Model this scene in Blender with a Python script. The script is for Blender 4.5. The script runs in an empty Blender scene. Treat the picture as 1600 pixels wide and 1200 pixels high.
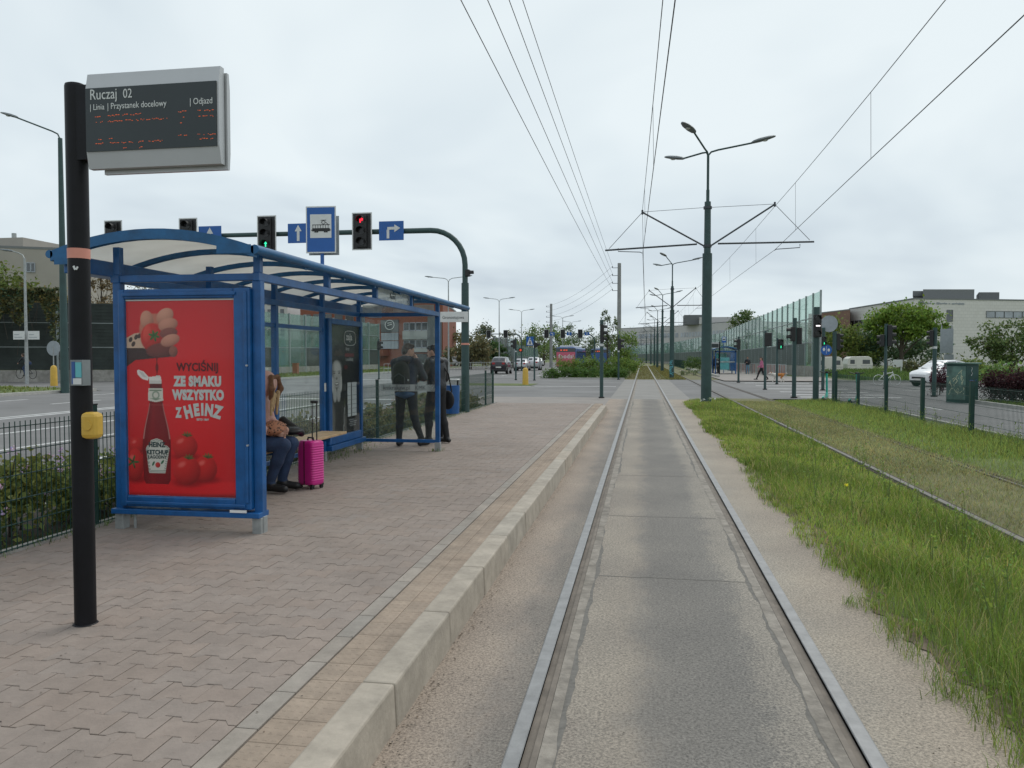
import bpy, math, random, zlib
import numpy as np
from mathutils import Vector, Matrix
R = math.radians
random.seed(7); rng = np.random.default_rng(7)
scene = bpy.context.scene
C = scene.collection
# ------------------------------------------------------------------ camera
CAMZ, FPX, YAW, PITCH, HZ = 1.69, 1230.0, R(9.42), R(1.956), 558.0
cam = bpy.data.cameras.new('camera'); cam.sensor_width = 36; cam.lens = FPX/1600*36
cam.clip_start = 0.05; cam.clip_end = 6000
camo = bpy.data.objects.new('camera', cam); C.objects.link(camo)
camo.location = (0, 0, CAMZ); camo.rotation_euler = (R(90)-PITCH, 0, YAW)
scene.camera = camo
# ------------------------------------------------------------------ overcast sky
world = bpy.data.worlds.new('World'); scene.world = world; world.use_nodes = True
wt = world.node_tree; wn = wt.nodes; wl = wt.links; wn.clear()
SUN_EL, SUN_AZ = R(52), R(-120)
def wnode(t, **k):
    n = wn.new(t)
    for a, b in k.items(): setattr(n, a, b)
    return n
sky = wnode('ShaderNodeTexSky', sky_type='NISHITA'); sky.sun_disc = False
sky.sun_elevation = SUN_EL; sky.sun_rotation = R(150); sky.air_density = 1.0; sky.dust_density = 3.0
skm = wnode('ShaderNodeVectorMath', operation='SCALE'); skm.inputs['Scale'].default_value = 0.10
wl.new(sky.outputs[0], skm.inputs[0])
tc = wnode('ShaderNodeTexCoord')
sep = wnode('ShaderNodeSeparateXYZ'); wl.new(tc.outputs['Generated'], sep.inputs[0])
mz = wnode('ShaderNodeMath', operation='MAXIMUM'); wl.new(sep.outputs[2], mz.inputs[0]); mz.inputs[1].default_value = 0.0
az = wnode('ShaderNodeMath', operation='ADD'); wl.new(mz.outputs[0], az.inputs[0]); az.inputs[1].default_value = 0.22
dv = wnode('ShaderNodeVectorMath', operation='DIVIDE'); wl.new(tc.outputs['Generated'], dv.inputs[0])
cmb = wnode('ShaderNodeCombineXYZ')
for i in range(3): wl.new(az.outputs[0], cmb.inputs[i])
wl.new(cmb.outputs[0], dv.inputs[1])
nz = wnode('ShaderNodeTexNoise'); nz.inputs['Scale'].default_value = 0.75; nz.inputs['Detail'].default_value = 4
nz.inputs['Roughness'].default_value = 0.55; nz.inputs['Distortion'].default_value = 0.4
wl.new(dv.outputs[0], nz.inputs['Vector'])
cr = wnode('ShaderNodeValToRGB'); wl.new(nz.outputs[0], cr.inputs[0])
cr.color_ramp.elements[0].position = 0.33; cr.color_ramp.elements[0].color = (0.61, 0.695, 0.765, 1)
cr.color_ramp.elements[1].position = 0.62; cr.color_ramp.elements[1].color = (0.87, 0.95, 0.98, 1)
e = cr.color_ramp.elements.new(0.47); e.color = (0.75, 0.84, 0.89, 1)
mx = wnode('ShaderNodeMixRGB'); mx.inputs[0].default_value = 0.93
wl.new(skm.outputs[0], mx.inputs[1]); wl.new(cr.outputs[0], mx.inputs[2])
bg = wnode('ShaderNodeBackground'); bg.inputs[1].default_value = 1.0; wl.new(mx.outputs[0], bg.inputs[0])
wo = wnode('ShaderNodeOutputWorld'); wl.new(bg.outputs[0], wo.inputs[0])
sun = bpy.data.lights.new('sun', 'SUN'); sun.energy = 1.35; sun.angle = R(40); sun.color = (1, 0.96, 0.9)
suno = bpy.data.objects.new('sun', sun); C.objects.link(suno); suno.rotation_euler = (R(90)-SUN_EL, 0, R(150))
scene.view_settings.view_transform = 'Standard'; scene.view_settings.look = 'None'
scene.view_settings.exposure = 0.0; scene.view_settings.gamma = 1.0; scene.view_settings.use_curve_mapping = False
scene.cycles.transparent_max_bounces = 24; scene.cycles.max_bounces = 6
# ------------------------------------------------------------------ where things stand
def at(u, d, z=0.0):
    """ground point seen in column u of the photograph at camera depth d (metres)"""
    xc = (u-800)/FPX*d
    return (xc*math.cos(YAW)-d*math.sin(YAW), xc*math.sin(YAW)+d*math.cos(YAW), z)
def zat(v, d): return CAMZ+(HZ-v)/FPX*d
# ------------------------------------------------------------------ materials
MATS = {}
def lin(c):
    return tuple((x/12.92 if x <= .04045 else ((x+.055)/1.055)**2.4) for x in (c[0]/255, c[1]/255, c[2]/255))
def newmat(name):
    m = bpy.data.materials.new(name); m.use_nodes = True; MATS[name] = m
    nt = m.node_tree
    return m, nt, nt.nodes['Principled BSDF']
def mat(name, col, rough=.6, metal=0., var=.12, scale=6., bump=0., spec=.5, emit=0., attr=None, detail=5., world=False, coat=0., stain=0., stscale=.7):
    """base colour with two scales of noise; attr = per-piece tint attribute"""
    m, nt, b = newmat(name); N, L = nt.nodes, nt.links
    b.inputs['Roughness'].default_value = rough; b.inputs['Metallic'].default_value = metal
    b.inputs['Specular IOR Level'].default_value = spec
    if coat: b.inputs['Coat Weight'].default_value = coat
    tx = N.new('ShaderNodeTexCoord')
    src = tx.outputs['Object']
    if world:
        g = N.new('ShaderNodeNewGeometry'); src = g.outputs['Position']
    n = N.new('ShaderNodeTexNoise'); n.inputs['Scale'].default_value = scale; n.inputs['Detail'].default_value = detail
    n.inputs['Roughness'].default_value = .65
    L.new(src, n.inputs['Vector'])
    r = N.new('ShaderNodeValToRGB'); L.new(n.outputs[0], r.inputs[0])
    r.color_ramp.elements[0].position = .3; r.color_ramp.elements[1].position = .7
    r.color_ramp.elements[0].color = tuple(max(0, x*(1-var)) for x in col)+(1,)
    r.color_ramp.elements[1].color = tuple(x*(1+var) for x in col)+(1,)
    out = r.outputs[0]
    if stain:
        ns_ = N.new('ShaderNodeTexNoise'); ns_.inputs['Scale'].default_value = stscale; ns_.inputs['Detail'].default_value = 8; ns_.inputs['Roughness'].default_value = .7; L.new(src, ns_.inputs['Vector'])
        rs_ = N.new('ShaderNodeValToRGB'); rs_.color_ramp.elements[0].position = .36; rs_.color_ramp.elements[1].position = .58; rs_.color_ramp.elements[0].color = (1-stain, 1-stain*1.02, 1-stain*1.06, 1); rs_.color_ramp.elements[1].color = (1+stain*.25,)*3+(1,); L.new(ns_.outputs[0], rs_.inputs[0])
        mq = N.new('ShaderNodeMixRGB'); mq.blend_type = 'MULTIPLY'; mq.inputs[0].default_value = 1; L.new(out, mq.inputs[1]); L.new(rs_.outputs[0], mq.inputs[2]); out = mq.outputs[0]
    if attr:
        a = N.new('ShaderNodeAttribute'); a.attribute_name = attr
        mr = N.new('ShaderNodeMixRGB'); mr.blend_type = 'MULTIPLY'; mr.inputs[0].default_value = 1
        L.new(out, mr.inputs[1]); L.new(a.outputs['Color'], mr.inputs[2]); out = mr.outputs[0]
    L.new(out, b.inputs['Base Color'])
    if bump:
        n2 = N.new('ShaderNodeTexNoise'); n2.inputs['Scale'].default_value = scale*6; n2.inputs['Detail'].default_value = 4
        L.new(src, n2.inputs['Vector'])
        bp = N.new('ShaderNodeBump'); bp.inputs['Strength'].default_value = bump; bp.inputs['Distance'].default_value = .01
        L.new(n2.outputs[0], bp.inputs['Height']); L.new(bp.outputs[0], b.inputs['Normal'])
    if emit:
        b.inputs['Emission Color'].default_value = tuple(col)+(1,); b.inputs['Emission Strength'].default_value = emit
    return m
def vcol(name, rough=.5, trans=0.):
    """print or leaf: colour straight from the mesh attribute 'col'"""
    m, nt, b = newmat(name); N, L = nt.nodes, nt.links
    a = N.new('ShaderNodeAttribute'); a.attribute_name = 'col'
    L.new(a.outputs['Color'], b.inputs['Base Color']); b.inputs['Roughness'].default_value = rough
    b.inputs['Specular IOR Level'].default_value = .25 if trans else .5
    if trans:
        t = N.new('ShaderNodeBsdfTranslucent'); L.new(a.outputs['Color'], t.inputs[0])
        mix = N.new('ShaderNodeMixShader'); mix.inputs[0].default_value = trans
        L.new(b.outputs[0], mix.inputs[1]); L.new(t.outputs[0], mix.inputs[2])
        L.new(mix.outputs[0], N['Material Output'].inputs[0])
    return m
def glass(name, tint, dirt=.06, dirtcol=(.5, .5, .5), gloss=.12):
    m, nt, b = newmat(name); N, L = nt.nodes, nt.links
    t = N.new('ShaderNodeBsdfTransparent'); t.inputs[0].default_value = tint+(1,)
    g = N.new('ShaderNodeBsdfGlossy'); g.inputs['Roughness'].default_value = .03
    lw = N.new('ShaderNodeLayerWeight'); lw.inputs[0].default_value = .5
    pw_ = N.new('ShaderNodeMath'); pw_.operation = 'POWER'; L.new(lw.outputs['Facing'], pw_.inputs[0]); pw_.inputs[1].default_value = 4.
    mu = N.new('ShaderNodeMath'); mu.operation = 'MULTIPLY_ADD'; L.new(pw_.outputs[0], mu.inputs[0])
    mu.inputs[1].default_value = .45; mu.inputs[2].default_value = gloss*.25
    m1 = N.new('ShaderNodeMixShader'); L.new(mu.outputs[0], m1.inputs[0]); L.new(t.outputs[0], m1.inputs[1]); L.new(g.outputs[0], m1.inputs[2])
    d = N.new('ShaderNodeBsdfDiffuse'); d.inputs[0].default_value = dirtcol+(1,)
    n = N.new('ShaderNodeTexNoise'); n.inputs['Scale'].default_value = 1.7; n.inputs['Detail'].default_value = 6
    tx = N.new('ShaderNodeTexCoord'); mp = N.new('ShaderNodeMapping'); mp.inputs['Scale'].default_value = (3, 3, .5)
    L.new(tx.outputs['Object'], mp.inputs[0]); L.new(mp.outputs[0], n.inputs['Vector'])
    mm = N.new('ShaderNodeMath'); mm.operation = 'MULTIPLY'; L.new(n.outputs[0], mm.inputs[0]); mm.inputs[1].default_value = dirt*2
    m2 = N.new('ShaderNodeMixShader'); L.new(mm.outputs[0], m2.inputs[0]); L.new(m1.outputs[0], m2.inputs[1]); L.new(d.outputs[0], m2.inputs[2])
    L.new(m2.outputs[0], N['Material Output'].inputs[0])
    return m
M = MATS
mat('blue', (.005, .088, .275), .42, var=.14, scale=3, bump=.05, coat=.1, stain=.25, stscale=5)
mat('blue_roof', (.006, .10, .25), .45, var=.2, scale=4, stain=.3, stscale=3)
mat('bin_blue', (.01, .085, .27), .4, var=.1)
mat('sign_blue', (.008, .095, .35), .35, var=.05)
mat('white_paint', (.74, .75, .75), .4, var=.05)
mat('sign_white', (.62, .63, .62), .4, var=.06)
mat('black_pole', (.006, .006, .0085), .5, stain=.35, stscale=4, var=.3, scale=3, bump=.04, spec=.25)
mat('black', (.012, .012, .013), .5, var=.2)
mat('rubber', (.015, .015, .016), .85)
mat('green_pole', (.026, .062, .060), .5, var=.2, scale=2.5, bump=.05)
mat('fence_green', (.006, .042, .032), .5, var=.15, scale=5)
mat('grey_steel', (.22, .24, .25), .45, .5, var=.15)
mat('galv', (.34, .36, .36), .5, .4, var=.2, scale=10)
mat('dark_steel', (.055, .065, .075), .5, .3, var=.2)
mat('wire', (.05, .055, .06), .6, .3)
mat('lamp_grey', (.16, .18, .19), .5, .2, var=.15)
mat('alu', (.46, .47, .48), .4, .35, var=.05, scale=2)
mat('screen', (.014, .024, .027), .3, var=.25, scale=1.2)
mat('led', (.8, .13, .035), .5, emit=.22)
mat('screen_text', (.62, .64, .63), .5, var=.02)
mat('yellow', (.56, .35, .05), .5, var=.12, bump=.03)
mat('tape', (.60, .25, .19), .6, var=.08)
mat('paper', (.6, .62, .62), .6)
mat('paper_blue', (.03, .09, .28), .5)
mat('paper_teal', (.12, .42, .46), .5)
mat('wood', (.46, .31, .17), .55, var=.22, scale=9, bump=.1)
mat('concrete', (.30, .29, .265), .85, stain=.25, stscale=1.2, var=.2, scale=4, bump=.3)
mat('concrete_light', (.40, .39, .36), .85, var=.15, scale=3, bump=.2)
mat('pole_concrete', (.27, .275, .27), .85, var=.15, scale=2)
mat('asphalt', (.165, .162, .160), .85, stain=.18, stscale=.12, var=.22, scale=.35, bump=.25, world=True, detail=10)
mat('crossing', (.225, .215, .20), .85, var=.14, scale=.7, bump=.2, world=True, detail=9)
mat('path', (.25, .225, .205), .85, var=.12, scale=.8, bump=.2, world=True, detail=8)
mat('marking', (.50, .50, .49), .7, var=.25, scale=3, world=True)
mat('grass_ground', (.095, .125, .030), .9, var=.35, scale=.9, bump=.3, world=True, detail=9)
mat('stem_green', (.11, .15, .04), .7, var=.3, scale=3)
mat('dirt', (.15, .115, .082), .95, var=.4, scale=7, bump=.5, world=True)
mat('dry_ground', (.13, .125, .050), .9, var=.3, scale=1.3, bump=.3, world=True, detail=9)
mat('soil', (.045, .034, .025), .95, var=.4, scale=5, bump=.6, world=True)
mat('kerb', (.37, .325, .268), .8, var=.2, stain=.15, stscale=2.2, scale=7, bump=.25, attr='tint', detail=9)
mat('paver', (.262, .214, .183), .85, var=.11, scale=9, bump=.4, stain=.13, stscale=.9, attr='tint', world=True, detail=9)
mat('tactile', (.305, .24, .185), .85, var=.16, stain=.18, stscale=1.3, scale=9, bump=.3, attr='tint', world=True, detail=8)
mat('edging', (.285, .252, .218), .85, var=.15, stain=.15, stscale=1.3, scale=9, bump=.3, attr='tint', world=True, detail=8)
mat('sand', (.215, .175, .148), .95, var=.25, scale=6, bump=.3, world=True)
mat('rail', (.25, .25, .25), .5, .35, var=.2, scale=8)
mat('rail_side', (.17, .145, .12), .85, .0, var=.3, scale=6)
mat('far_rail', (.15, .14, .125), .7, .1, var=.2)
mat('red_glass', (.06, .008, .008), .3); mat('lens_dark', (.012, .012, .014), .25)
mat('lit_red', (1, .02, .05), .4, emit=1.3); mat('lit_green', (.04, .9, .45), .4, emit=1.2); mat('lit_white', (1, .93, .95), .4, emit=1.6)
mat('lit_orange', (.9, .10, .03), .4, emit=.45)
mat('skin', (.47, .27, .20), .55, var=.06); mat('hair_brown', (.045, .027, .016), .6, var=.3, scale=30, bump=.3); mat('hair_black', (.011, .010, .010), .5, var=.3, scale=30, bump=.3)
mat('hair_blond', (.42, .29, .15), .6, var=.3, scale=30, bump=.4); mat('fur', (.17, .085, .045), .9, var=.4, scale=40, bump=.8)
mat('jacket_navy', (.020, .023, .038), .7, var=.25, scale=5, bump=1.); mat('jacket_black', (.015, .016, .020), .5, var=.25, scale=4, bump=1.)
mat('jacket_pink', (.52, .30, .25), .5, var=.16, scale=3.5, bump=1.); mat('jacket_rose', (.42, .12, .22), .7); mat('shirt_blue', (.045, .09, .17), .8)
mat('jeans', (.022, .042, .095), .85, var=.3, scale=9, bump=.3); mat('jeans_light', (.19, .32, .42), .85, var=.1); mat('trousers_black', (.011, .011, .013), .8, var=.2, scale=6, bump=.3)
mat('shoe', (.010, .010, .011), .5); mat('backpack', (.013, .013, .015), .75, var=.3, scale=12, bump=.4); mat('leather_black', (.010, .010, .011), .4)
mat('magenta', (.60, .022, .25), .32, var=.06, coat=.2)
mat('orange_fur', (.42, .17, .045), .9, var=.2); mat('white_fur', (.62, .58, .52), .9)
mat('car_dark', (.014, .012, .018), .25, .3, coat=.6); mat('car_silver', (.42, .43, .45), .3, .4, coat=.4); mat('car_white', (.68, .69, .70), .3, coat=.5); mat('car_blue', (.03, .08, .2), .3, coat=.5); mat('car_grey', (.16, .17, .18), .3, .3, coat=.4)
mat('car_glass', (.02, .025, .03), .08, spec=.8); mat('tail_red', (.35, .012, .015), .3); mat('headlight', (.6, .62, .65), .2); mat('plate', (.62, .62, .58), .5)
mat('bus_blue', (.02, .08, .26), .35, coat=.3); mat('bus_pink', (.55, .11, .17), .4); mat('bus_white', (.6, .62, .66), .4)
mat('teal', (.03, .42, .34), .4); mat('caravan', (.62, .60, .55), .45, var=.05)
mat('cab_green', (.085, .155, .13), .6, var=.45, scale=3.5); mat('cab_dark', (.012, .055, .048), .6, var=.3, scale=3); mat('graf', (.42, .44, .30), .6, var=.3, scale=20); mat('graf_blue', (.04, .1, .28), .6); mat('graf_cyan', (.15, .50, .58), .6)
mat('bld_grey', (.34, .315, .28), .85, var=.06, scale=.4); mat('bld_brown', (.19, .105, .075), .8, var=.12, scale=.5); mat('bld_orange', (.22, .075, .045), .8, var=.12, scale=.6); mat('bld_slate', (.13, .14, .145), .7, var=.1); mat('bld_pale', (.33, .34, .33), .7, var=.1, scale=.5); mat('bld_far', (.48, .47, .46), .85, var=.06, scale=.2)
mat('win', (.065, .075, .085), .15, spec=.8, var=.4, scale=.25); mat('win_light', (.33, .36, .40), .25, var=.25, scale=.3); mat('roof_grey', (.17, .18, .185), .7, var=.08); mat('sign_grey', (.30, .33, .36), .5, .2)
mat('bark', (.060, .047, .036), .9, var=.35, scale=8, bump=.6); mat('brick', (.30, .12, .07), .85)
mat('slat', (.030, .040, .036), .8, var=.3, scale=1.2); mat('slat_green', (.095, .125, .115), .75, var=.2, scale=1.5); mat('bar_post', (.27, .31, .31), .5, .3, var=.12)
mat('barrier_red', (.36, .10, .085), .6, var=.1)
vcol('print', .35); vcol('leaf', .6, .4); vcol('blade', .65, .35)
glass('glass', (.95, .985, .98), .018, (.55, .6, .6), .10)
glass('glass_pale', (.80, .86, .86), .35, (.50, .56, .57), .25)
glass('case_glass', (.97, .985, .98), .008, (.5, .5, .5), .02)
glass('glass_green', (.76, .89, .84), .13, (.42, .55, .50), .25)
glass('glass_green_dusty', (.60, .77, .71), .25, (.27, .39, .35), .25)
glass('frost', (.8, .84, .84), .38, (.62, .66, .66), .1)
# translucent roof sheet
m, nt, b = newmat('roof_sheet'); b.inputs['Base Color'].default_value = (.44, .42, .38, 1); b.inputs['Roughness'].default_value = .5
tr = nt.nodes.new('ShaderNodeBsdfTranslucent'); ms = nt.nodes.new('ShaderNodeMixShader'); ms.inputs[0].default_value = .72
nn = nt.nodes.new('ShaderNodeTexNoise'); nn.inputs['Scale'].default_value = 2.2; nn.inputs['Detail'].default_value = 6
rr = nt.nodes.new('ShaderNodeValToRGB'); rr.color_ramp.elements[0].color = (.62, .605, .565, 1); rr.color_ramp.elements[1].color = (.86, .85, .81, 1)
nt.links.new(nn.outputs[0], rr.inputs[0]); nt.links.new(rr.outputs[0], tr.inputs[0]); nt.links.new(rr.outputs[0], b.inputs['Base Color'])
nt.links.new(b.outputs[0], ms.inputs[1]); nt.links.new(tr.outputs[0], ms.inputs[2]); nt.links.new(ms.outputs[0], nt.nodes['Material Output'].inputs[0])
# leopard print
m, nt, b = newmat('leopard'); vo = nt.nodes.new('ShaderNodeTexVoronoi'); vo.inputs['Scale'].default_value = 38
rp = nt.nodes.new('ShaderNodeValToRGB'); rp.color_ramp.elements[0].color = (.02, .012, .01, 1); rp.color_ramp.elements[0].position = .32
rp.color_ramp.elements[1].color = (.33, .14, .075, 1); rp.color_ramp.elements[1].position = .42
tx = nt.nodes.new('ShaderNodeTexCoord'); nt.links.new(tx.outputs['Object'], vo.inputs['Vector']); nt.links.new(vo.outputs['Distance'], rp.inputs[0]); nt.links.new(rp.outputs[0], b.inputs['Base Color']); b.inputs['Roughness'].default_value = .8
# stone cladding of the big white building
m, nt, b = newmat('cladding'); bk = nt.nodes.new('ShaderNodeTexBrick'); bk.inputs['Color1'].default_value = (.60, .585, .555, 1); bk.inputs['Color2'].default_value = (.64, .625, .595, 1)
bk.inputs['Mortar'].default_value = (.50, .49, .465, 1); bk.inputs['Scale'].default_value = 1; bk.inputs['Brick Width'].default_value = 1.1; bk.inputs['Row Height'].default_value = .62; bk.inputs['Mortar Size'].default_value = .03
tx = nt.nodes.new('ShaderNodeTexCoord'); sp = nt.nodes.new('ShaderNodeSeparateXYZ'); cb = nt.nodes.new('ShaderNodeCombineXYZ'); ad = nt.nodes.new('ShaderNodeMath'); ad.operation = 'ADD'
nt.links.new(tx.outputs['Object'], sp.inputs[0]); nt.links.new(sp.outputs[0], ad.inputs[0]); nt.links.new(sp.outputs[1], ad.inputs[1]); nt.links.new(ad.outputs[0], cb.inputs[0]); nt.links.new(sp.outputs[2], cb.inputs[1]); nt.links.new(cb.outputs[0], bk.inputs['Vector']); nt.links.new(bk.outputs[0], b.inputs['Base Color']); b.inputs['Roughness'].default_value = .8
# track slab: aggregate asphalt down the middle, pale mortar along both rails, tan dust on the outer margins
RL, RR_ = -.525, .965
m, nt, b = newmat('slab'); N, L = nt.nodes, nt.links
g = N.new('ShaderNodeNewGeometry'); sp = N.new('ShaderNodeSeparateXYZ'); L.new(g.outputs['Position'], sp.inputs[0])
mp = N.new('ShaderNodeMapping'); mp.inputs['Scale'].default_value = (1.6, .8, 1); L.new(g.outputs['Position'], mp.inputs[0])
n1 = N.new('ShaderNodeTexNoise'); n1.inputs['Scale'].default_value = 1.6; n1.inputs['Detail'].default_value = 9; n1.inputs['Roughness'].default_value = .72; L.new(mp.outputs[0], n1.inputs['Vector'])
ma = N.new('ShaderNodeMath'); ma.operation = 'MULTIPLY_ADD'; L.new(n1.outputs[0], ma.inputs[0]); ma.inputs[1].default_value = .62; L.new(sp.outputs[0], ma.inputs[2])
n2 = N.new('ShaderNodeTexNoise'); n2.inputs['Scale'].default_value = 70; n2.inputs['Detail'].default_value = 8; n2.inputs['Roughness'].default_value = .8; L.new(g.outputs['Position'], n2.inputs['Vector'])
ma2 = N.new('ShaderNodeMath'); ma2.operation = 'MULTIPLY_ADD'; L.new(n2.outputs[0], ma2.inputs[0]); ma2.inputs[1].default_value = .55; L.new(ma.outputs[0], ma2.inputs[2])
mr = N.new('ShaderNodeMapRange'); mr.inputs['From Min'].default_value = -1.2+.585; mr.inputs['From Max'].default_value = 1.9+.585; L.new(ma2.outputs[0], mr.inputs['Value'])
rp = N.new('ShaderNodeValToRGB'); L.new(mr.outputs[0], rp.inputs[0]); el = rp.color_ramp.elements
def xs(x): return (x+1.2)/3.1
stops = [(-1.15, (.335, .275, .228)), (-.82, (.32, .27, .228)), (-.70, (.25, .22, .195)), (-.58, (.205, .187, .168)), (-.40, (.285, .25, .215)), (-.28, (.30, .268, .23)), (-.10, (.30, .265, .225)),
         (.06, (.205, .191, .175)), (.16, (.185, .174, .161)), (.54, (.19, .18, .167)), (.66, (.27, .248, .218)), (.95, (.33, .30, .26)), (1.15, (.335, .295, .247)), (1.6, (.335, .282, .23))]
el[0].position = xs(stops[0][0]); el[0].color = stops[0][1]+(1,); el[1].position = xs(stops[-1][0]); el[1].color = stops[-1][1]+(1,)
for x, c in stops[1:-1]: q = el.new(xs(x)); q.color = c+(1,)
r2 = N.new('ShaderNodeValToRGB'); L.new(n2.outputs[0], r2.inputs[0]); r2.color_ramp.elements[0].position = .38; r2.color_ramp.elements[0].color = (.30, .30, .30, 1); r2.color_ramp.elements[1].position = .60; r2.color_ramp.elements[1].color = (1.3, 1.29, 1.27, 1)
mu = N.new('ShaderNodeMixRGB'); mu.blend_type = 'MULTIPLY'; mu.inputs[0].default_value = .85; L.new(rp.outputs[0], mu.inputs[1]); L.new(r2.outputs[0], mu.inputs[2])
n3 = N.new('ShaderNodeTexNoise'); n3.inputs['Scale'].default_value = .9; n3.inputs['Detail'].default_value = 9; L.new(g.outputs['Position'], n3.inputs['Vector'])
r3 = N.new('ShaderNodeValToRGB'); L.new(n3.outputs[0], r3.inputs[0]); r3.color_ramp.elements[0].position = .35; r3.color_ramp.elements[0].color = (.86, .85, .84, 1); r3.color_ramp.elements[1].position = .65; r3.color_ramp.elements[1].color = (1.12, 1.1, 1.06, 1)
m3 = N.new('ShaderNodeMixRGB'); m3.blend_type = 'MULTIPLY'; m3.inputs[0].default_value = .9; L.new(mu.outputs[0], m3.inputs[1]); L.new(r3.outputs[0], m3.inputs[2])
L.new(m3.outputs[0], b.inputs['Base Color']); b.inputs['Roughness'].default_value = .85
bp = N.new('ShaderNodeBump'); bp.inputs['Strength'].default_value = .35; bp.inputs['Distance'].default_value = .006; L.new(n2.outputs[0], bp.inputs['Height']); L.new(bp.outputs[0], b.inputs['Normal'])
mat('mortar', (.255, .228, .195), .85, var=.25, stain=.35, stscale=4, scale=14, bump=.4, world=True, detail=9)
mat('crack', (.15, .14, .125), .9, var=.3, scale=20, world=True)
# ------------------------------------------------------------------ mesh helpers
class MB:
    def __init__(s): s.v = []; s.f = []
    def add(s, vs, fs):
        o = len(s.v); s.v += [tuple(p) for p in vs]; s.f += [tuple(i+o for i in f) for f in fs]; return s
    def box(s, x0, x1, y0, y1, z0, z1):
        return s.add([(x0, y0, z0), (x1, y0, z0), (x1, y1, z0), (x0, y1, z0), (x0, y0, z1), (x1, y0, z1), (x1, y1, z1), (x0, y1, z1)],
                     [(0, 3, 2, 1), (4, 5, 6, 7), (0, 1, 5, 4), (1, 2, 6, 5), (2, 3, 7, 6), (3, 0, 4, 7)])
    def beam(s, a, b, w, h, up=(0, 0, 1)):
        a, b = Vector(a), Vector(b); d = (b-a).normalized(); u = Vector(up)
        if abs(d.dot(u)) > .99: u = Vector((0, 1, 0))
        r = d.cross(u).normalized(); u = r.cross(d)
        vs = [p+r*(sx*w/2)+u*(sz*h/2) for p in (a, b) for sx, sz in ((-1, -1), (1, -1), (1, 1), (-1, 1))]
        return s.add(vs, [(0, 1, 2, 3), (7, 6, 5, 4), (0, 4, 5, 1), (1, 5, 6, 2), (2, 6, 7, 3), (3, 7, 4, 0)])
    def tube(s, pts, r, n=8, caps=True):
        pts = [Vector(p) for p in pts]; rs = r if isinstance(r, (list, tuple)) else [r]*len(pts)
        o = len(s.v); prev = None
        for i, p in enumerate(pts):
            d = (pts[min(i+1, len(pts)-1)]-pts[max(i-1, 0)]).normalized()
            if prev is None:
                ref = Vector((0, 0, 1)) if abs(d.z) < .9 else Vector((1, 0, 0)); a = d.cross(ref).normalized()
            else: a = (prev-d*prev.dot(d)).normalized()
            prev = a; b = d.cross(a)
            for k in range(n):
                t = 2*math.pi*k/n; s.v.append(tuple(p+(a*math.cos(t)+b*math.sin(t))*rs[i]))
        for i in range(len(pts)-1):
            for k in range(n):
                k2 = (k+1) % n; s.f.append((o+i*n+k, o+i*n+k2, o+(i+1)*n+k2, o+(i+1)*n+k))
        if caps:
            s.f.append(tuple(o+k for k in range(n))[::-1]); s.f.append(tuple(o+(len(pts)-1)*n+k for k in range(n)))
        return s
    def prism(s, poly, h, M4=None):
        """poly in xy, extruded from z=0 to h, then M4"""
        n = len(poly); M4 = M4 or Matrix(); vs = [M4 @ Vector((x, y, z)) for z in (0, h) for x, y in poly]
        return s.add(vs, [tuple(range(n))[::-1], tuple(range(n, 2*n))]+[(i, (i+1) % n, n+(i+1) % n, n+i) for i in range(n)])
    def ell(s, c, r, n=10, m=6):
        o = len(s.v); c = Vector(c)
        for i in range(m+1):
            t = math.pi*i/m
            for k in range(n):
                a = 2*math.pi*k/n; s.v.append((c.x+r[0]*math.sin(t)*math.cos(a), c.y+r[1]*math.sin(t)*math.sin(a), c.z+r[2]*math.cos(t)))
        for i in range(m):
            for k in range(n):
                k2 = (k+1) % n; s.f.append((o+i*n+k, o+(i+1)*n+k, o+(i+1)*n+k2, o+i*n+k2))
        return s
    def mesh(s, name): 
        me = bpy.data.meshes.new(name); me.from_pydata(s.v, [], s.f); me.validate(); me.update(); return me
    def obj(s, name, m, parent=None, smooth=False, bevel=0., loc=None, rot=None):
        return link(name, s.mesh(name), m, parent, smooth, bevel, loc, rot)
def link(name, me, m, parent=None, smooth=False, bevel=0., loc=None, rot=None):
    o = bpy.data.objects.new(name, me); C.objects.link(o)
    if m is not None and not me.materials:
        for q in ([m] if isinstance(m, str) else m): me.materials.append(MATS[q])
    if parent is not None: o.parent = parent
    if loc is not None: o.location = loc
    if rot is not None: o.rotation_euler = rot
    if smooth:
        me.polygons.foreach_set('use_smooth', [True]*len(me.polygons)); me.set_sharp_from_angle(angle=R(38))
    if bevel:
        bm = o.modifiers.new('bevel', 'BEVEL'); bm.width = bevel; bm.segments = 2; bm.limit_method = 'ANGLE'
    return o
def box(name, m, parent, x0, x1, y0, y1, z0, z1, bevel=0.): return MB().box(x0, x1, y0, y1, z0, z1).obj(name, m, parent, bevel=bevel)
def tag(o, label=None, cat=None, group=None, kind=None):
    if label: o['label'] = label
    if cat: o['category'] = cat
    if group: o['group'] = group
    if kind: o['kind'] = kind
    return o
def T(name, label, cat, loc=(0, 0, 0), rz=0., group=None):
    o = bpy.data.objects.new(name, None); C.objects.link(o); o.location = loc; o.rotation_euler = (0, 0, rz); o.empty_display_size = .2
    return tag(o, label, cat, group)
def copy_tree(o, parent=None):
    c = o.copy(); C.objects.link(c); c.parent = parent
    for ch in list(o.children): copy_tree(ch, c)
    return c
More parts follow.
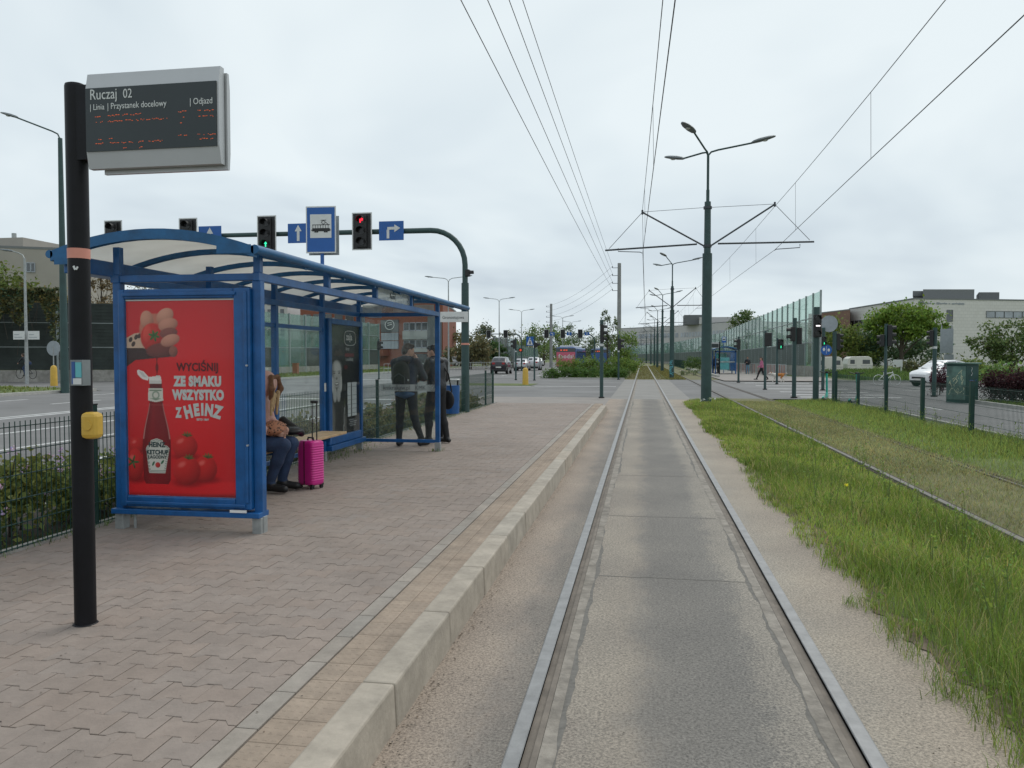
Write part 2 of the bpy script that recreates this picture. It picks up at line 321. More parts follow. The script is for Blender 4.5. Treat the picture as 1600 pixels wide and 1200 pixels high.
def text(s, size, m, parent, loc, rot=(R(90), 0, 0), ax='LEFT', sx=1., bold=0., name='lettering', shear=0.):
    cu = bpy.data.curves.new('t', 'FONT'); cu.body = s; cu.size = size; cu.align_x = ax; cu.extrude = .0008; cu.offset = bold; cu.shear = shear; cu.resolution_u = 3; cu.space_character = 1.0+min(.12, bold*16)
    t = bpy.data.objects.new('t', cu); C.objects.link(t); bpy.context.view_layer.update()
    me = bpy.data.meshes.new_from_object(t.evaluated_get(bpy.context.evaluated_depsgraph_get())); bpy.data.objects.remove(t); bpy.data.curves.remove(cu)
    me.materials.clear()
    o = link(name, me, m, parent, loc=loc, rot=rot); o.scale = (sx, 1, 1); return o
def npmesh(name, v, f, cols=None, attr='col'):
    """v (n,3); f (m,k) all the same k; cols (n,3) per vertex"""
    me = bpy.data.meshes.new(name); k = f.shape[1]
    me.vertices.add(len(v)); me.vertices.foreach_set('co', np.asarray(v, np.float32).ravel())
    me.loops.add(f.size); me.loops.foreach_set('vertex_index', np.asarray(f, np.int32).ravel())
    me.polygons.add(len(f)); me.polygons.foreach_set('loop_start', np.arange(0, f.size, k, dtype=np.int32))
    try: me.polygons.foreach_set('loop_total', np.full(len(f), k, np.int32))
    except Exception: pass
    if cols is not None: setcol(me, cols, attr)
    me.update(calc_edges=True); return me
def setcol(me, cols, attr='col'):
    a = me.color_attributes.new(attr, 'FLOAT_COLOR', 'POINT'); c = np.ones((len(me.vertices), 4), np.float32); c[:, :3] = cols; a.data.foreach_set('color', c.ravel())
# ------------------------------------------------------------------ foliage
def leaf_mesh(name, P, size, base, var=.35, up=.3, hue=.0):
    n = len(P); d = rng.normal(size=(n, 3)); d[:, 2] += up; d /= np.linalg.norm(d, axis=1)[:, None]
    r = np.cross(d, rng.normal(size=(n, 3))); r /= np.linalg.norm(r, axis=1)[:, None]; q = np.cross(d, r)
    s = size*rng.uniform(.6, 1.35, (n, 1))
    V = np.stack([P-r*s*.5, P-q*s*.33+d*s*.08, P+r*s*.62, P+q*s*.33+d*s*.08], 1).reshape(-1, 3)
    F = np.arange(4*n).reshape(n, 4)
    c = np.array(base)[None]*2.0*(1+var*rng.normal(size=(n, 1))*.6)*(1+np.array([[.22, .05, -.1]])*rng.normal(size=(n, 1))*(.6+hue))
    c = np.clip(c, .004, 1).repeat(4, 0)
    return npmesh(name, V, F, c)
def lobes(L_, n, clump=.17, shell=.55):
    """leaf positions in clumps spread through ellipsoid lobes (x,y,z,rx,ry,rz)"""
    vol = np.array([l[3]*l[4]*l[5] for l in L_])**.75; cnt = (n*vol/vol.sum()).astype(int)+8; out = []
    for l, k in zip(L_, cnt):
        m_ = max(6, k//55); d = rng.normal(size=(m_, 3)); d /= np.linalg.norm(d, axis=1)[:, None]
        rad = rng.uniform(shell, 1.05, (m_, 1)); cc = d*rad
        idx = rng.integers(0, m_, k); p = cc[idx]+rng.normal(size=(k, 3))*clump*rng.uniform(.6, 1.5, (m_, 1))[idx]
        out.append(p*np.array(l[3:])+np.array(l[:3]))
    return np.concatenate(out)
def tree(name, label, loc, L_, n, leaf, base, trunk=(.14, 2.2), group=None, cat='tree', bare=False, var=.4):
    t = T(name, label, cat, loc, 0, group)
    r, th = trunk; b = MB(); top = max(l[2] for l in L_)
    b.tube([(0, 0, -.3), (.03, .02, th*.5), (-.03, 0, th), (.02, .03, (th+top)/2), (0, 0, top)], [r*1.25, r, r*.85, r*.5, r*.12], 8)
    for l in L_:
        k = random.uniform(.5, .95)*th; mid = (l[0]*.45, l[1]*.45, k+(l[2]-k)*.55)
        b.tube([(0, 0, k), mid, (l[0], l[1], l[2])], [r*.5, r*.32, r*.1], 6)
        for _ in range(4 if not bare else 12):
            dx = [random.uniform(-.8, .8)*l[3+i] for i in range(3)]
            b.tube([(l[0]*.7, l[1]*.7, k+(l[2]-k)*.75), (l[0]+dx[0]*.5, l[1]+dx[1]*.5, l[2]+dx[2]*.3), (l[0]+dx[0], l[1]+dx[1], l[2]+abs(dx[2]))], [r*.22, r*.13, r*.04], 4)
    b.obj('trunk', 'bark', t, smooth=True)
    link('crown', leaf_mesh('crown', lobes(L_, n), leaf, base, var), 'leaf', t)
    return t
def shrub(name, label, loc, L_, n, leaf, base, cat='shrub', group=None, flowers=None, stems=6, var=.4):
    t = T(name, label, cat, loc, 0, group); b = MB()
    for _ in range(stems):
        l = random.choice(L_); p = (l[0]+random.uniform(-.5, .5)*l[3], l[1]+random.uniform(-.5, .5)*l[4])
        b.tube([(p[0]*.8, p[1]*.8, -.05), (p[0], p[1], l[2]*.6), (p[0]+random.uniform(-.1, .1), p[1], l[2]+l[5]*.7)], [.014, .01, .004], 4)
    b.obj('stem', 'bark', t)
    link('foliage', leaf_mesh('foliage', lobes(L_, n, .2, .2), leaf, base, var), 'leaf', t)
    if flowers:
        col, k = flowers; P = []
        for _ in range(k):
            l = random.choice(L_); d = rng.normal(size=3); d[2] = abs(d[2])*.8; d /= np.linalg.norm(d)
            c = np.array(l[:3])+d*np.array(l[3:])*1.02; P.append(c+rng.normal(size=(14, 3))*.022)
        link('blossom', leaf_mesh('blossom', np.concatenate(P), .026, col, .25), 'leaf', t)
    return t
def blades(name, label, X, Y, Z, h, w, base, lean=.35, var=.3, tipcol=(1.25, 1.15, .9), cat='grass'):
    n = len(X); a = rng.uniform(0, 2*np.pi, n); le = rng.normal(0, lean, (n, 2))
    hh = h if np.ndim(h) else np.full(n, h); ww = w if np.ndim(w) else np.full(n, w)
    hh = hh*rng.uniform(.5, 1.25, n); r = np.stack([np.cos(a), np.sin(a), np.zeros(n)], 1)*(ww/2)[:, None]
    p0 = np.stack([X, Y, Z], 1); p1 = p0+np.stack([le[:, 0]*hh*.35, le[:, 1]*hh*.35, hh*.6], 1); p2 = p0+np.stack([le[:, 0]*hh, le[:, 1]*hh, hh*rng.uniform(.8, 1, n)], 1)
    V = np.stack([p0-r, p0+r, p1+r*.8, p1-r*.8, p2], 1).reshape(-1, 3); o = np.arange(n)*5
    F = np.concatenate([np.stack([o, o+1, o+2], 1), np.stack([o, o+2, o+3], 1), np.stack([o+3, o+2, o+4], 1)])
    c = np.array(base)[None]*(1+var*rng.normal(size=(n, 1))) if np.ndim(base) == 1 else base*(1+var*rng.normal(size=(n, 1)))
    c = c*(1+np.array([[.3, .05, 0]])*rng.normal(size=(n, 1))*.5); c = np.clip(c, .006, .9)
    cc = c.repeat(5, 0); cc[4::5] *= np.array(tipcol)
    o = link(name, npmesh(name, V, F, cc), 'blade'); return tag(o, label, cat, kind='stuff')
# ================================================================== the setting
def sheet(name, m, rects, z, kind='structure', parent=None):
    b = MB()
    for x0, x1, y0, y1 in rects: b.add([(x0, y0, z), (x1, y0, z), (x1, y1, z), (x0, y1, z)], [(0, 1, 2, 3)])
    return tag(b.obj(name, m, parent), kind=kind)
gnd = sheet('ground', 'grass_ground', [(-2500, 2500, -600, 4000)], -.05)
road = sheet('road', 'asphalt', [(-27, -6.35, -30, 400), (-6.35, -1.3, 33, 60), (1.9, 3.2, 31, 60), (5.1, 7.6, 33, 60), (7.6, 60, 33.0, 56), (7.6, 12.0, -30, 33.0), (-27-60, -27, 36, 52)], 0)
path = sheet('pavement', 'path', [(-6.35, -1.3, 25.4, 33)], .004)
fp = sheet('footpath', 'path', [(5.6, 14.2, 56.2, 69), (6.1, 12.4, 69, 112)], .06)
# grass bank beyond the left road
bk = MB(); prof = [(-27.3, .0), (-27.3, .12), (-27.6, .12), (-32, .2), (-40, .3), (-75, .45)]
for (xa, za), (xb, zb) in zip(prof, prof[1:]):
    bk.add([(xb, 52.5, zb), (xa, 52.5, za), (xa, 400, za), (xb, 400, zb)], [(0, 1, 2, 3)])
    bk.add([(xb, -30, zb), (xa, -30, za), (xa, 35.5, za), (xb, 35.5, zb)], [(0, 1, 2, 3)])
tag(bk.obj('grass_bank', 'grass_ground'), kind='structure')
tag(MB().box(-27.3, -27.0, -30, 35.5, -.05, .13).box(-27.3, -27.0, 52.5, 400, -.05, .13).obj('kerb', 'concrete_light'), kind='structure')
sheet('footpath', 'path', [(-34.2, -32.4, -30, 35), (-34.2, -32.4, 53, 160)], .24)
# lane paint
def mark(x0, x1, y0, y1): box('lane_marking', 'marking', road, x0, x1, y0, y1, .001, .005)
for x in (-8.95, -11.45, -13.9): mark(x-.07, x+.07, 1, 29.5)
for x in (-17.2, -17.6): mark(x-.09, x+.09, -10, 30)
for k in range(9):
    for x in (-21, -24.2): mark(x-.07, x+.07, -6+k*5.2, -3.4+k*5.2)
for k in range(12):
    for x in (-9.4, -12.6): mark(x-.07, x+.07, 62+k*8, 65+k*8)
mark(-17.0, -6.6, 29.9, 30.4); mark(-6.6, -6.48, -10, 29)
for y in (34.6, 36.8, 39.6, 43.4, 48, 53): mark(6.6, 10.6, y, y+.45)
mark(-6.2, -1.5, 45.2, 45.5); mark(-12, -6.4, 44.9, 45.2); mark(-24, -18, 56.0, 56.5)
for k in range(5): mark(13+k*4, 15.2+k*4, 42.4, 42.55)
for y in (18.6, 27.): mark(9.4, 9.52, y, y+2.2)
tag(MB().box(-6.35, -1.35, 60, 60.25, -.05, .12).box(-6.42, -6.3, -30, 33, -.05, .10).box(7.5, 7.62, -30, 31, -.05, .06).box(12.0, 12.15, -30, 32.9, -.05, .11).box(12.15, 60, 56, 56.2, -.05, .12).obj('kerb', 'concrete_light'), kind='structure')
# ------------------------------------------------------------------ tracks
slab = sheet('track_slab', 'slab', [(-1.3, RL-.044, 25.4, 32), (-1.12, RL-.044, -3, 25.4), (RL+.155, RR_-.155, -3, 32), (RR_+.044, 1.9, -3, 32)], .002)
sheet('level_crossing', 'crossing', [(-1.3, RL-.044, 32, 60), (RL+.155, RR_-.155, 32, 60), (RR_+.044, 1.9, 32, 60)], .003)
def strip(name, m, x0f, x1f, y0, y1, z, dy=.06, parent=slab):
    ys = np.arange(y0, y1, dy); v = np.concatenate([np.stack([x0f(ys), ys, np.full_like(ys, z)], 1), np.stack([x1f(ys), ys, np.full_like(ys, z)], 1)])
    n = len(ys); i = np.arange(n-1); return link(name, npmesh(name, v, np.stack([i, i+n, i+n+1, i+1], 1)), m, parent)
def wob(seed, amp):
    r_ = np.random.default_rng(seed); ph = r_.uniform(0, 6.28, 7); fr = np.array([.5, 1.1, 2.3, 4.7, 9.1, 17., 31.]); am = np.array([1, .8, .5, .5, .35, .3, .25])*amp
    return lambda y: (am[:, None]*np.sin(fr[:, None]*np.atleast_1d(y)[None]+ph[:, None])).sum(0)
for rx, s in ((RL, 1), (RR_, -1)):   # s: side of the groove (towards the middle of the track)
    for side in (s,):
        w1 = wob(int(abs(rx)*1000)+side, .008); a0 = rx+side*(.10 if side == s else .045)
        edge = lambda y, w1=w1, side=side, rx=rx: rx+side*(.168+np.clip(w1(y), -.012, .05))
        x0 = lambda y, a0=a0: np.full_like(y, a0)
        strip('mortar_strip', 'mortar', x0 if side > 0 else edge, edge if side > 0 else x0, -3, 60, .0045)
        if side == s:
            w2 = wob(int(abs(rx)*3000), .006)
            def e2(y, edge=edge, w2=w2, s=s): return edge(y)+s*np.clip(.014+w2(y)*2.6, -.003, .055)
            strip('crack', 'crack', edge if s > 0 else e2, e2 if s > 0 else edge, -3, 32, .0032)
for y in (6.05, 8.4, 11.3, 16.4, 24.6, 2.42):     # transverse joints
    w = wob(int(y*10), .006); xs_ = np.arange(RL+.18, RR_-.18, .03)
    v = np.concatenate([np.stack([xs_, y+w(xs_*3), np.full_like(xs_, .0036)], 1), np.stack([xs_, y+w(xs_*3)+.012+np.clip(w(xs_*9), 0, 1)*1.2, np.full_like(xs_, .0036)], 1)]); n = len(xs_); i = np.arange(n-1)
    link('crack', npmesh('crack', v, np.stack([i, i+1, i+n+1, i+n], 1)), 'crack', slab)
sheet('track_bed', 'dry_ground', [(-1.3, 1.7, 60, 420)], .0)
GR = 4.15
def rail(x, s, y0, y1, label, far):
    t = T('tram_rail', label, 'rail', (x, 0, 0))
    pr = [(-.042, -.06), (-.042, .0075), (-.036, .0105), (.026, .0105), (.030, .006), (.030, -.012), (.066, -.012), (.070, .003), (.098, .004), (.098, -.06)]
    hd = [(p*s, q) for p, q in pr[:6]]; b = MB()
    for prof_, nm, m_ in ((hd, 'rail_head', 'rail'), ([(p*s, q) for p, q in pr[4:]], 'groove_lip', 'rail_side')):
        k = len(prof_); b = MB(); b.add([(p, y, q) for y in (y0, y1) for p, q in prof_], [((i, i+1, k+i+1, k+i) if s < 0 else (i, k+i, k+i+1, i+1)) for i in range(k-1)]); b.obj(nm, m_, t)
    return t
rail(RL, 1, -3, 420, 'shiny steel rail closest to the platform kerb', 0)
rail(RR_, -1, -3, 420, 'shiny steel rail beside the tall grass strip', 0)
def rail2(x, label, zh):
    t = T('tram_rail', label, 'rail', (x, 0, 0))
    MB().box(-.035, .035, -3, 420, -.08, zh).obj('rail_head', 'far_rail', t, bevel=.006)
    MB().box(-.075, -.036, -3, 420, -.08, .02).box(.036, .10, -3, 420, -.08, .018).obj('rubber_profile', 'soil', t)
rail2(GR-.75, 'pale rail of the grassed track, on the tall grass strip side', .042); rail2(GR+.75, 'rail half sunk in grass on the green fence side', .012)
sheet('grass_track', 'dry_ground', [(3.2, 5.1, -3, 33)], .008); sheet('grass_track', 'dry_ground', [(3.2, 5.6, 60, 420)], .008)
sheet('track_slab', 'asphalt', [(3.2, 5.1, 33, 60)], .006)
sheet('grass_strip', 'grass_ground', [(1.7, 3.2, 60, 420), (5.1, 7.5, -3, 31.5)], .012)
wE = wob(77, .04)
def gedge(y): return 1.56+np.clip(wE(y*1.3), -.10, .13)-.10*np.exp(-((y-2.4)/1.2)**2)+np.clip(y-14, 0, 20)*.004
tag(strip('grass_strip', 'grass_ground', lambda y: gedge(y)+.16+np.clip(wob(5, .03)(y*2), -.05, .06), lambda y: np.full_like(y, 3.33), -3, 30.9, .012, parent=None), kind='structure')
tag(strip('soil_edge', 'dirt', lambda y: gedge(y)+np.clip(wob(8, .02)(y*3), -.03, .05)+.03, lambda y: gedge(y)+.35, -3, 30.9, .0085, dy=.03, parent=None), kind='structure')
# ------------------------------------------------------------------ platform of interlocking pavers
PZ, PX0, PX1, PY0, PY1 = .20, -4.715, -1.615, -.6, 25.4
plat = tag(MB().box(PX0, -1.3, PY0, PY1, -.05, PZ-.012).obj('platform', 'sand'), kind='structure')
L_, PT, W0, W1 = .2, .16, .097, .062
def paver_poly(cx, cy, half=0):
    a, b_, g = .100, .05, .0017
    up = [(-a+g, W0), (-b_-.012, W0), (-b_+.016, W1), (b_-.016, W1), (b_+.012, W0), (a-g, W0)]
    if half > 0: up = [(g, W1)]+[(x, y) for x, y in up if x >= 0]
    if half < 0: up = [(x, y) for x, y in up if x <= 0]; up = up+[(-g, W1)]
    pts = [(x, y-g) for x, y in up]+[(x, -y+g) for x, y in up[::-1]]
    return [(cx+x, cy+y) for x, y in pts]
def paver_geo(poly, z0, z1, ch=.003):
    n = len(poly); cx = sum(p[0] for p in poly)/n; cy = sum(p[1] for p in poly)/n
    sh = [(cx+(x-cx)*(1-ch/.07), cy+(y-cy)*(1-ch/.07)) for x, y in poly]
    v = [(x, y, z0) for x, y in poly]+[(x, y, z1-ch*.6) for x, y in poly]+[(x, y, z1) for x, y in sh]
    f = [tuple(range(2*n, 3*n))[::-1]]
    for k in (0, 1): f += [(k*n+i, (k+1)*n+i, (k+1)*n+(i+1) % n, k*n+(i+1) % n) for i in range(n)]
    return v, f
pv = []
rows = int((PY1-PY0)/PT)
for j in range(rows):
    y = PY0+.09+j*PT; off = (j % 2)*.1; k = 0
    while True:
        x = PX1-.1-off-k*.2
        if x < PX0+.099: break
        pv.append((x, y, 0)); k += 1
    pv.append((PX1, y, -1) if j % 2 else (PX0, y, 1))
def shown(x, y):
    d = y*math.cos(YAW)-x*math.sin(YAW)
    if d < 1.5: return 0
    u = 800+FPX*(x*math.cos(YAW)+y*math.sin(YAW))/d; v = HZ+FPX*(CAMZ-PZ)/d
    if u < -20 or u > 1600 or v > 1215: return 0
    return 1/d**3
pv.sort(key=lambda p: -shown(p[0], p[1]))
var_me = {}
def tint(k): 
    r_ = np.random.default_rng(k); return np.array([1, 1, 1])*(1+.032*r_.normal())*(1+np.array([.012, .0, -.01])*r_.normal())
def pave_obj(key, name, poly, z1, m, bumps=None):
    if key not in var_me:
        v, f = paver_geo(poly, -.05, z1)
        b = MB().add(v, f)
        if bumps:
            for (x, y) in bumps: b.add([(x-.013, y-.013, z1-.001), (x+.013, y-.013, z1-.001), (x+.013, y+.013, z1-.001), (x-.013, y+.013, z1-.001), (x-.008, y-.008, z1+.0018), (x+.008, y-.008, z1+.0018), (x+.008, y+.008, z1+.0018), (x-.008, y+.008, z1+.0018)], [(4, 5, 6, 7), (0, 1, 5, 4), (1, 2, 6, 5), (2, 3, 7, 6), (3, 0, 4, 7)])
        me = b.mesh(name); me.materials.append(MATS[m]); setcol(me, tint(zlib.crc32(repr(key).encode()) % 9973), 'tint'); var_me[key] = me
    return var_me[key]
for x, y, h in pv[:295]:
    me = pave_obj(('paver', h, random.randrange(12)), 'paver', paver_poly(0, 0, h), .003, 'paver')
    o = link('paver', me, None, plat, loc=(x, y, PZ-.003+random.uniform(-.0016, .0016)))
V = []; F = []; Cc = []
for x, y, h in pv[295:]:
    v, f = paver_geo(paver_poly(x, y, h), PZ-.05, PZ+random.uniform(-.0016, .0016)); o_ = len(V); V += v; F += [tuple(i+o_ for i in q) for q in f]; Cc += [tint(random.randrange(12)+50)]*len(v)
me = bpy.data.meshes.new('pavers_further_off'); me.from_pydata(V, [], F); me.update(); me.materials.append(MATS['paver']); setcol(me, np.array(Cc), 'tint')
tag(link('pavers_further_off', me, None, plat), kind='stuff')
# grey edging slabs, tan tactile tiles, granite kerb stones
y = PY0; k = 0
while y < PY1-.35:
    me = pave_obj(('edge', k % 7), 'edging_slab', [(-.047, -.172), (.047, -.172), (.047, .172), (-.047, .172)], .003, 'edging')
    link('edging_slab', me, None, plat, loc=(-1.563, y+.175, PZ-.003)); y += .35; k += 1
y = PY0; k = 0
bump_xy = [(-.04, -.075), (0.0, -.075), (.04, -.075), (-.04, -.025), (0., -.025), (.04, -.025), (-.04, .025), (0., .025), (.04, .025), (-.04, .075), (0., .075), (.04, .075)]
while y < PY1-.2:
    for i, x in enumerate((-1.449, -1.325)):
        me = pave_obj(('tact', random.randrange(10)), 'tactile_tile', [(-.0605, -.0985), (.0605, -.0985), (.0605, .0985), (-.0605, .0985)], .003, 'tactile', bump_xy)
        link('tactile_tile', me, None, plat, loc=(x+.005, y+.1+(i*.0), PZ-.004))
    y += .2; k += 1
KX0, KX1 = -1.262, -1.09
ys = [PY0]
while ys[-1] < PY1-1.0: ys.append(ys[-1]+random.choice([.98, 1.0, 1.02]))
ys.append(PY1)
for i, (a, b_) in enumerate(zip(ys, ys[1:])):
    z1 = PZ+.006; z2 = z1 if i < len(ys)-2 else .02; bb = MB(); g = .003; dx = random.uniform(-.004, .004)
    bb.add([(KX0, a+g, -.05), (KX1+dx, a+g, -.05), (KX1+dx, b_-g, -.05), (KX0, b_-g, -.05), (KX0, a+g, z1), (KX1-.012+dx, a+g, z1), (KX1-.012+dx, b_-g, z2), (KX0, b_-g, z2)],
           [(0, 3, 2, 1), (4, 5, 6, 7), (0, 1, 5, 4), (1, 2, 6, 5), (2, 3, 7, 6), (3, 0, 4, 7)])
    me = bb.mesh('kerb_stone'); setcol(me, 1+(tint(900+i)-1)*.8, 'tint'); link('kerb_stone', me, 'kerb', plat, bevel=.012)
tag(MB().box(-4.82, -4.705, PY0, PY1, -.05, PZ+.02).obj('edging_kerb', 'concrete'), kind='structure')
sheet('planting_bed', 'soil', [(-6.3, -4.82, -6, 24.8)], .12)
# ================================================================== black pole with the departures display
pp = at(126.5, 4.36); DX, DY = pp[0], pp[1]
t = T('passenger_information_pole', 'black pole carrying a dark electronic departures display, nearest thing on the platform', 'display pole', (DX, DY, PZ))
H = 2.965
MB().tube([(0, 0, -.05), (0, 0, H)], .056, 28).obj('pole', 'black_pole', t, smooth=True)
MB().tube([(0, 0, H), (0, 0, H+.012), (0, 0, H+.018)], [.056, .053, .04], 28).obj('pole_cap', 'black_pole', t, smooth=True)
MB().tube([(0, 0, .0), (0, 0, .006)], [.066, .060], 28).obj('base_collar', 'black_pole', t)
SX0, SX1, SZ0, SZ1 = .140, .905, 2.495, 2.995
fr = MB(); pr = [(-.105, SZ0+.088), (-.088, SZ0), (-.052, SZ0), (-.052, SZ1), (-.088, SZ1), (-.105, SZ1-.08)]
k = len(pr); fr.add([(x, y, z) for x in (SX0, SX1) for y, z in pr], [tuple(range(k)), tuple(range(k, 2*k))[::-1]]+[(i, k+i, k+(i+1) % k, (i+1) % k) for i in range(k)])
hs = fr.obj('display_housing', 'alu', t)
fr = MB(); fr.add([(x, -.045+(-y-.052)*.55, z) for x in (SX0+.06, SX1+.012) for y, z in [(p[0], p[1]-.022) for p in pr]], [tuple(range(k))[::-1], tuple(range(k, 2*k))]+[(i, (i+1) % k, k+(i+1) % k, k+i) for i in range(k)]); fr.obj('rear_housing', 'alu', t)
box('bracket', 'black_pole', t, .03, .15, -.045, .045, 2.56, 2.96)
sc = box('screen', 'screen', t, SX0+.004, SX1-.012, -.112, -.1055, SZ0+.086, SZ1-.082)
fy = -.1135
text('Ruczaj', .078, 'screen_text', sc, (SX0+.03, fy, 2.852), sx=.80); text('02', .068, 'screen_text', sc, (SX0+.225, fy, 2.852), sx=.8)
text('| Linia', .044, 'screen_text', sc, (SX0+.03, fy, 2.798), sx=.82); text('| Przystanek docelowy', .046, 'screen_text', sc, (SX0+.132, fy, 2.798), sx=.82); text('| Odjazd', .046, 'screen_text', sc, (SX0+.605, fy, 2.798), sx=.82)
b = MB(); rl = random.Random(3)
def leds(x0, x1, z, dens=.6):
    x = x0
    while x < x1:
        w = rl.choice([.003, .004, .007, .010])
        if rl.random() < dens:
            zz = z+rl.uniform(-.003, .004); b.box(SX0+x, SX0+x+w, fy, fy+.001, zz, zz+.0032)
        x += w+rl.uniform(.002, .006)
for z, segs in ((2.762, [(.06, .095), (.135, .20), (.215, .335), (.54, .58), (.65, .74)]), (2.732, [(.065, .10), (.135, .285), (.30, .475), (.54, .57), (.655, .735)]), (2.704, [(.55, .575)]), (2.640, [(.07, .1), (.14, .16), (.54, .585), (.635, .745)]), (2.618, [(.06, .10), (.135, .30), (.31, .45), (.65, .735)]), (2.59, [(.215, .24), (.315, .325)])):
    for a, c in segs: leds(a, c, z, .75)
tag(b.obj('led_characters', 'led', sc), kind='stuff')
MB().tube([(0, 0, 2.03), (0, 0, 2.085)], .0575, 28, False).obj('tape_band', 'tape', t, smooth=True)
MB().beam((.012, -.058, 1.985), (.022, -.0565, 1.965), .006, .010).beam((.026, -.0565, 1.965), (.034, -.053, 1.982), .006, .008).obj('sticker_scrap', 'paper', t)
hd = MB().box(.002, .074, -.085, -.02, 1.335, 1.475).obj('leaflet_holder', 'grey_steel', t)
box('leaflet', 'paper_blue', hd, .012, .032, -.0885, -.0865, 1.345, 1.465); box('leaflet', 'paper_teal', hd, .035, .071, -.0885, -.0865, 1.38, 1.462); box('leaflet', 'paper', hd, .022, .072, -.0915, -.0895, 1.342, 1.375)
bt = MB().box(.058, .150, -.095, -.012, 1.045, 1.190).obj('announcement_button', 'yellow', t, bevel=.024)
MB().tube([(.108, -.094, 1.12), (.108, -.101, 1.12)], .026, 16).obj('push_plate', 'yellow', bt, smooth=True)
# ================================================================== shelter
def arc(x): return 2.55+.165*(1-((x+4.02)/.92)**2)
SH = T('tram_shelter', 'blue steel tram shelter with arched roof and red poster on its end', 'shelter', (0, 0, 0))
FX, BX, Y0, Y1 = -3.2, -4.5, 6.22, 12.1
BAY = [Y0+i*(Y1-Y0)/4 for i in range(5)]
def post(x, y, z1=2.33, w=.07): 
    p = box('post', 'blue', SH, x-w/2, x+w/2, y-w/2, y+w/2, PZ+.14, z1, .004); box('foot', 'galv', p, x-.045, x+.045, y-.035, y+.035, PZ-.02, PZ+.1395, .003)
post(FX, Y0, w=.075); post(FX, Y1)
for y in BAY: post(BX, y)
box('beam', 'blue', SH, FX-.03, FX+.03, Y0-.045, Y1+.04, 2.33, 2.40, .005); box('beam', 'blue', SH, BX-.03, BX+.03, Y0-.04, Y1+.04, 2.33, 2.40, .005)
for y in (Y0, Y1): box('cross_beam', 'blue', SH, BX-.06, FX-.032, y-.03, y+.03, 2.335, 2.395, .005)
for y in BAY:
    for x in (FX, BX): box('roof_strut', 'blue', SH, x-.03, x+.03, y-.03, y+.03, 2.401, arc(x)-.03, .003)
box('rear_roof_beam', 'blue', SH, -4.84, -4.66, 5.98, 13.7, 2.40, 2.535, .01)
box('lower_rail', 'blue', SH, BX-.02, BX+.02, Y0+.04, Y1-.04, 2.06, 2.11, .004)
RY = [5.98]+[6.95+i*.97 for i in range(7)]+[13.72]
XS = [-4.94+i*1.84/14 for i in range(15)]
for a, c in zip(RY, RY[1:]):
    b = MB(); n = len(XS); b.add([(x, y, arc(x)+dz) for dz in (0, .008) for y in (a+.002, c-.002) for x in XS], [(i, n+i, n+i+1, i+1) for i in range(n-1)]+[(2*n+i, 2*n+i+1, 3*n+i+1, 3*n+i) for i in range(n-1)])
    b.obj('roof_sheet', 'roof_sheet', SH, smooth=True)
for i, y in enumerate(RY):
    e_ = i in (0, len(RY)-1); w, lo, hi = (.03, .05, .035) if e_ else (.022, .05, -.002)
    b = MB(); n = len(XS); b.add([(x, y+dy, arc(x)+dz) for dz in (-lo, hi) for dy in (-w, w) for x in XS], [f for q in range(n-1) for f in ((q, q+1, n+q+1, n+q), (2*n+q, 3*n+q, 3*n+q+1, 2*n+q+1), (q, 2*n+q, 2*n+q+1, q+1), (n+q, n+q+1, 3*n+q+1, 3*n+q))]+[(0, n, 3*n, 2*n), (n-1, 3*n-1, 4*n-1, 2*n-1)])
    b.obj('roof_rib', 'blue_roof', SH)
box('corner_plate', 'blue_roof', SH, -3.42, -3.12, 5.945, 5.949, 2.53, 2.60); box('corner_plate', 'blue_roof', SH, -4.90, -4.68, 5.945, 5.949, 2.47, 2.57)
MB().tube([(-3.09, 5.95, 2.56), (-3.09, 13.8, 2.56)], .038, 12).obj('gutter', 'blue_roof', SH, smooth=True); MB().tube([(-4.95, 5.95, 2.56), (-4.95, 13.8, 2.56)], .035, 12).obj('gutter', 'blue_roof', SH, smooth=True)
fs = box('name_fascia', 'frost', SH, FX-.004, FX+.004, BAY[2]+.06, BAY[3]+.1, 2.405, 2.545)
text('Ruczaj', .10, 'dark_steel', fs, (FX+.006, BAY[2]+.55, 2.44), rot=(R(90), 0, R(90)), sx=.9)
MB().box(FX-.015, FX+.015, BAY[3]+.1, BAY[3]+.12, 2.405, 2.55).obj('fascia_frame', 'dark_steel', SH)
# glazing
for i in range(3): box('back_pane', 'glass', SH, BX-.004, BX+.004, BAY[i]+.045, BAY[i+1]-.045, PZ+.24, 2.06)
box('end_pane', 'glass', SH, BX+.045, FX-.045, Y1-.004, Y1+.004, PZ+.19, 2.325)
bd = box('printed_band', 'frost', SH, BX+.35, FX-.046, Y1-.0075, Y1-.0055, 1.145, 1.255)
text('kmkrakow.pl', .10, 'dark_steel', bd, (BX+.40, Y1-.009, 1.17), sx=.85); text('KMK', .10, 'dark_steel', bd, (BX+.93, Y1-.009, 1.17), sx=.85)
box('bottom_rail', 'blue', SH, BX+.036, FX-.036, Y1-.02, Y1+.02, PZ+.13, PZ+.18, .004)
for i in range(3): box('bottom_rail', 'blue', SH, BX-.02, BX+.02, BAY[i]+.036, BAY[i+1]-.036, PZ+.17, PZ+.22, .004)
box('upper_pane', 'frost', SH, BX+.06, FX-.06, Y1+.012, Y1+.018, 2.40, 2.52)
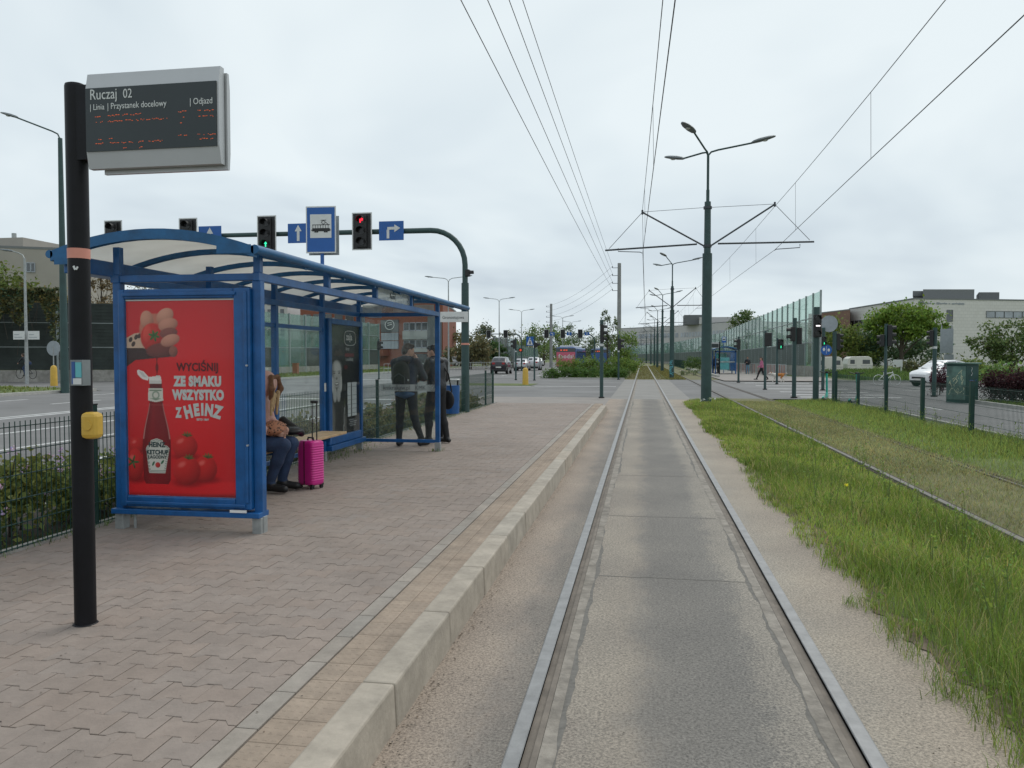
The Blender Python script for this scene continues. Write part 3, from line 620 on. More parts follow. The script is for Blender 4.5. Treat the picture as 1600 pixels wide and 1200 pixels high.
# bench
for i in range(3): box('bench_plank', 'wood', SH, BX+.10+i*.125, BX+.215+i*.125, Y0+.25, 10.35, PZ+.43, PZ+.465, .006)
for y in (6.9, 8.3, 9.8): MB().beam((BX+.02, y, PZ+.405), (BX+.46, y, PZ+.405), .045, .045).beam((BX+.24, y, PZ+.38), (BX+.02, y, PZ+.2), .035, .035, (0, 1, 0)).obj('bench_bracket', 'blue', SH)
box('sticker', 'paper', SH, BX+.036, BX+.038, BAY[3]-.03, BAY[3]+.03, 1.2, 1.32)
# --- advertising case on the near end
AX0, AX1, AZ0, AZ1, AY = BX+.045, FX-.04, .40, 2.27, Y0-.055
ad = MB()
for x0, x1, z0, z1 in ((AX0, AX0+.062, AZ0, AZ1), (AX1-.145, AX1, AZ0, AZ1), (AX0+.062, AX1-.145, AZ0, AZ0+.095), (AX0+.062, AX1-.145, AZ1-.085, AZ1)): ad.box(x0, x1, AY-.03, AY+.11, z0, z1)
ad = ad.obj('advert_case', 'blue', SH, bevel=.012)
box('case_moulding', 'blue', ad, AX0+.05, AX1-.12, AY-.045, AY-.0305, AZ1-.062, AZ1-.03, .008); box('case_moulding', 'blue', ad, AX0+.05, AX1-.05, AY-.045, AY-.0305, AZ0+.02, AZ0+.05, .008); box('case_moulding', 'blue', ad, AX1-.05, AX1-.02, AY-.045, AY-.0305, AZ0+.06, AZ1-.03, .008)
box('base_rail', 'blue', SH, AX0-.08, FX+.038, AY-.05, AY+.13, AZ0-.065, AZ0-.02, .005)
box('white_strip', 'white_paint', ad, AX1-.18, AX1-.03, AY-.06, AY-.052, AZ0-.018, AZ0+.004)
for z in (.95, 1.62): MB().tube([(AX1-.022, AY-.03, z), (AX1-.022, AY-.05, z)], .008, 10).obj('lock', 'alu', ad)
for x in (BX+.02, FX-.0): box('foot', 'galv', SH, x-.04, x+.04, AY-.02, AY+.06, PZ-.02, AZ0-.0655, .003)
MB().tube([(BX+.14, AY+.03, PZ-.02), (BX+.14, AY+.03, AZ0-.066)], .012, 8).obj('conduit', 'galv', SH)
PW0, PW1, PH0, PH1 = AX0+.064, AX1-.147, AZ0+.097, AZ1-.087
def ssm(a, b_, x): q = np.clip((x-a)/(b_-a), 0, 1); return q*q*(3-2*q)
def grid_print(nx, ny, fn, name, tomap, parent):
    U, Vv = np.meshgrid(np.linspace(0, 1, nx), np.linspace(0, 1, ny)); col = fn(U.ravel(), Vv.ravel())
    v = tomap(U.ravel(), Vv.ravel()); i = (np.arange(ny-1)[:, None]*nx+np.arange(nx-1)[None]).ravel()
    return link(name, npmesh(name, v, np.stack([i, i+1, i+nx+1, i+nx], 1), col), 'print', parent)
def heinz_print(u, v):
    x = 155+u*550; y = 1005-v*910                     # poster units: x 155..705, y 95 (top)..1005
    S = lambda c: np.array(lin(c))
    col = np.tile(S((205, 28, 36)), (len(x), 1)); 
    gl = np.exp(-((x-470)/230)**2-((y-520)/420)**2); col = col*(.86+.26*gl)[:, None]
    def put(mask, c, a=1.): col[:] = col*(1-(mask*a)[:, None])+np.asarray(c)*(mask*a)[:, None]
    def el(cx, cy, rx, ry, ang=0., soft=.07):
        ca, sa = math.cos(R(ang)), math.sin(R(ang)); dx, dy = x-cx, y-cy; p = (dx*ca+dy*sa)/rx; q = (-dx*sa+dy*ca)/ry; r = np.sqrt(p*p+q*q); return 1-ssm(1-soft, 1+soft, r), p, q, r
    def blob(cx, cy, rx, ry, ang, hi, lo, lx=-.35, ly=-.5):
        m_, p, q, r = el(cx, cy, rx, ry, ang); ca, sa = math.cos(R(ang)), math.sin(R(ang)); dx, dy = (x-cx)/rx, (y-cy)/ry
        sh = np.clip(.55-.55*(dx*-lx+dy*-ly)*1.2-.25*r*r+.25, 0, 1); c = S(lo)*(1-sh)[:, None]+S(hi)*sh[:, None]; col[:] = col*(1-m_[:, None])+c*m_[:, None]
    def poly(pts, c, a=1.):
        ins = np.zeros(len(x), bool)
        for (x1, y1), (x2, y2) in zip(pts, pts[1:]+pts[:1]):
            if y1 == y2: continue
            cnd = ((y1 > y) != (y2 > y)) & (x < (x2-x1)*(y-y1)/(y2-y1)+x1); ins ^= cnd
        put(ins.astype(float), S(c), a)
    # table top
    tb = ssm(930, 950, y+.02*(x-300)); put(tb, S((212, 28, 36))); put(tb*ssm(0, 40, y-(1010-.10*(x-300)))*(x > 330), S((120, 16, 26)), .8); put(ssm(985, 1005, y), S((110, 14, 22)), .6)
    # sleeve, wrist, fist and tomato
    poly([(155, 300), (240, 300), (330, 345), (395, 335), (400, 358), (300, 366), (200, 375), (155, 405)], (58, 34, 34)); poly([(155, 272), (195, 252), (235, 246), (250, 320), (155, 318)], (196, 168, 146))
    for a in ((176, 280), (205, 268), (190, 300), (222, 262)): blob(a[0], a[1], 9, 13, 30, (70, 50, 46), (50, 34, 34))
    blob(300, 230, 78, 70, 0, (196, 120, 98), (120, 60, 52)); blob(262, 190, 34, 44, -8, (205, 148, 124), (128, 72, 60)); blob(290, 270, 62, 66, 0, (206, 48, 40), (118, 18, 22)); blob(262, 250, 20, 40, 10, (216, 74, 60), (180, 36, 34))
    blob(330, 330, 74, 34, -4, (120, 58, 52), (66, 34, 34)); blob(395, 335, 22, 26, 0, (150, 92, 78), (88, 50, 46)); blob(355, 172, 46, 34, -28, (212, 156, 132), (132, 74, 62)); blob(370, 212, 50, 31, -12, (206, 148, 126), (120, 64, 54)); blob(372, 250, 46, 24, -8, (140, 80, 72), (96, 50, 48)); blob(380, 284, 50, 27, -16, (204, 146, 124), (122, 66, 58))
    for k in range(6):
        a = k*60+15; blob(298+15*math.cos(R(a)), 262+13*math.sin(R(a)), 15, 6, a, (62, 110, 52), (38, 74, 36))
    put((np.abs(x-310) < 5+3*np.sin(y/9))*(y > 362)*(y < 452), S((96, 14, 20)), .9)
    # tomatoes
    for cx, cy, rx, ry in ((200, 772, 40, 38), (447, 772, 64, 56), (190, 862, 44, 76), (552, 873, 57, 60), (455, 885, 70, 66)):
        m_, p, q, r = el(cx+6, cy+ry*.86, rx*1.05, ry*.3, 0, .5); put(m_, S((84, 8, 18)), .55); blob(cx, cy, rx, ry, 0, (206, 40, 40), (104, 12, 20))
        m_, p, q, r = el(cx-rx*.35, cy-ry*.42, rx*.26, ry*.16, -25, .7); put(m_, S((232, 120, 112)), .55)
        if cx > 300:
            for k in range(5): a = -160+k*38; blob(cx+12+13*math.cos(R(a)), cy-ry*.86+7*math.sin(R(a)), 15, 4, a, (96, 96, 52), (52, 58, 34))
    for k in range(5): blob(178+16*math.cos(R(k*72)), 850+16*math.sin(R(k*72)), 18, 5, k*72, (70, 96, 56), (40, 60, 36))
    # bottle
    hw = np.interp(y, [500, 565, 610, 660, 700, 735, 780, 930, 950], [32, 34, 42, 56, 66, 72, 74, 70, 60]); d = (x-303)/hw; bm = (1-ssm(.96, 1.02, np.abs(d)))*(y > 480)*(y < 950)
    c = S((128, 18, 28))*(1-.30*np.abs(d)**3)[:, None]+S((60, 8, 14))*0; c = c*(1+.18*np.exp(-((d+.35)/.2)**2))[:, None]; col[:] = col*(1-bm[:, None])+c*bm[:, None]
    put(np.exp(-((np.abs(d)-.93)/.035)**2)*(y > 575)*(y < 740), S((228, 170, 164)), .6)
    poly([(274, 484), (330, 484), (328, 507), (276, 507)], (92, 26, 30)); poly([(264, 506), (338, 506), (340, 562), (302, 570), (262, 562)], (206, 206, 196)); poly([(270, 512), (332, 512), (333, 518), (269, 518)], (120, 140, 120)); poly([(270, 552), (332, 552), (302, 562)], (120, 140, 120))
    m_, p, q, r = el(302, 537, 20, 20, 0, .1); put(m_, S((130, 148, 130)), .9); m_, p, q, r = el(302, 537, 12, 12, 0, .1); put(m_, S((204, 204, 194)))
    poly([(268, 453), (302, 450), (330, 453), (333, 484), (268, 484)], (226, 224, 220)); poly([(268, 470), (333, 470), (333, 484), (268, 484)], (204, 202, 198)); poly([(304, 447), (326, 447), (328, 454), (302, 454)], (214, 212, 208)); poly([(206, 424), (214, 419), (240, 428), (268, 455), (262, 470), (232, 462), (210, 442)], (222, 220, 216)); poly([(214, 424), (236, 432), (258, 456), (236, 452)], (196, 194, 190))
    for s, cc in ((1., (206, 208, 200)), (.955, (34, 74, 58)), (.925, (206, 208, 200)), (.865, (70, 110, 92)), (.845, (206, 208, 200))):
        k = [(247, 785), (254, 772), (270, 768), (272, 748), (302, 738), (334, 748), (338, 768), (356, 772), (368, 785), (345, 900), (262, 900)]; cx, cy = 305, 822
        poly([(cx+(a-cx)*s, cy+(b_-cy)*s) for a, b_ in k], cc)
    blob(307, 862, 13, 13, 0, (196, 60, 56), (140, 24, 28)); blob(284, 856, 5, 12, 30, (60, 110, 80), (40, 80, 60)); blob(331, 848, 5, 12, 40, (60, 110, 80), (40, 80, 60))
    put((np.abs(y-583) < 1.2)*(.5+.5*np.sin(x/40)), S((210, 110, 110)), .35)
    return np.clip(col*np.array([1.12, 1.0, 1.0]), 0, 1)
po = grid_print(260, 430, heinz_print, 'poster', lambda u, v: np.stack([PW0+u*(PW1-PW0), np.full_like(u, AY-.004), PH0+v*(PH1-PH0)], 1), ad)
def px(x): return PW0+(x-155)/550*(PW1-PW0)
def pz(y): return PH0+(1005-y)/910*(PH1-PH0)
sxp, ly = .92, AY-.006
def ptext(s, x, y, h, m, sx=1., bold=.004, rot=0.): return text(s, h/910*(PH1-PH0)/.70, m, ad, (px(x), ly, pz(y)), rot=(R(90), R(rot), 0), ax='CENTER', sx=sx, bold=bold)
mat('print_white', (.60, .58, .57), .4, var=.03); mat('print_maroon', (.115, .008, .014), .4, var=.03); mat('print_ink', (.02, .045, .05), .4)
ptext('WYCIŚNIJ', 517, 424, 36, 'print_maroon', .86, .003); ptext('ZE SMAKU', 517, 492, 42, 'print_white', .76, .0075); ptext('WSZYSTKO', 519, 555, 42, 'print_white', .74, .0075); ptext('Z', 418, 637, 42, 'print_white', .62, .0075)
for ch, x, y, r, hh in (('H', 474, 638, -14, 54), ('E', 512, 628, -7, 51), ('I', 539, 625, 0, 50), ('N', 570, 628, 7, 51), ('Z', 609, 637, 15, 54)): ptext(ch, x, y, hh, 'print_white', .72, .0085, r)
ptext('ESTD 1869', 540, 652, 9, 'print_white', 1., .001)
ptext('HEINZ', 304, 778, 22, 'print_ink', .9, .002); ptext('KETCHUP', 306, 812, 20, 'print_ink', .85, .002); ptext('ŁAGODNY', 306, 832, 15, 'print_ink', .9, .001)
box('case_glass', 'case_glass', ad, PW0-.004, PW1+.004, AY-.022, AY-.018, PH0-.004, PH1+.004)
box('poster_clip', 'sign_white', ad, PW0+.002, PW1-.002, AY-.010, AY-.007, PH1-.012, PH1-.001)
# --- advertising case in the far bay of the back wall
ZY0, ZY1, ZX = BAY[3]+.05, Y1-.05, BX+.03
c2 = MB()
for y0, y1, z0, z1 in ((ZY0, ZY0+.11, .42, 2.25), (ZY1-.07, ZY1, .42, 2.25), (ZY0+.11, ZY1-.07, .42, .53), (ZY0+.11, ZY1-.07, 2.17, 2.25)): c2.box(ZX-.10, ZX+.05, y0, y1, z0, z1)
c2 = c2.obj('advert_case', 'blue', SH, bevel=.01)
box('case_lip', 'blue', c2, ZX-.08, ZX+.09, ZY0-.02, ZY1+.02, .34, .415, .006)
def zaja_print(u, v):
    S = lambda c: np.array(lin(c)); y = 1-v; col = np.tile(S((20, 22, 24)), (len(u), 1))
    def put(m_, c, a=1.): col[:] = col*(1-(m_*a)[:, None])+S(c)*(m_*a)[:, None]
    def el(cx, cy, rx, ry, s=.12): r = np.sqrt(((u-cx)/rx)**2+((y-cy)/ry)**2); return 1-ssm(1-s, 1+s, r)
    put(el(.16, .12, .3, .2, .5), (58, 64, 60), .7); put(el(.1, .30, .36, .12, .4), (34, 38, 36))
    put(el(.20, .42, .26, .17, .3), (14, 14, 15)); put(el(.21, .43, .165, .105, .15), (170, 168, 166)); put(el(.215, .49, .12, .075, .2), (176, 174, 172)); put(el(.24, .39, .12, .05, .7), (206, 204, 202), .7); put(el(.06, .45, .07, .12, .8), (70, 68, 68), .7)
    for cx in (.14, .30): put(el(cx, .437, .036, .006, .7), (50, 46, 46), .85); put(el(cx, .420, .05, .004, .7), (80, 76, 76), .8)
    put(el(.215, .485, .03, .012, .6), (120, 116, 114)); put(el(.22, .535, .07, .014, .3), (60, 50, 50)); put(el(.22, .532, .055, .006, .3), (224, 222, 220))
    for cx, s in ((.07, 1), (.37, -1)):
        for k in range(4): put(el(cx+s*k*.022, .53+k*.012, .022, .07, .3), (204-k*10, 202-k*10, 200-k*10))
        put(el(cx+s*.09, .63, .06, .07, .3), (176, 174, 172))
    put(((u > .02)*(u < .42)*(y > .70)).astype(float), (46, 46, 46)); put(el(.06, .86, .1, .16, .3), (108, 104, 98)); put(((np.abs(u-.47+.1*(y-.72)) < .012)*(y > .76)).astype(float), (150, 150, 148))
    for x0, x1 in ((.58, .70), (.73, .90)): put(((u > x0+.02*(y-.53))*(u < x1+.02*(y-.53))*(y > .53)*(y < .85)).astype(float), (206, 208, 210))
    for k in range(7): put(((u > .58)*(u < .90)*(np.abs(y-.57-k*.042) < .0016)).astype(float), (120, 122, 126))
    put(((u > .5)*(u < .82)*(np.abs(y-.272) < .014)).astype(float), (116, 16, 26)); put(el(.53, .385, .06, .02, .2), (96, 14, 22))
    for k, (a, b_) in enumerate(((.62, .80), (.66, .9), (.62, .88), (.66, .86))): put(((u > a)*(u < b_)*(np.abs(y-.885-k*.018) < .005)).astype(float), (150, 152, 156), .7)
    return np.clip(col, 0, 1)
zy0, zy1 = ZY0+.112, ZY1-.072
grid_print(90, 260, zaja_print, 'poster', lambda u, v: np.stack([np.full_like(u, ZX+.01), zy0+u*(zy1-zy0), .532+v*1.636], 1), c2)
def zt(s, u, v, size, m, bold=.002): return text(s, size, m, c2, (ZX+.013, zy0+u*(zy1-zy0), .532+v*1.636), rot=(R(90), 0, R(90)), sx=1.0, bold=bold)
mat('print_grey', (.42, .44, .44), .4, var=.03)
zt('zaja', .545, .868, .15, 'print_white', .004); zt('łączy', .52, .772, .07, 'print_grey', .001); zt('z mobilną', .52, .672, .075, 'print_grey', .001)
rg = MB(); cyc, czc = zy0+.67*(zy1-zy0), .532+.885*1.636; rg.tube([(ZX+.014, cyc+.235*math.copysign(abs(math.cos(a))**.6, math.cos(a)), czc+.11*math.copysign(abs(math.sin(a))**.6, math.sin(a))) for a in [2*math.pi*k/28 for k in range(29)]], .006, 5); rg.obj('logo_outline', 'print_white', c2)
box('case_glass', 'case_glass', c2, ZX+.030, ZX+.034, zy0, zy1, .532, 2.168)
# ================================================================== tram stop sign behind the shelter
sp_ = at(505, 11.55); t = T('tram_stop_sign', 'blue tram stop sign with tram pictogram on slim pole rising above the shelter roof', 'sign', (sp_[0], sp_[1], PZ), R(4))
MB().tube([(0, 0, -.05), (0, 0, 3.2)], .028, 12).obj('pole', 'sign_blue', t, smooth=True)
pl = box('sign_plate', 'sign_white', t, -.225, .225, -.05, -.042, 3.0, 3.68, .02); box('rear_plate', 'sign_grey', t, -.21, .245, .03, .036, 2.98, 3.55, .02)
box('blue_field', 'sign_blue', pl, -.207, .207, -.054, -.0505, 3.02, 3.66, .012); box('white_panel', 'sign_white', pl, -.158, .158, -.058, -.0545, 3.22, 3.56)
b = MB(); yy = (-.0615, -.0585)
b.box(-.125, .135, *yy, 3.315, 3.36)
for k in range(7): b.box(-.12+k*.038, -.114+k*.038, *yy, 3.36, 3.405)
b.box(-.125, .135, *yy, 3.405, 3.413); b.box(-.14, -.125, *yy, 3.325, 3.34); b.box(.135, .148, *yy, 3.325, 3.34)
for x in (-.08, -.05, .06, .09): b.box(x-.013, x+.013, *yy, 3.298, 3.315)
for a, c in (((.04, 3.413), (.075, 3.445)), ((.075, 3.445), (.04, 3.47)), ((.11, 3.413), (.075, 3.445)), ((.01, 3.445), (.04, 3.47)), ((.01, 3.445), (.04, 3.413)), ((.0, 3.475), (.085, 3.475))): b.beam((a[0], -.06, a[1]), (c[0], -.06, c[1]), .004, .007)
b.obj('tram_pictogram', 'black', pl)
# ================================================================== mesh fences
def fence(name, label, x, ys_, z0, h, post_h, m, spacing, post_w, nh=6):
    t = T(name, label, 'fence', (x, ys_[0], z0))
    for y in ys_:
        y -= ys_[0]; p = box('post', m, t, -post_w/2, post_w/2, y-post_w/2, y+post_w/2, -.2, post_h, .004); box('post_cap', 'black', p, -post_w/2-.003, post_w/2+.003, y-post_w/2-.003, y+post_w/2+.003, post_h+.0005, post_h+.012)
    for a, c in zip(ys_, ys_[1:]):
        a -= ys_[0]; c -= ys_[0]; b = MB(); off = post_w/2+.008; r_ = .0026
        n = int((c-a)/spacing)
        for k in range(n): y = a+(k+.5)*(c-a)/n; b.box(off-r_, off+r_, y-r_, y+r_, .05, h)
        for k in range(nh):
            z = .08+k*(h-.12)/(nh-1)
            for q in ((.005, -.005)): b.box(off+q-.003, off+q+.003, a, c, z-.003, z+.003)
        b.obj('wire_panel', m, t)
    return t
fence('mesh_fence', 'green wire mesh fence along the back edge of the platform', -4.755, [1.2+2.5*i for i in range(10)]+[24.9], PZ-.05, 1.05, 1.12, 'fence_green', .052, .05)
fence('mesh_fence', 'green wire mesh fence with square posts beside the side road on the right', 6.95, [3.2+3.0*i for i in range(10)], .0, 1.08, 1.17, 'fence_green', .052, .085, 6)
fq = at(994, 64); fence('mesh_fence', 'dark green fence panels beyond the crossing next to the trimmed hedge', -1.9, [62+2.5*i for i in range(12)], 0, 1.15, 1.2, 'fence_green', .04, .06)
fence('mesh_fence', 'dark green fence between the far grassed track and the far platform', 5.9, [116+3*i for i in range(20)], 0, 1.2, 1.25, 'fence_green', .03, .08)
# ================================================================== signal heads, poles, gantries
def head(parent, loc, rz, n=3, lit=None, board=True, s=1., ped=False, sym=None):
    """signal head facing -Y when rz = 0, centred on loc"""
    w, hh = .15*s, .15*n*s; o = MB().box(-w, w, -.06*s, .12*s, -hh, hh).obj('signal_head', 'black', parent, bevel=.02*s, loc=loc, rot=(0, 0, rz))
    if board:
        MB().box(-w-.14*s, w+.14*s, .0, .008, -hh-.07*s, hh+.07*s).obj('backing_board', 'black', o, bevel=.02)
        b = MB(); W, H_ = w+.14*s, hh+.07*s
        for x0, x1, z0, z1 in ((-W, W, H_-.03, H_), (-W, W, -H_, -H_+.03), (-W, -W+.03, -H_+.03, H_-.03), (W-.03, W, -H_+.03, H_-.03)): b.box(x0, x1, -.004, -.001, z0, z1)
        b.obj('white_border', 'sign_white', o)
    for k in range(n):
        z = hh-.15*s-k*.30*s; mm = 'lens_dark'; on = lit and lit[0] == k
        MB().tube([(0, -.061*s, z), (0, -.070*s, z)], .10*s, 14).obj('lens', 'lens_dark', o)
        b = MB(); a0 = [math.pi*q/10 for q in range(-1, 12)]; r_ = .112*s
        v = [(r_*math.cos(a), y, z+r_*math.sin(a)) for y in (-.06*s, -.22*s) for a in a0]; q = len(a0); b.add(v, [(i, i+1, q+i+1, q+i) for i in range(q-1)]); b.obj('visor', 'black', o)
        if on:
            b = MB(); yy = -.074*s; S = .09*s
            if sym == 'up': b.beam((0, yy, z-S*.8), (0, yy, z+S*.2), .01, S*.35, (1, 0, 0)); b.add([(-S*.6, yy, z+S*.1), (S*.6, yy, z+S*.1), (0, yy, z+S*.85)], [(0, 1, 2)])
            elif sym == 'right':
                b.beam((-S*.3, yy, z-S*.8), (-S*.3, yy, z+.1*S), .01, S*.4, (1, 0, 0)); b.beam((-S*.5, yy-.001, z+.2*S), (S*.3, yy-.001, z+.2*S), .01, S*.4); b.add([(S*.15, yy-.002, z-S*.4), (S*.9, yy-.002, z+.2*S), (S*.15, yy-.002, z+.8*S)], [(0, 1, 2)])
            elif sym == 'bar': b.box(-S, S, yy-.01, yy, z-S*.26, z+S*.26)
            elif sym == 'ped':
                b.ell((0, yy, z+S*.6), (S*.22, .01, S*.22), 8, 5); b.beam((0, yy, z-.1*S), (0, yy, z+.4*S), .012, S*.45, (1, 0, 0)); b.beam((-.35*S, yy, z-.85*S), (0, yy, z-.1*S), .012, S*.2, (1, 0, 0)); b.beam((.35*S, yy, z-.85*S), (0, yy, z-.1*S), .012, S*.2, (1, 0, 0))
            else: b.tube([(0, yy+.004, z), (0, yy, z)], S, 14)
            b.obj('lit_lamp', lit[1], o)
    return o
def arrow_sign(parent, x, z, y, w, h, kind):
    o = box('lane_sign', 'sign_blue', parent, x-w/2, x+w/2, y-.012, y, z-h/2, z+h/2, .01); b = MB(); yy = y-.016; S = h/2
    if kind == 'up': b.beam((x, yy, z-S*.8), (x, yy, z+S*.25), .006, S*.28, (1, 0, 0)); b.add([(x-S*.38, yy-.002, z+S*.2), (x+S*.38, yy-.002, z+S*.2), (x, yy-.002, z+S*.85)], [(0, 1, 2)])
    elif kind == 'right':
        b.beam((x-S*.35, yy, z-S*.8), (x-S*.35, yy, z+S*.12), .006, S*.28, (1, 0, 0)); b.beam((x-S*.42, yy-.0015, z+S*.25), (x+S*.4, yy-.0015, z+S*.25), .006, S*.28); b.add([(x+S*.35, yy-.004, z-S*.15), (x+S*.98, yy-.004, z+S*.25), (x+S*.35, yy-.004, z+S*.65)], [(0, 1, 2)])
    elif kind == 'left':
        b.beam((x+S*.35, yy, z-S*.8), (x+S*.35, yy, z+S*.12), .006, S*.28, (1, 0, 0)); b.beam((x+S*.42, yy-.0015, z+S*.25), (x-S*.4, yy-.0015, z+S*.25), .006, S*.28); b.add([(x-S*.35, yy-.004, z-S*.15), (x-S*.35, yy-.004, z+S*.65), (x-S*.98, yy-.004, z+S*.25)], [(0, 1, 2)])
    b.obj('arrow', 'sign_white', o); return o
def gantry(label, loc, arm, za, heads, signs, s=1., r=.10):
    t = T('signal_gantry', label, 'traffic lights', loc); R0 = .95
    MB().tube([(0, 0, -.2), (0, 0, za*.72)], [r*1.15, r], 16).obj('mast', 'green_pole', t, smooth=True)
    pts = [(0, 0, za*.70), (0, 0, za-R0)]+[(-R0+R0*math.cos(a), 0, za-R0+R0*math.sin(a)) for a in [math.pi/2*k/8 for k in range(1, 9)]]+[(-arm, 0, za+.03)]
    MB().tube(pts, [r*.74]*(len(pts)-1)+[r*.5], 14).obj('arm', 'green_pole', t, smooth=True)
    for x, lit, sy in heads: head(t, (-x, -.16, za), 0, 3, lit, True, s, sym=sy)
    for x, w, h, k in signs: arrow_sign(t, -x, za, -.12, w, h, k)
    return t
g1 = at(727, 21.3); ga = gantry('curved green mast over the left road, its arm passing above the shelter with arrow signs', g1, 11.6, 5.12, [(2.84, (0, 'lit_red'), 'right'), (5.62, (2, 'lit_green'), 'up'), (8.0, None, None), (10.35, None, None)], [(2.02, .70, .52, 'right'), (4.7, .62, .54, 'up'), (7.35, .70, .54, 'up')], .98)
ns = box('street_sign', 'sign_white', ga, -.66, .11, -.135, -.125, 2.63, 2.91, .006); text('Gronostajowa', .115, 'dark_steel', ns, (-.60, -.138, 2.72), sx=.9); MB().tube([(0, 0, 2.02), (0, 0, 2.07)], .113, 16, False).obj('tape_band', 'tape', ga)
head(ga, (.10, -.02, 3.95), R(90), 1, None, False, .6)
g2 = at(815, 96); gantry('distant mast with two signal heads and grey signs left of the tall lamps', g2, 5.2, 4.5, [(1.95, None, None), (4.05, None, None)], [], .95, .09)
g3 = at(929, 88); gantry('distant mast with three signal heads and blue lane signs above the bus', g3, 5.9, 4.3, [(1.6, None, None), (3.55, None, None), (5.4, None, None)], [(.85, .55, .36, 'up'), (2.85, .55, .36, 'up'), (4.75, .55, .36, 'left')], .95, .09)
def sigpole(label, u, d, top, heads, r=.07, tape=False, m='green_pole'):
    p = at(u, d); t = T('signal_pole', label, 'traffic light', p); zt = zat(top, d)
    MB().tube([(0, 0, -.1), (0, 0, zt)], r, 14).obj('pole', m, t, smooth=True); MB().tube([(0, 0, -.05), (0, 0, .06)], r*1.6, 14).obj('base', 'black', t)
    for (du, v0, v1, rz, n, lit, sy) in heads:
        h_ = (v1-v0)/FPX*d; s = h_/(.30*n); x = du/FPX*d; head(t, (x*math.cos(YAW), -.14*(1 if abs(rz) < 1 else 0)+x*math.sin(YAW), zat((v0+v1)/2, d)), rz, n, lit, False, s, sym=sy)
        MB().beam((0, 0, zat((v0+v1)/2, d)), (x, 0, zat((v0+v1)/2, d)), .05, .05).obj('bracket', 'black', t)
    if tape: MB().tube([(0, 0, zat(tape, d)-.05), (0, 0, zat(tape, d)+.05)], r+.006, 14, False).obj('tape_band', 'paper', t)
    return t
sigpole('dark signal pole standing alone between the platform end and the hedge', 940, 32.4, 500, [(1.5, 507, 535, R(90), 3, None, None)], .075, 539)
sigpole('thin signal pole at the right end of the trimmed hedge', 966.5, 59, 523, [(2, 529, 546, R(90), 2, None, None)], .07, 549)
t4 = sigpole('thin signal pole left of the yellow bollard', 806, 58, 529, [(-3, 531, 545, R(-80), 2, None, None), (8, 544, 550, 0, 1, (0, 'lit_orange'), None)], .06, 549)
t5 = sigpole('thin signal pole carrying the blue pedestrian crossing sign', 835, 57, 525, [(3, 535, 543, R(90), 1, None, None)], .06)
q = MB().box(-.58, -.06, -.09, -.08, zat(540, 57), zat(526, 57)).obj('crossing_sign', 'sign_blue', t5); z0, z1 = zat(538.8, 57), zat(527, 57); MB().add([(-.54, -.094, z0), (-.10, -.094, z0), (-.32, -.094, z1)], [(0, 1, 2)]).obj('white_triangle', 'sign_white', q); MB().beam((-.36, -.098, z0+.05), (-.31, -.098, z0+.3), .004, .05, (1, 0, 0)).beam((-.26, -.098, z0+.05), (-.31, -.098, z0+.3), .004, .05, (1, 0, 0)).ell((-.3, -.098, z0+.38), (.04, .004, .04), 8, 4).obj('walking_figure', 'black', q)
sigpole('signal pole nearest the far tram shelter, two lamps turned left', 1154, 52, 526, [(-1, 530, 546, R(-90), 2, None, None)], .07)
sigpole('signal pole in front of the woman walking with a dog', 1195.5, 40.8, 517, [(4, 520, 541, R(180), 2, None, None)], .065)
sigpole('signal pole with green walking figure beside the dog', 1214, 49, 528, [(5, 530, 546, 0, 2, (1, 'lit_green'), 'ped')], .065)
sigpole('tall signal pole with two black heads, aerial rod on top', 1241, 32.5, 497, [(-4, 511, 533, R(-90), 2, None, None), (7, 512, 538, R(160), 3, None, None)], .085)
sigpole('dark green tram signal showing a white bar, at the end of the right grass', 1275, 29.6, 480, [(0, 492, 527, R(3), 3, (1, 'lit_white'), 'bar')], .11)
t6 = sigpole('signal pole with round blue cycle sign under a green walking figure', 1286, 40, 512, [(0, 526, 540, 0, 2, (1, 'lit_green'), 'ped')], .08)
b6 = MB().tube([(.12, -.12, zat(547, 40)), (.12, -.135, zat(547, 40))], .27, 20).obj('cycle_sign', 'sign_blue', t6); MB().box(.113, .127, -.139, -.136, zat(553, 40), zat(541, 40)).ell((0, -.138, zat(546, 40)), (.06, .004, .09), 8, 4).ell((.23, -.138, zat(547, 40)), (.06, .004, .08), 8, 4).obj('white_symbols', 'sign_white', b6)
MB().tube([(.28, .06, zat(506, 40)), (.28, .075, zat(506, 40))], .42, 20).obj('round_sign_back', 'sign_grey', t6)
sigpole('signal pole with three lamps turned right, between the two green scooters', 1303.5, 28.9, 518, [(7, 521, 547, R(75), 3, None, None)], .075)
sigpole('signal pole with two back-turned heads, white bicycle leaning behind', 1383.5, 42, 506, [(7, 508, 541, R(80), 3, None, None), (-7, 523, 541, R(-100), 2, None, None)], .075)
sigpole('signal pole in front of the white car, single black head', 1460, 33.6, 512, [(-6, 516, 541, R(-120), 3, None, None)], .085, 543)
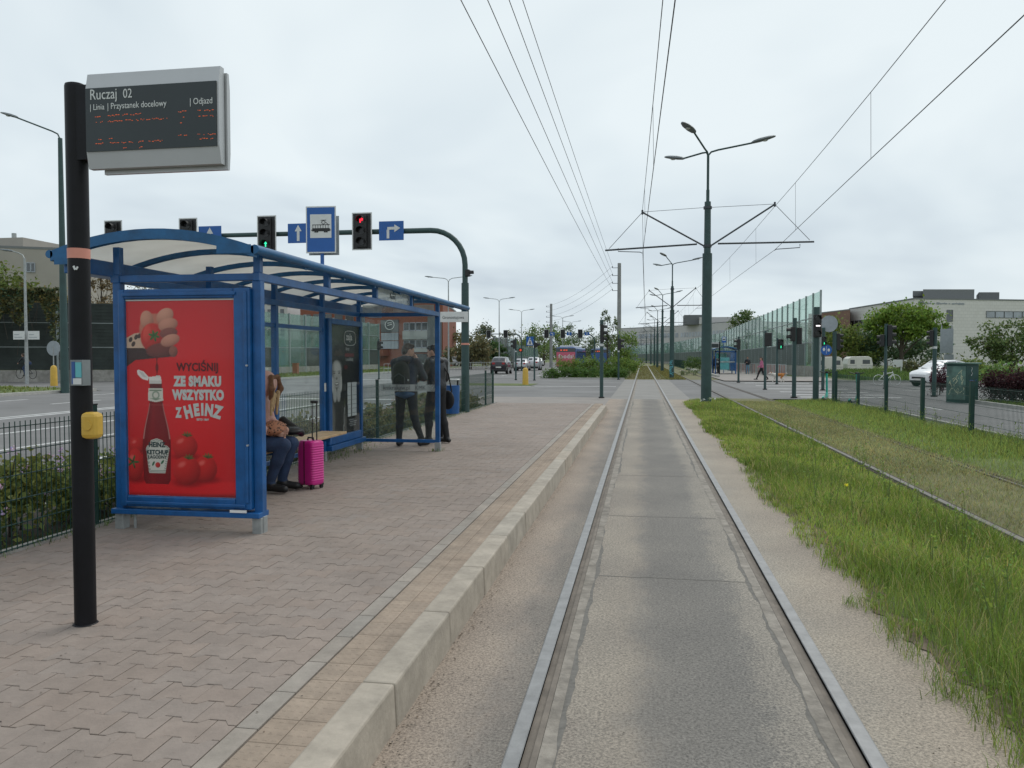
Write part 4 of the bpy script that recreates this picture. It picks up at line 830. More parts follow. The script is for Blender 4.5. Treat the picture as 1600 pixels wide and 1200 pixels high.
# ================================================================== catenary masts and wires
def lamp_head(parent, a, b_):
    a, b_ = Vector(a), Vector(b_); d = (b_-a).normalized(); c = (a+b_)/2; L0 = (b_-a).length/2
    o = MB(); ring = []
    st = [(-1, .25, .4), (-.8, .7, .8), (-.3, 1, 1), (.4, .95, .9), (.85, .6, .6), (1, .3, .35)]; n = 10; sd = d.cross(Vector((0, 0, 1))).normalized(); up = sd.cross(d)
    for tt, w, h in st:
        for k in range(n): an = 2*math.pi*k/n; zz = math.sin(an); o.v.append(tuple(c+d*L0*tt+sd*math.cos(an)*.15*w+up*(zz*(.085 if zz > 0 else .05))*h))
    for i in range(len(st)-1):
        for k in range(n): o.f.append((i*n+k, i*n+(k+1) % n, (i+1)*n+(k+1) % n, (i+1)*n+k))
    o.f.append(tuple(range(n))[::-1]); o.f.append(tuple((len(st)-1)*n+k for k in range(n)))
    lh = o.obj('lamp_head', 'lamp_grey', parent, smooth=True); MB().ell(c+d*L0*.1-up*.045, (.10, .10, .03), 10, 4).obj('lamp_glass', 'paper', lh, smooth=True); return lh
def catenary(label, y, arm=1.77, graf=False):
    t = T('catenary_mast', label, 'mast', (2.24, y, 0))
    MB().tube([(0, 0, -.2), (0, 0, .02)], .27, 18).obj('base_flange', 'dark_steel', t)
    MB().tube([(0, 0, -.1), (0, 0, 5.36)], [.185, .168], 20).obj('mast', 'green_pole', t, smooth=True); MB().tube([(0, 0, 5.34), (0, 0, 7.18)], [.12, .11], 18).tube([(0, 0, 7.15), (0, 0, 7.6)], .058, 12).obj('upper_mast', 'green_pole', t, smooth=True)
    for z in (5.62, 6.97): MB().tube([(0, 0, z-.045), (0, 0, z+.045)], .148, 16).obj('clamp', 'dark_steel', t)
    MB().tube([(0, 0, 7.55), (0, 0, 8.85)], .046, 10).obj('lamp_stem', 'green_pole', t, smooth=True)
    for dx, dy, dz in ((2.1, -.05, 9.30), (-.72, -1.0, 9.55), (-1.15, .75, 8.98)):
        MB().tube([(0, 0, 8.80), (dx*.05, dy*.05, 8.92), (dx*.16, dy*.16, 8.98 if dz > 9 else 8.93), (dx*.75, dy*.75, dz-.12)], .032, 8).obj('lamp_arm', 'green_pole', t, smooth=True)
        n_ = Vector((dx, dy, 0)).normalized(); lamp_head(t, (dx*.70, dy*.70, dz-.13), (dx*.70+n_.x*.80, dy*.70+n_.y*.80, dz+.06))
    for s in (-1, 1):
        tip = 6.88 if s < 0 else 7.02; ct = arm*1.58
        MB().tube([(s*.1, 0, 5.62), (s*arm, 0, tip)], .030, 8).obj('diagonal_strut', 'dark_steel', t); MB().tube([(s*.36, 0, 5.70), (s*ct, 0, 5.62+.07*s)], .032, 8).obj('cantilever_tube', 'dark_steel', t)
        MB().tube([(s*.13, 0, 6.98), (s*arm, 0, tip+.01)], .008, 5).obj('tie_wire', 'wire', t); MB().tube([(s*arm, 0, tip), (s*ct*.96, 0, 5.68+.07*s)], .010, 5).obj('tie_wire', 'wire', t)
        MB().tube([(s*ct*.87, 0, 5.62), (s*ct*.87, 0, 5.50), (s*arm*1.03, 0, 5.46), (s*arm, 0, 5.42)], .015, 6).obj('steady_arm', 'dark_steel', t); MB().tube([(s*arm, 0, tip-.08), (s*arm, 0, tip+.08)], .035, 8).obj('insulator', 'dark_steel', t)
    if graf:
        g_ = MB(); rl = random.Random(5)
        for k in range(9):
            z = .35+k*.13; a0 = R(-150+rl.uniform(-15, 15)); a1 = a0+R(rl.uniform(50, 100)); g_.tube([(.188*math.cos(a0+(a1-a0)*q/5), .188*math.sin(a0+(a1-a0)*q/5), z+rl.uniform(-.08, .08)) for q in range(6)], .02, 4)
        g_.obj('graffiti_tag', 'graf_cyan', t)
    return t
YC = [28.8, 62.5, 93, 124, 155, 188, 222, 258]
LBL = ['nearest green catenary mast with three street lamps, standing in the tall grass', 'second catenary mast, pale blue graffiti on its foot, beyond the crossing', 'third catenary mast along the grassed tracks', 'fourth catenary mast along the grassed tracks', 'fifth catenary mast along the grassed tracks', 'sixth catenary mast along the grassed tracks', 'seventh catenary mast along the grassed tracks', 'farthest catenary mast along the grassed tracks']
def mxo(y): return -2.4*max(0, (y-150)/100)**2
for i, y in enumerate(YC):
    if i == 0: c_ = catenary(LBL[0], y, 2.28)
    elif i == 1: c_ = catenary(LBL[1], y, 1.77, True); base_ = c_
    else:
        c_ = copy_tree(base_); c_.location = (2.24+mxo(y), y, 0); c_['label'] = LBL[i]
        for ch in list(c_.children):
            if ch.name.startswith('graffiti'): bpy.data.objects.remove(ch)
    c_['group'] = 'catenary masts between the tracks'
yw = [-5.]+YC
for side, s, x0 in (('platform', -1, .22), ('fence', 1, 4.15)):
    ct = T('catenary_wire', 'contact and carrier wires over the track on the %s side' % side, 'wire', (0, 0, 0)); b1 = MB(); b2 = MB(); drops = []
    xa = {y: (.53 if s < 0 else 3.85) if y < 0 else (2.24+s*2.28 if i == 1 else x0+(.12 if i % 2 else -.12)) for i, y in enumerate(yw)}
    for a, c in zip(yw, yw[1:]):
        pm, pc = [], []
        for k in range(9):
            f = k/8; y = a+(c-a)*f; xm = xa[a]*(1-f)+xa[c]*f+mxo(y); pm.append((xm, y, 6.95-4*.22*f*(1-f))); pc.append((xm+.02, y, 5.44+4*.05*f*(1-f)))
            if k in (1, 3, 5, 7) and y < 130: drops.append((pm[-1], pc[-1]))
        b1.tube(pm, .0075, 5); b2.tube(pc, .008, 5)
    b1.obj('carrier_wire', 'wire', ct); b2.obj('contact_wire', 'wire', ct)
    for p, q in drops: MB().tube([p, q], .004, 4).obj('dropper', 'wire', ct)
# ================================================================== concrete power poles and lines
def upole(label, u, d, top, r):
    p = at(u, d); t = T('utility_pole', label, 'pole', p); h = zat(top, d); MB().tube([(0, 0, -.5), (0, 0, h)], [r*1.35, r], 12).obj('pole', 'pole_concrete', t, smooth=True)
    for z in (h-.5, h-1.35, h-2.2, h-3.0): MB().tube([(0, 0, z), (-.75, 0, z)], .03, 6).tube([(-.75, 0, z), (-.75, 0, z+.18)], .05, 6).obj('insulator_arm', 'dark_steel', t)
    return p, h
p1, h1 = upole('tall concrete power pole beside the small tree', 967, 87, 412, .19); p2, h2 = upole('concrete power pole farther off above the bus', 861, 128, 475, .2)
for k, (zz, dx) in enumerate(((h1-.32, -.25), (h1-1.17, -.3), (h1-2.02, -.45), (h1-2.82, -.62))):
    b = MB(); L0 = Vector((p1[0]-.75, p1[1], zz)); E = Vector((p1[0]-.3+dx*1.6, -12, zz+.15)); pts = [L0.lerp(E, f)-Vector((0, 0, .35*4*f*(1-f))) for f in [q/14 for q in range(15)]]
    tag(b.tube(pts, .011, 5).obj('power_line', 'wire'), '%s overhead power line running to the top edge left of centre' % ('topmost', 'second', 'third', 'lowest')[k], 'wire', 'power lines above the platform')
    tag(MB().tube([L0.lerp(Vector((p2[0]-.75, p2[1], h2-.32-k*.84)), f)-Vector((0, 0, .8*4*f*(1-f))) for f in [q/10 for q in range(11)]], .012, 5).obj('power_line', 'wire'), '%s faint line between the two concrete power poles' % ('topmost', 'second', 'third', 'lowest')[k], 'wire', 'power lines between the concrete poles')
# ================================================================== street lamps on the left
def lamp2(label, u, d, top, arms=2, m='galv', r=.085, al=2.2, rise=0.):
    p = at(u, d); t = T('street_lamp', label, 'street lamp', p, 0, 'tall street lamps by the left road'); h = zat(top, d)+.0
    MB().tube([(0, 0, -.2), (0, 0, h-.5)], [r*1.2, r*.6], 12).obj('pole', m, t, smooth=True)
    for s in ((-1, 1) if arms == 2 else (-1,)):
        MB().tube([(0, 0, h-.55), (s*.12, 0, h-.3), (s*.4, 0, h-.16), (s*(al-.7), 0, h-.02+rise)], .035, 8).obj('lamp_arm', m, t, smooth=True); lamp_head(t, (s*(al-.8), 0, h-.04+rise), (s*(al+.1), 0, h+.08+rise*1.25))
    return t
lamp2('double-armed street lamp right of the curved gantry mast, seen over the shelter end', 701, 81, 433, al=2.4)
lamp2('double-armed street lamp left of the concrete poles, above the dark car', 780, 112, 466); lamp2('double-armed street lamp above the yellow bollard', 815, 138, 484); lamp2('double-armed street lamp left of the far three-head gantry mast', 879, 160, 494); lamp2('smallest double-armed street lamp, farthest down the road', 893, 186, 502)
lamp2('dark green street lamp whose arm shows left of the display pole', 101, 37, 203, 1, 'green_pole', .16, 3.0, .6); lamp2('pale slim street lamp in front of the ivy-covered barrier', 42, 49, 392, 1, 'galv', .10, 1.6)
# ================================================================== bodies: smooth union of tapered limbs, meshed with surface nets
def snets(F, org, h):
    sh = np.array(F.shape); acc = np.zeros(tuple(sh-1)+(3,), np.float32); cnt = np.zeros(tuple(sh-1), np.float32)
    for ax in range(3):
        o = [q for q in range(3) if q != ax]
        for i in (0, 1):
            for j in (0, 1):
                s0 = [None]*3; s1 = [None]*3
                s0[ax] = slice(0, -1); s1[ax] = slice(1, None)
                for q, d in ((o[0], i), (o[1], j)): s0[q] = s1[q] = slice(d, sh[q]-1+d)
                f0, f1 = F[tuple(s0)], F[tuple(s1)]; cr_ = (f0 < 0) != (f1 < 0); tt = np.where(cr_, f0/np.where(cr_, f0-f1, 1), 0)
                acc[..., ax] += tt; acc[..., o[0]] += i*cr_; acc[..., o[1]] += j*cr_; cnt += cr_
    mk = cnt > 0; ids = np.full(cnt.shape, -1, np.int32); ids[mk] = np.arange(mk.sum())
    V = (np.argwhere(mk)+acc[mk]/cnt[mk][:, None])*h+org; Q = []
    for ax in range(3):
        o = [q for q in range(3) if q != ax]; s0 = [slice(1, -1)]*3; s1 = [slice(1, -1)]*3; s0[ax] = slice(0, -1); s1[ax] = slice(1, None)
        a_, b_ = F[tuple(s0)] < 0, F[tuple(s1)] < 0; idx = np.argwhere(a_ != b_); 
        if not len(idx): continue
        ins = a_[tuple(idx.T)]; base = idx.copy(); base[:, o[0]] += 1; base[:, o[1]] += 1
        def cell(d0, d1): c = base.copy(); c[:, o[0]] += d0; c[:, o[1]] += d1; return ids[tuple(c.T)]
        q = np.stack([cell(-1, -1), cell(0, -1), cell(0, 0), cell(-1, 0)], 1); flip = ins if ax != 1 else ~ins
        q[~flip] = q[~flip][:, ::-1]; Q.append(q)
    return V, np.concatenate(Q)
def sdf(prims, name, mats, parent, h=.012, k=.03, smooth=True):
    """prims: ('c',a,b,ra,rb,mat) tapered capsule | ('e',c,r,mat[,rot3x3]) ellipsoid"""
    lo = np.min([np.minimum(p[1], p[2])-max(p[3], p[4]) if p[0] == 'c' else np.array(p[1])-max(p[2]) for p in prims], 0)-.06; hi = np.max([np.maximum(p[1], p[2])+max(p[3], p[4]) if p[0] == 'c' else np.array(p[1])+max(p[2]) for p in prims], 0)+.06
    n = np.ceil((hi-lo)/h).astype(int)+1; F = np.full(tuple(n), 1., np.float32); ax = [lo[i]+np.arange(n[i])*h for i in range(3)]
    def ev(p, P):
        if p[0] == 'c':
            a, b_ = np.array(p[1], float), np.array(p[2], float); d = b_-a; t_ = np.clip(((P-a)@d)/max(d@d, 1e-9), 0, 1); return np.linalg.norm(P-(a+t_[..., None]*d), axis=-1)-(p[3]+(p[4]-p[3])*t_)
        q = P-np.array(p[1]); 
        if len(p) > 4: q = q@np.array(p[4])
        r = np.array(p[2]); kk = np.linalg.norm(q/r, axis=-1); return (kk-1)*r.min()*.5+(kk-1)*r.mean()*.5
    for p in prims:
        if p[0] == 'c': l, g_ = np.minimum(p[1], p[2])-max(p[3], p[4]), np.maximum(p[1], p[2])+max(p[3], p[4])
        else: l, g_ = np.array(p[1])-max(p[2]), np.array(p[1])+max(p[2])
        i0 = np.maximum(((l-.07-lo)/h).astype(int), 0); i1 = np.minimum(((g_+.07-lo)/h).astype(int)+2, n); sl = tuple(slice(a, b_) for a, b_ in zip(i0, i1))
        P = np.stack(np.meshgrid(*[ax[i][sl[i]] for i in range(3)], indexing='ij'), -1); d = ev(p, P); f = F[sl]; kk = k if p[0] == 'e' or max(p[3], p[4]) > .02 else .006
        hh = np.clip(.5+.5*(f-d)/kk, 0, 1); F[sl] = f*(1-hh)+d*hh-kk*hh*(1-hh)
    V, Q = snets(F, lo, h); me = npmesh(name, V, Q); D = np.stack([ev(p, V) for p in prims]); mi = np.array([p[5] if p[0] == 'c' else p[3] for p in prims])[D.argmin(0)]
    for m_ in mats: me.materials.append(MATS[m_])
    me.polygons.foreach_set('material_index', mi[Q[:, 0]].astype(np.int32)); me.polygons.foreach_set('use_smooth', np.ones(len(Q), bool)); me.update()
    return link(name, me, None, parent)
def v3(*a): return np.array(a, float)
def hand_prims(w, d, side, m, curl=.5, s=1.):
    """palm + five fingers; w wrist, d unit direction, side unit vector towards the thumb"""
    d = d/np.linalg.norm(d); side = side-d*(side@d); side /= np.linalg.norm(side); nrm = np.cross(d, side); out = [('c', w, w+d*.075*s, .024*s, .030*s, m), ('c', w+d*.03*s-side*.018, w+d*.08*s-side*.02, .018*s, .018*s, m), ('c', w+d*.03*s+side*.018, w+d*.08*s+side*.02, .018*s, .018*s, m)]
    for q, ln in ((-.032, .055), (-.011, .072), (.011, .076), (.032, .068)):
        a = w+d*.088*s+side*q*s; b_ = a+(d*math.cos(curl)+nrm*math.sin(curl))*ln*.55*s; c = b_+(d*math.cos(curl*2.2)+nrm*math.sin(curl*2.2))*ln*.5*s; out += [('c', a, b_, .0095, .009, m), ('c', b_, c, .009, .0075, m)]
    a = w+d*.025*s+side*.026*s; b_ = a+(d*.6+side*.75)*.042*s; return out+[('c', a, b_, .013, .011, m), ('c', b_, b_+(d*.9+side*.2+nrm*.2)*.034*s, .011, .009, m)]
def person(label, loc, rz, mats, J, hair=None, h=.012, scale=1., group=None, hairlong=False, hood=False):
    """local frame: faces +Y, right hand +X.  mats: skin, top, trousers, shoe"""
    t = T('person', label, 'person', loc, rz, group); t.scale = (scale,)*3
    D = dict(hip=v3(0, 0, .94), chest=v3(0, .01, 1.28), neck=v3(0, .0, 1.45), head=v3(0, .03, 1.62), look=v3(0, 1, 0), sL=v3(-.175, 0, 1.40), sR=v3(.175, 0, 1.40), eL=v3(-.235, -.02, 1.12), eR=v3(.235, -.02, 1.12), wL=v3(-.24, .06, .87), wR=v3(.24, .06, .87),
             hL=v3(-.09, 0, .92), hR=v3(.09, 0, .92), kL=v3(-.10, .02, .50), kR=v3(.10, .02, .50), aL=v3(-.11, -.02, .09), aR=v3(.11, -.02, .09), tL=v3(-.13, .17, .035), tR=v3(.13, .17, .035), bulk=1., arm=1., leg=1.)
    D.update({k_: (v3(*q) if isinstance(q, tuple) else q) for k_, q in J.items()}); g = lambda k_: D[k_]; bu, ar, lg = D['bulk'], D['arm'], D['leg']
    P = [('e', g('hip'), v3(.165, .12, .13)*(bu*.5+.5), 2)]; mid = (g('hip')*.45+g('chest')*.55)
    sp = g('sR')-g('sL'); sp = sp/np.linalg.norm(sp); up = g('neck')-g('hip'); up = up/np.linalg.norm(up); fw = np.cross(up, sp); rot = np.stack([sp, fw, up], 1)
    P += [('e', g('chest'), v3(.18, .12, .20)*bu, 1, rot), ('e', mid, v3(.158, .112, .19)*bu, 1, rot), ('e', g('hip')*.8+g('chest')*.2, v3(.168, .125, .12)*bu, 1, rot)]
    hd = g('head'); lk = g('look'); lk = lk/np.linalg.norm(lk); zz = v3(0, 0, 1)-lk*lk[2]; zz /= np.linalg.norm(zz); rr_ = np.cross(lk, zz); hr = np.stack([rr_, lk, zz], 1); hp = lambda a, b_, c: hd+hr@v3(a, b_, c)
    P += [('c', g('neck'), hp(0, -.02, -.06), .056, .052, 0), ('e', hd, v3(.074, .092, .112), 0, hr), ('e', hp(0, .035, -.055), v3(.052, .055, .055), 0, hr), ('c', hp(0, .090, .012), hp(0, .108, -.022), .010, .014, 0), ('e', hp(0, .082, -.062), v3(.024, .014, .010), 0, hr), ('e', hp(.076, -.008, -.008), v3(.014, .022, .034), 0, hr), ('e', hp(-.076, -.008, -.008), v3(.014, .022, .034), 0, hr), ('e', hp(0, .074, .028), v3(.055, .02, .016), 0, hr)]
    for s in 'LR':
        sg = -1 if s == 'L' else 1; P += [('c', g('s'+s), g('e'+s), .062*ar, .050*ar, 1), ('c', g('e'+s), g('w'+s), .050*ar, .036*ar, 1), ('c', g('neck')*.85+g('chest')*.15, g('s'+s), .06, .062*ar, 1)]
        dw = g('w'+s)-g('e'+s); dw /= np.linalg.norm(dw); P += hand_prims(g('w'+s)+dw*.012, dw, D.get('th'+s, v3(-sg*.6, .8, .2)), 0, D.get('cu'+s, .45))
        P += [('c', g('h'+s), g('k'+s), .092*lg, .066*lg, 2), ('c', g('k'+s), g('k'+s)*.6+g('a'+s)*.4+v3(0, -.012, 0), .062*lg, .058*lg, 2), ('c', g('k'+s)*.6+g('a'+s)*.4+v3(0, -.012, 0), g('a'+s)+v3(0, 0, .04), .058*lg, .047*lg, 2), ('c', g('a'+s)+v3(0, 0, -.03), g('t'+s)+v3(0, 0, .012), .046, .040, 3), ('c', g('a'+s)+(g('a'+s)-g('t'+s))*v3(.28, .28, 0)+v3(0, 0, -.04), g('a'+s), .040, .044, 3)]
    bd = sdf(P, 'body', mats, t, h)
    MB().ell(hp(.032, .086, .012), (.011, .006, .007), 8, 5).ell(hp(-.032, .086, .012), (.011, .006, .007), 8, 5).obj('eyes', 'black', t)
    if hair:
        HP = [('e', hp(0, -.018, .03), v3(.084, .094, .096), 0, hr), ('e', hp(0, .05, .085), v3(.062, .05, .032), 0, hr), ('e', hp(0, -.06, -.02), v3(.07, .055, .075), 0, hr)]
        if hairlong: HP += [('c', hp(0, -.06, -.05), hp(0, -.09, -.30), .075, .06, 0)]
        sdf(HP, 'hair', [hair], t, h, .02)
    return t, hp
# man with the backpack, hand at his head, looking right
A1 = at(634, 13.15); A2 = at(682, 13.6)
m1, hp1 = person('person with short brown hair and black backpack, hand raised to the face', (A1[0], A1[1], PZ), R(2), ['skin', 'jacket_navy', 'trousers_black', 'shoe'],
    dict(head=(.03, .05, 1.60), look=(.75, .62, -.18), neck=(.0, .02, 1.44), sR=(.18, .02, 1.395), eR=(.275, .13, 1.15), wR=(.15, .17, 1.43), cuR=.7, sL=(-.18, .0, 1.39), eL=(-.21, .10, 1.13), wL=(.02, .26, 1.10), kL=(-.10, .0, .50), aL=(-.11, -.04, .09), tL=(-.12, .14, .035), kR=(.14, .0, .50), aR=(.26, .02, .09), tR=(.33, .17, .035), bulk=1.13, arm=1.22, leg=1.04), 'hair_brown', .0105)
sdf([('e', (0, -.075, 1.44), (.13, .07, .075), 0), ('e', (0, -.03, 1.46), (.10, .09, .05), 0)], 'hood', ['jacket_navy'], m1, .014, .03); sdf([('e', (0, 0, .88), (.185, .145, .085), 0)], 'shirt_hem', ['shirt_blue'], m1, .014, .03)
bp_ = T('backpack', 'black backpack worn by the person with brown hair', 'backpack', (A1[0], A1[1], PZ), R(2))
sdf([('e', (-.03, -.20, 1.16), (.155, .10, .25), 0), ('e', (-.03, -.26, 1.08), (.125, .06, .14), 0), ('e', (-.03, -.19, 1.30), (.13, .085, .12), 0)], 'bag', ['backpack'], bp_, .014, .03)
for s in (-1, 1): MB().tube([(s*.09-.02, -.14, 1.38), (s*.12, -.05, 1.475), (s*.13, .08, 1.44), (s*.13, .155, 1.28), (s*.15, .12, 1.08), (s*.14, -.10, 1.0)], .018, 6).obj('strap', 'backpack', bp_, smooth=True)
MB().tube([(-.12, -.30, 1.02), (-.12, -.318, 1.16), (-.03, -.322, 1.22), (.06, -.318, 1.16), (.06, -.30, 1.02)], .006, 5).obj('zip', 'dark_steel', bp_); box('badge', 'paper', bp_, .085, .12, -.262, -.256, 1.10, 1.13)
m2, hp2 = person('person with black hair in black jacket, partly behind the shelter corner post', (A2[0], A2[1], PZ), R(62), ['skin', 'jacket_black', 'trousers_black', 'shoe'],
    dict(look=(-.35, .9, -.25), head=(-.02, .06, 1.585), neck=(0, .02, 1.42), eL=(-.27, .10, 1.15), wL=(-.17, .34, 1.20), eR=(.25, .03, 1.12), wR=(.12, .27, 1.10), aR=(.12, -.12, .09), tR=(.14, .09, .035), kR=(.11, -.02, .50), aL=(-.12, .08, .09), tL=(-.15, .28, .035), kL=(-.11, .09, .50), bulk=1.18, arm=1.3, leg=1.12), 'hair_black', .0105)
sdf([('e', (0, -.05, 1.43), (.12, .085, .06), 0)], 'collar', ['jacket_black'], m2, .014, .03)
bgp = T('shoulder_bag', 'dark bag hanging at the hip of the person in black jacket', 'bag', (A2[0], A2[1], PZ), R(62)); sdf([('e', (.26, -.02, .74), (.06, .15, .17), 0)], 'bag', ['backpack'], bgp, .014); MB().tube([(.26, .08, .88), (.20, .1, 1.2), (.05, .08, 1.43), (-.02, -.1, 1.40), (.15, -.14, 1.2), (.26, -.12, .88)], .012, 6).obj('strap', 'backpack', bgp)
# seated woman: faces the track (+X) with the hood up
W = (BX+.22, 8.12, PZ); m3, hp3 = person('seated person in pink hooded jacket and jeans on the shelter bench, head bowed', W, R(-90), ['skin', 'jacket_pink', 'jeans', 'shoe'],
    dict(hip=(0, .0, .56), chest=(0, .05, .90), neck=(0, .10, 1.07), head=(0, .20, 1.19), look=(0, .72, -.6), sL=(-.17, .06, 1.02), sR=(.17, .06, 1.02), eL=(-.25, .10, .75), eR=(.25, .08, .74), wL=(-.10, .32, .70), wR=(.12, .31, .68), hL=(-.09, .03, .55), hR=(.09, .03, .55), kL=(-.10, .43, .53), kR=(.10, .43, .53), aL=(-.11, .31, .10), aR=(.10, .27, .10), tL=(-.14, .47, .04), tR=(.11, .44, .04), bulk=1.22, arm=1.3, leg=1.12), None, .0105)
sdf([('e', (0, .17, 1.20), (.13, .13, .145), 0), ('e', (0, .02, 1.10), (.12, .09, .10), 0), ('c', (0, .02, 1.30), (0, -.02, 1.36), .06, .015, 0)], 'hood', ['jacket_pink'], m3, .014, .03)
sdf([('c', (.08, .28, 1.27), (.11, .30, 1.14), .024, .028, 0), ('c', (.11, .30, 1.14), (.06, .27, 1.04), .028, .028, 0), ('c', (-.08, .28, 1.27), (-.11, .30, 1.14), .024, .028, 0), ('c', (-.11, .30, 1.14), (-.06, .27, 1.04), .028, .028, 0), ('c', (-.08, .28, 1.27), (.08, .28, 1.27), .024, .024, 0)], 'fur_trim', ['fur'], m3, .012)
sdf([('c', (.06, .29, 1.10), (.07, .27, .86), .026, .014, 0), ('c', (-.06, .29, 1.10), (-.07, .27, .86), .026, .014, 0), ('c', (.03, .30, 1.08), (.03, .28, .90), .02, .012, 0)], 'hair_strand', ['hair_blond'], m3, .010)
lb = T('handbag', 'leopard print handbag on the lap of the seated person', 'handbag', (W[0]+.28, W[1]-.02, W[2]+.64), R(-90)); sdf([('e', (0, 0, .07), (.16, .12, .085), 0), ('e', (0, .03, .04), (.17, .11, .06), 0)], 'bag', ['leopard'], lb, .012)
lk_ = T('folded_coat', 'black coat lying across the knees of the seated person', 'coat', (W[0]+.36, W[1]+.14, W[2]+.62), R(-90)); sdf([('e', (-.03, .0, .04), (.11, .16, .05), 0), ('c', (-.10, .12, .01), (-.14, -.12, .15), .04, .05, 0)], 'cloth', ['leather_black'], lk_, .014)
# suitcase
sc_ = at(484.5, 8.92); st = T('suitcase', 'magenta ribbed cabin suitcase with raised handle beside the seated person', 'suitcase', (sc_[0], sc_[1], PZ), R(-22))
b = MB()
for k in range(22):   # ribbed shell rings
    pass
def shell(z0, z1, n):
    b = MB(); rows_ = []; prof_ = [(.85, z0), (.97, z0+.015), (1, z0+.035)]+[(1.0+(.03 if q % 2 else -.012), z0+.045+(z1-z0-.09)*q/n) for q in range(n+1)]+[(1, z1-.035), (.97, z1-.015), (.82, z1)]
    out = [(.125*c, .10*s_) for c, s_ in [(math.copysign(abs(math.cos(a))**.35, math.cos(a)), math.copysign(abs(math.sin(a))**.35, math.sin(a))) for a in [2*math.pi*q/32 for q in range(32)]]]
    for s_, z in prof_: b.v += [(x*s_, y*s_, z) for x, y in out]
    for i in range(len(prof_)-1): b.f += [(i*32+q, i*32+(q+1) % 32, (i+1)*32+(q+1) % 32, (i+1)*32+q) for q in range(32)]
    b.f += [tuple(range(32))[::-1], tuple((len(prof_)-1)*32+q for q in range(32))]; return b
shell(.045, .545, 30).obj('shell', 'magenta', st, smooth=True); MB().box(-.004, .004, -.106, .106, .05, .54).obj('zip_band', 'black', st)
MB().tube([(-.035, .06, .53), (-.035, .06, .97)], .007, 8).tube([(.035, .06, .53), (.035, .06, .97)], .007, 8).obj('handle_rod', 'black', st); box('grip', 'black', st, -.05, .05, .045, .075, .965, .995, .008); MB().tube([(-.05, 0, .54), (-.04, 0, .575), (.04, 0, .575), (.05, 0, .54)], .01, 6).obj('carry_handle', 'black', st)
for x in (-.09, .09):
    for y in (-.07, .07): wf = MB().box(x-.02, x+.02, y-.02, y+.02, .035, .06).obj('wheel_fork', 'black', st); MB().tube([(x-.012, y, .022), (x+.012, y, .022)], .022, 12).obj('wheel', 'rubber', wf)
# litter bin
bb = at(706, 14.6); bn = T('litter_bin', 'blue cylindrical litter bin on dark post just past the shelter', 'bin', (bb[0], bb[1], PZ), 0)
MB().tube([(-.20, .0, -.05), (-.20, .0, 1.06)], .032, 10).obj('post', 'black_pole', bn, smooth=True); MB().tube([(0, 0, .44), (0, 0, .45), (0, 0, .96), (0, 0, .97), (0, 0, .90)], [.12, .135, .145, .15, .13], 22).obj('bucket', 'bin_blue', bn, smooth=True)
for z in (.56, .70, .84): MB().tube([(0, 0, z-.006), (0, 0, z+.006)], .148, 22, False).obj('hoop', 'bin_blue', bn)
MB().box(-.19, .13, -.12, .12, 1.065, 1.085).obj('cover', 'sign_white', bn, bevel=.006); MB().box(.10, .125, -.02, .02, .96, 1.064).box(-.17, -.13, -.03, .03, .6, .66).obj('bracket', 'black', bn)
# people and dog across the junction
F0 = at(1168, 77); person('person in dark jacket and light blue jeans standing near the far shelter', F0, R(160), ['skin', 'jacket_black', 'jeans_light', 'shoe'], dict(wR=(.06, .25, 1.18), eR=(.25, .08, 1.14), wL=(-.05, .25, 1.15), eL=(-.25, .08, 1.12), bulk=1.15, arm=1.2), 'hair_brown', .02)
F1 = at(1190, 57); person('person in rose jacket and black leggings striding with a dog', F1, R(88), ['skin', 'jacket_rose', 'trousers_black', 'shoe'], dict(kR=(.09, .22, .50), aR=(.09, .34, .12), tR=(.09, .52, .08), kL=(-.09, -.12, .48), aL=(-.09, -.42, .16), tL=(-.09, -.30, .03), eR=(.24, -.10, 1.15), wR=(.24, .02, .93), eL=(-.24, .06, 1.14), wL=(-.2, .24, 1.02), bulk=1.05), 'hair_brown', .016, scale=.97, hairlong=True)
F2 = at(1116, 80); person('person in dark clothes at the left edge of the far shelter', (F2[0], F2[1], .06), R(150), ['skin', 'jacket_black', 'trousers_black', 'shoe'], dict(bulk=1.2), 'hair_black', .02)
F3 = at(1121.5, 80.5); person('second person in dark clothes beside the far shelter', (F3[0], F3[1], .06), R(110), ['skin', 'jacket_black', 'trousers_black', 'shoe'], dict(bulk=1.1), 'hair_black', .02, scale=.92)
Dg = at(1216, 53.5); dg = T('dog', 'white and ginger dog walking behind the striding person', 'dog', Dg, R(95)); 
dp = [('e', (0, .16, .48), (.115, .19, .135), 1), ('e', (0, -.10, .49), (.10, .24, .11), 0), ('e', (0, -.27, .49), (.10, .13, .12), 0), ('c', (0, .28, .52), (0, .45, .58), .09, .07, 1), ('e', (0, .50, .60), (.065, .085, .07), 1), ('c', (0, .55, .58), (0, .65, .55), .042, .030, 1), ('e', (.05, .47, .665), (.02, .03, .045), 0), ('e', (-.05, .47, .665), (.02, .03, .045), 0), ('c', (0, -.38, .54), (0, -.52, .60), .028, .02, 0), ('c', (0, -.52, .60), (0, -.64, .58), .03, .012, 1)]
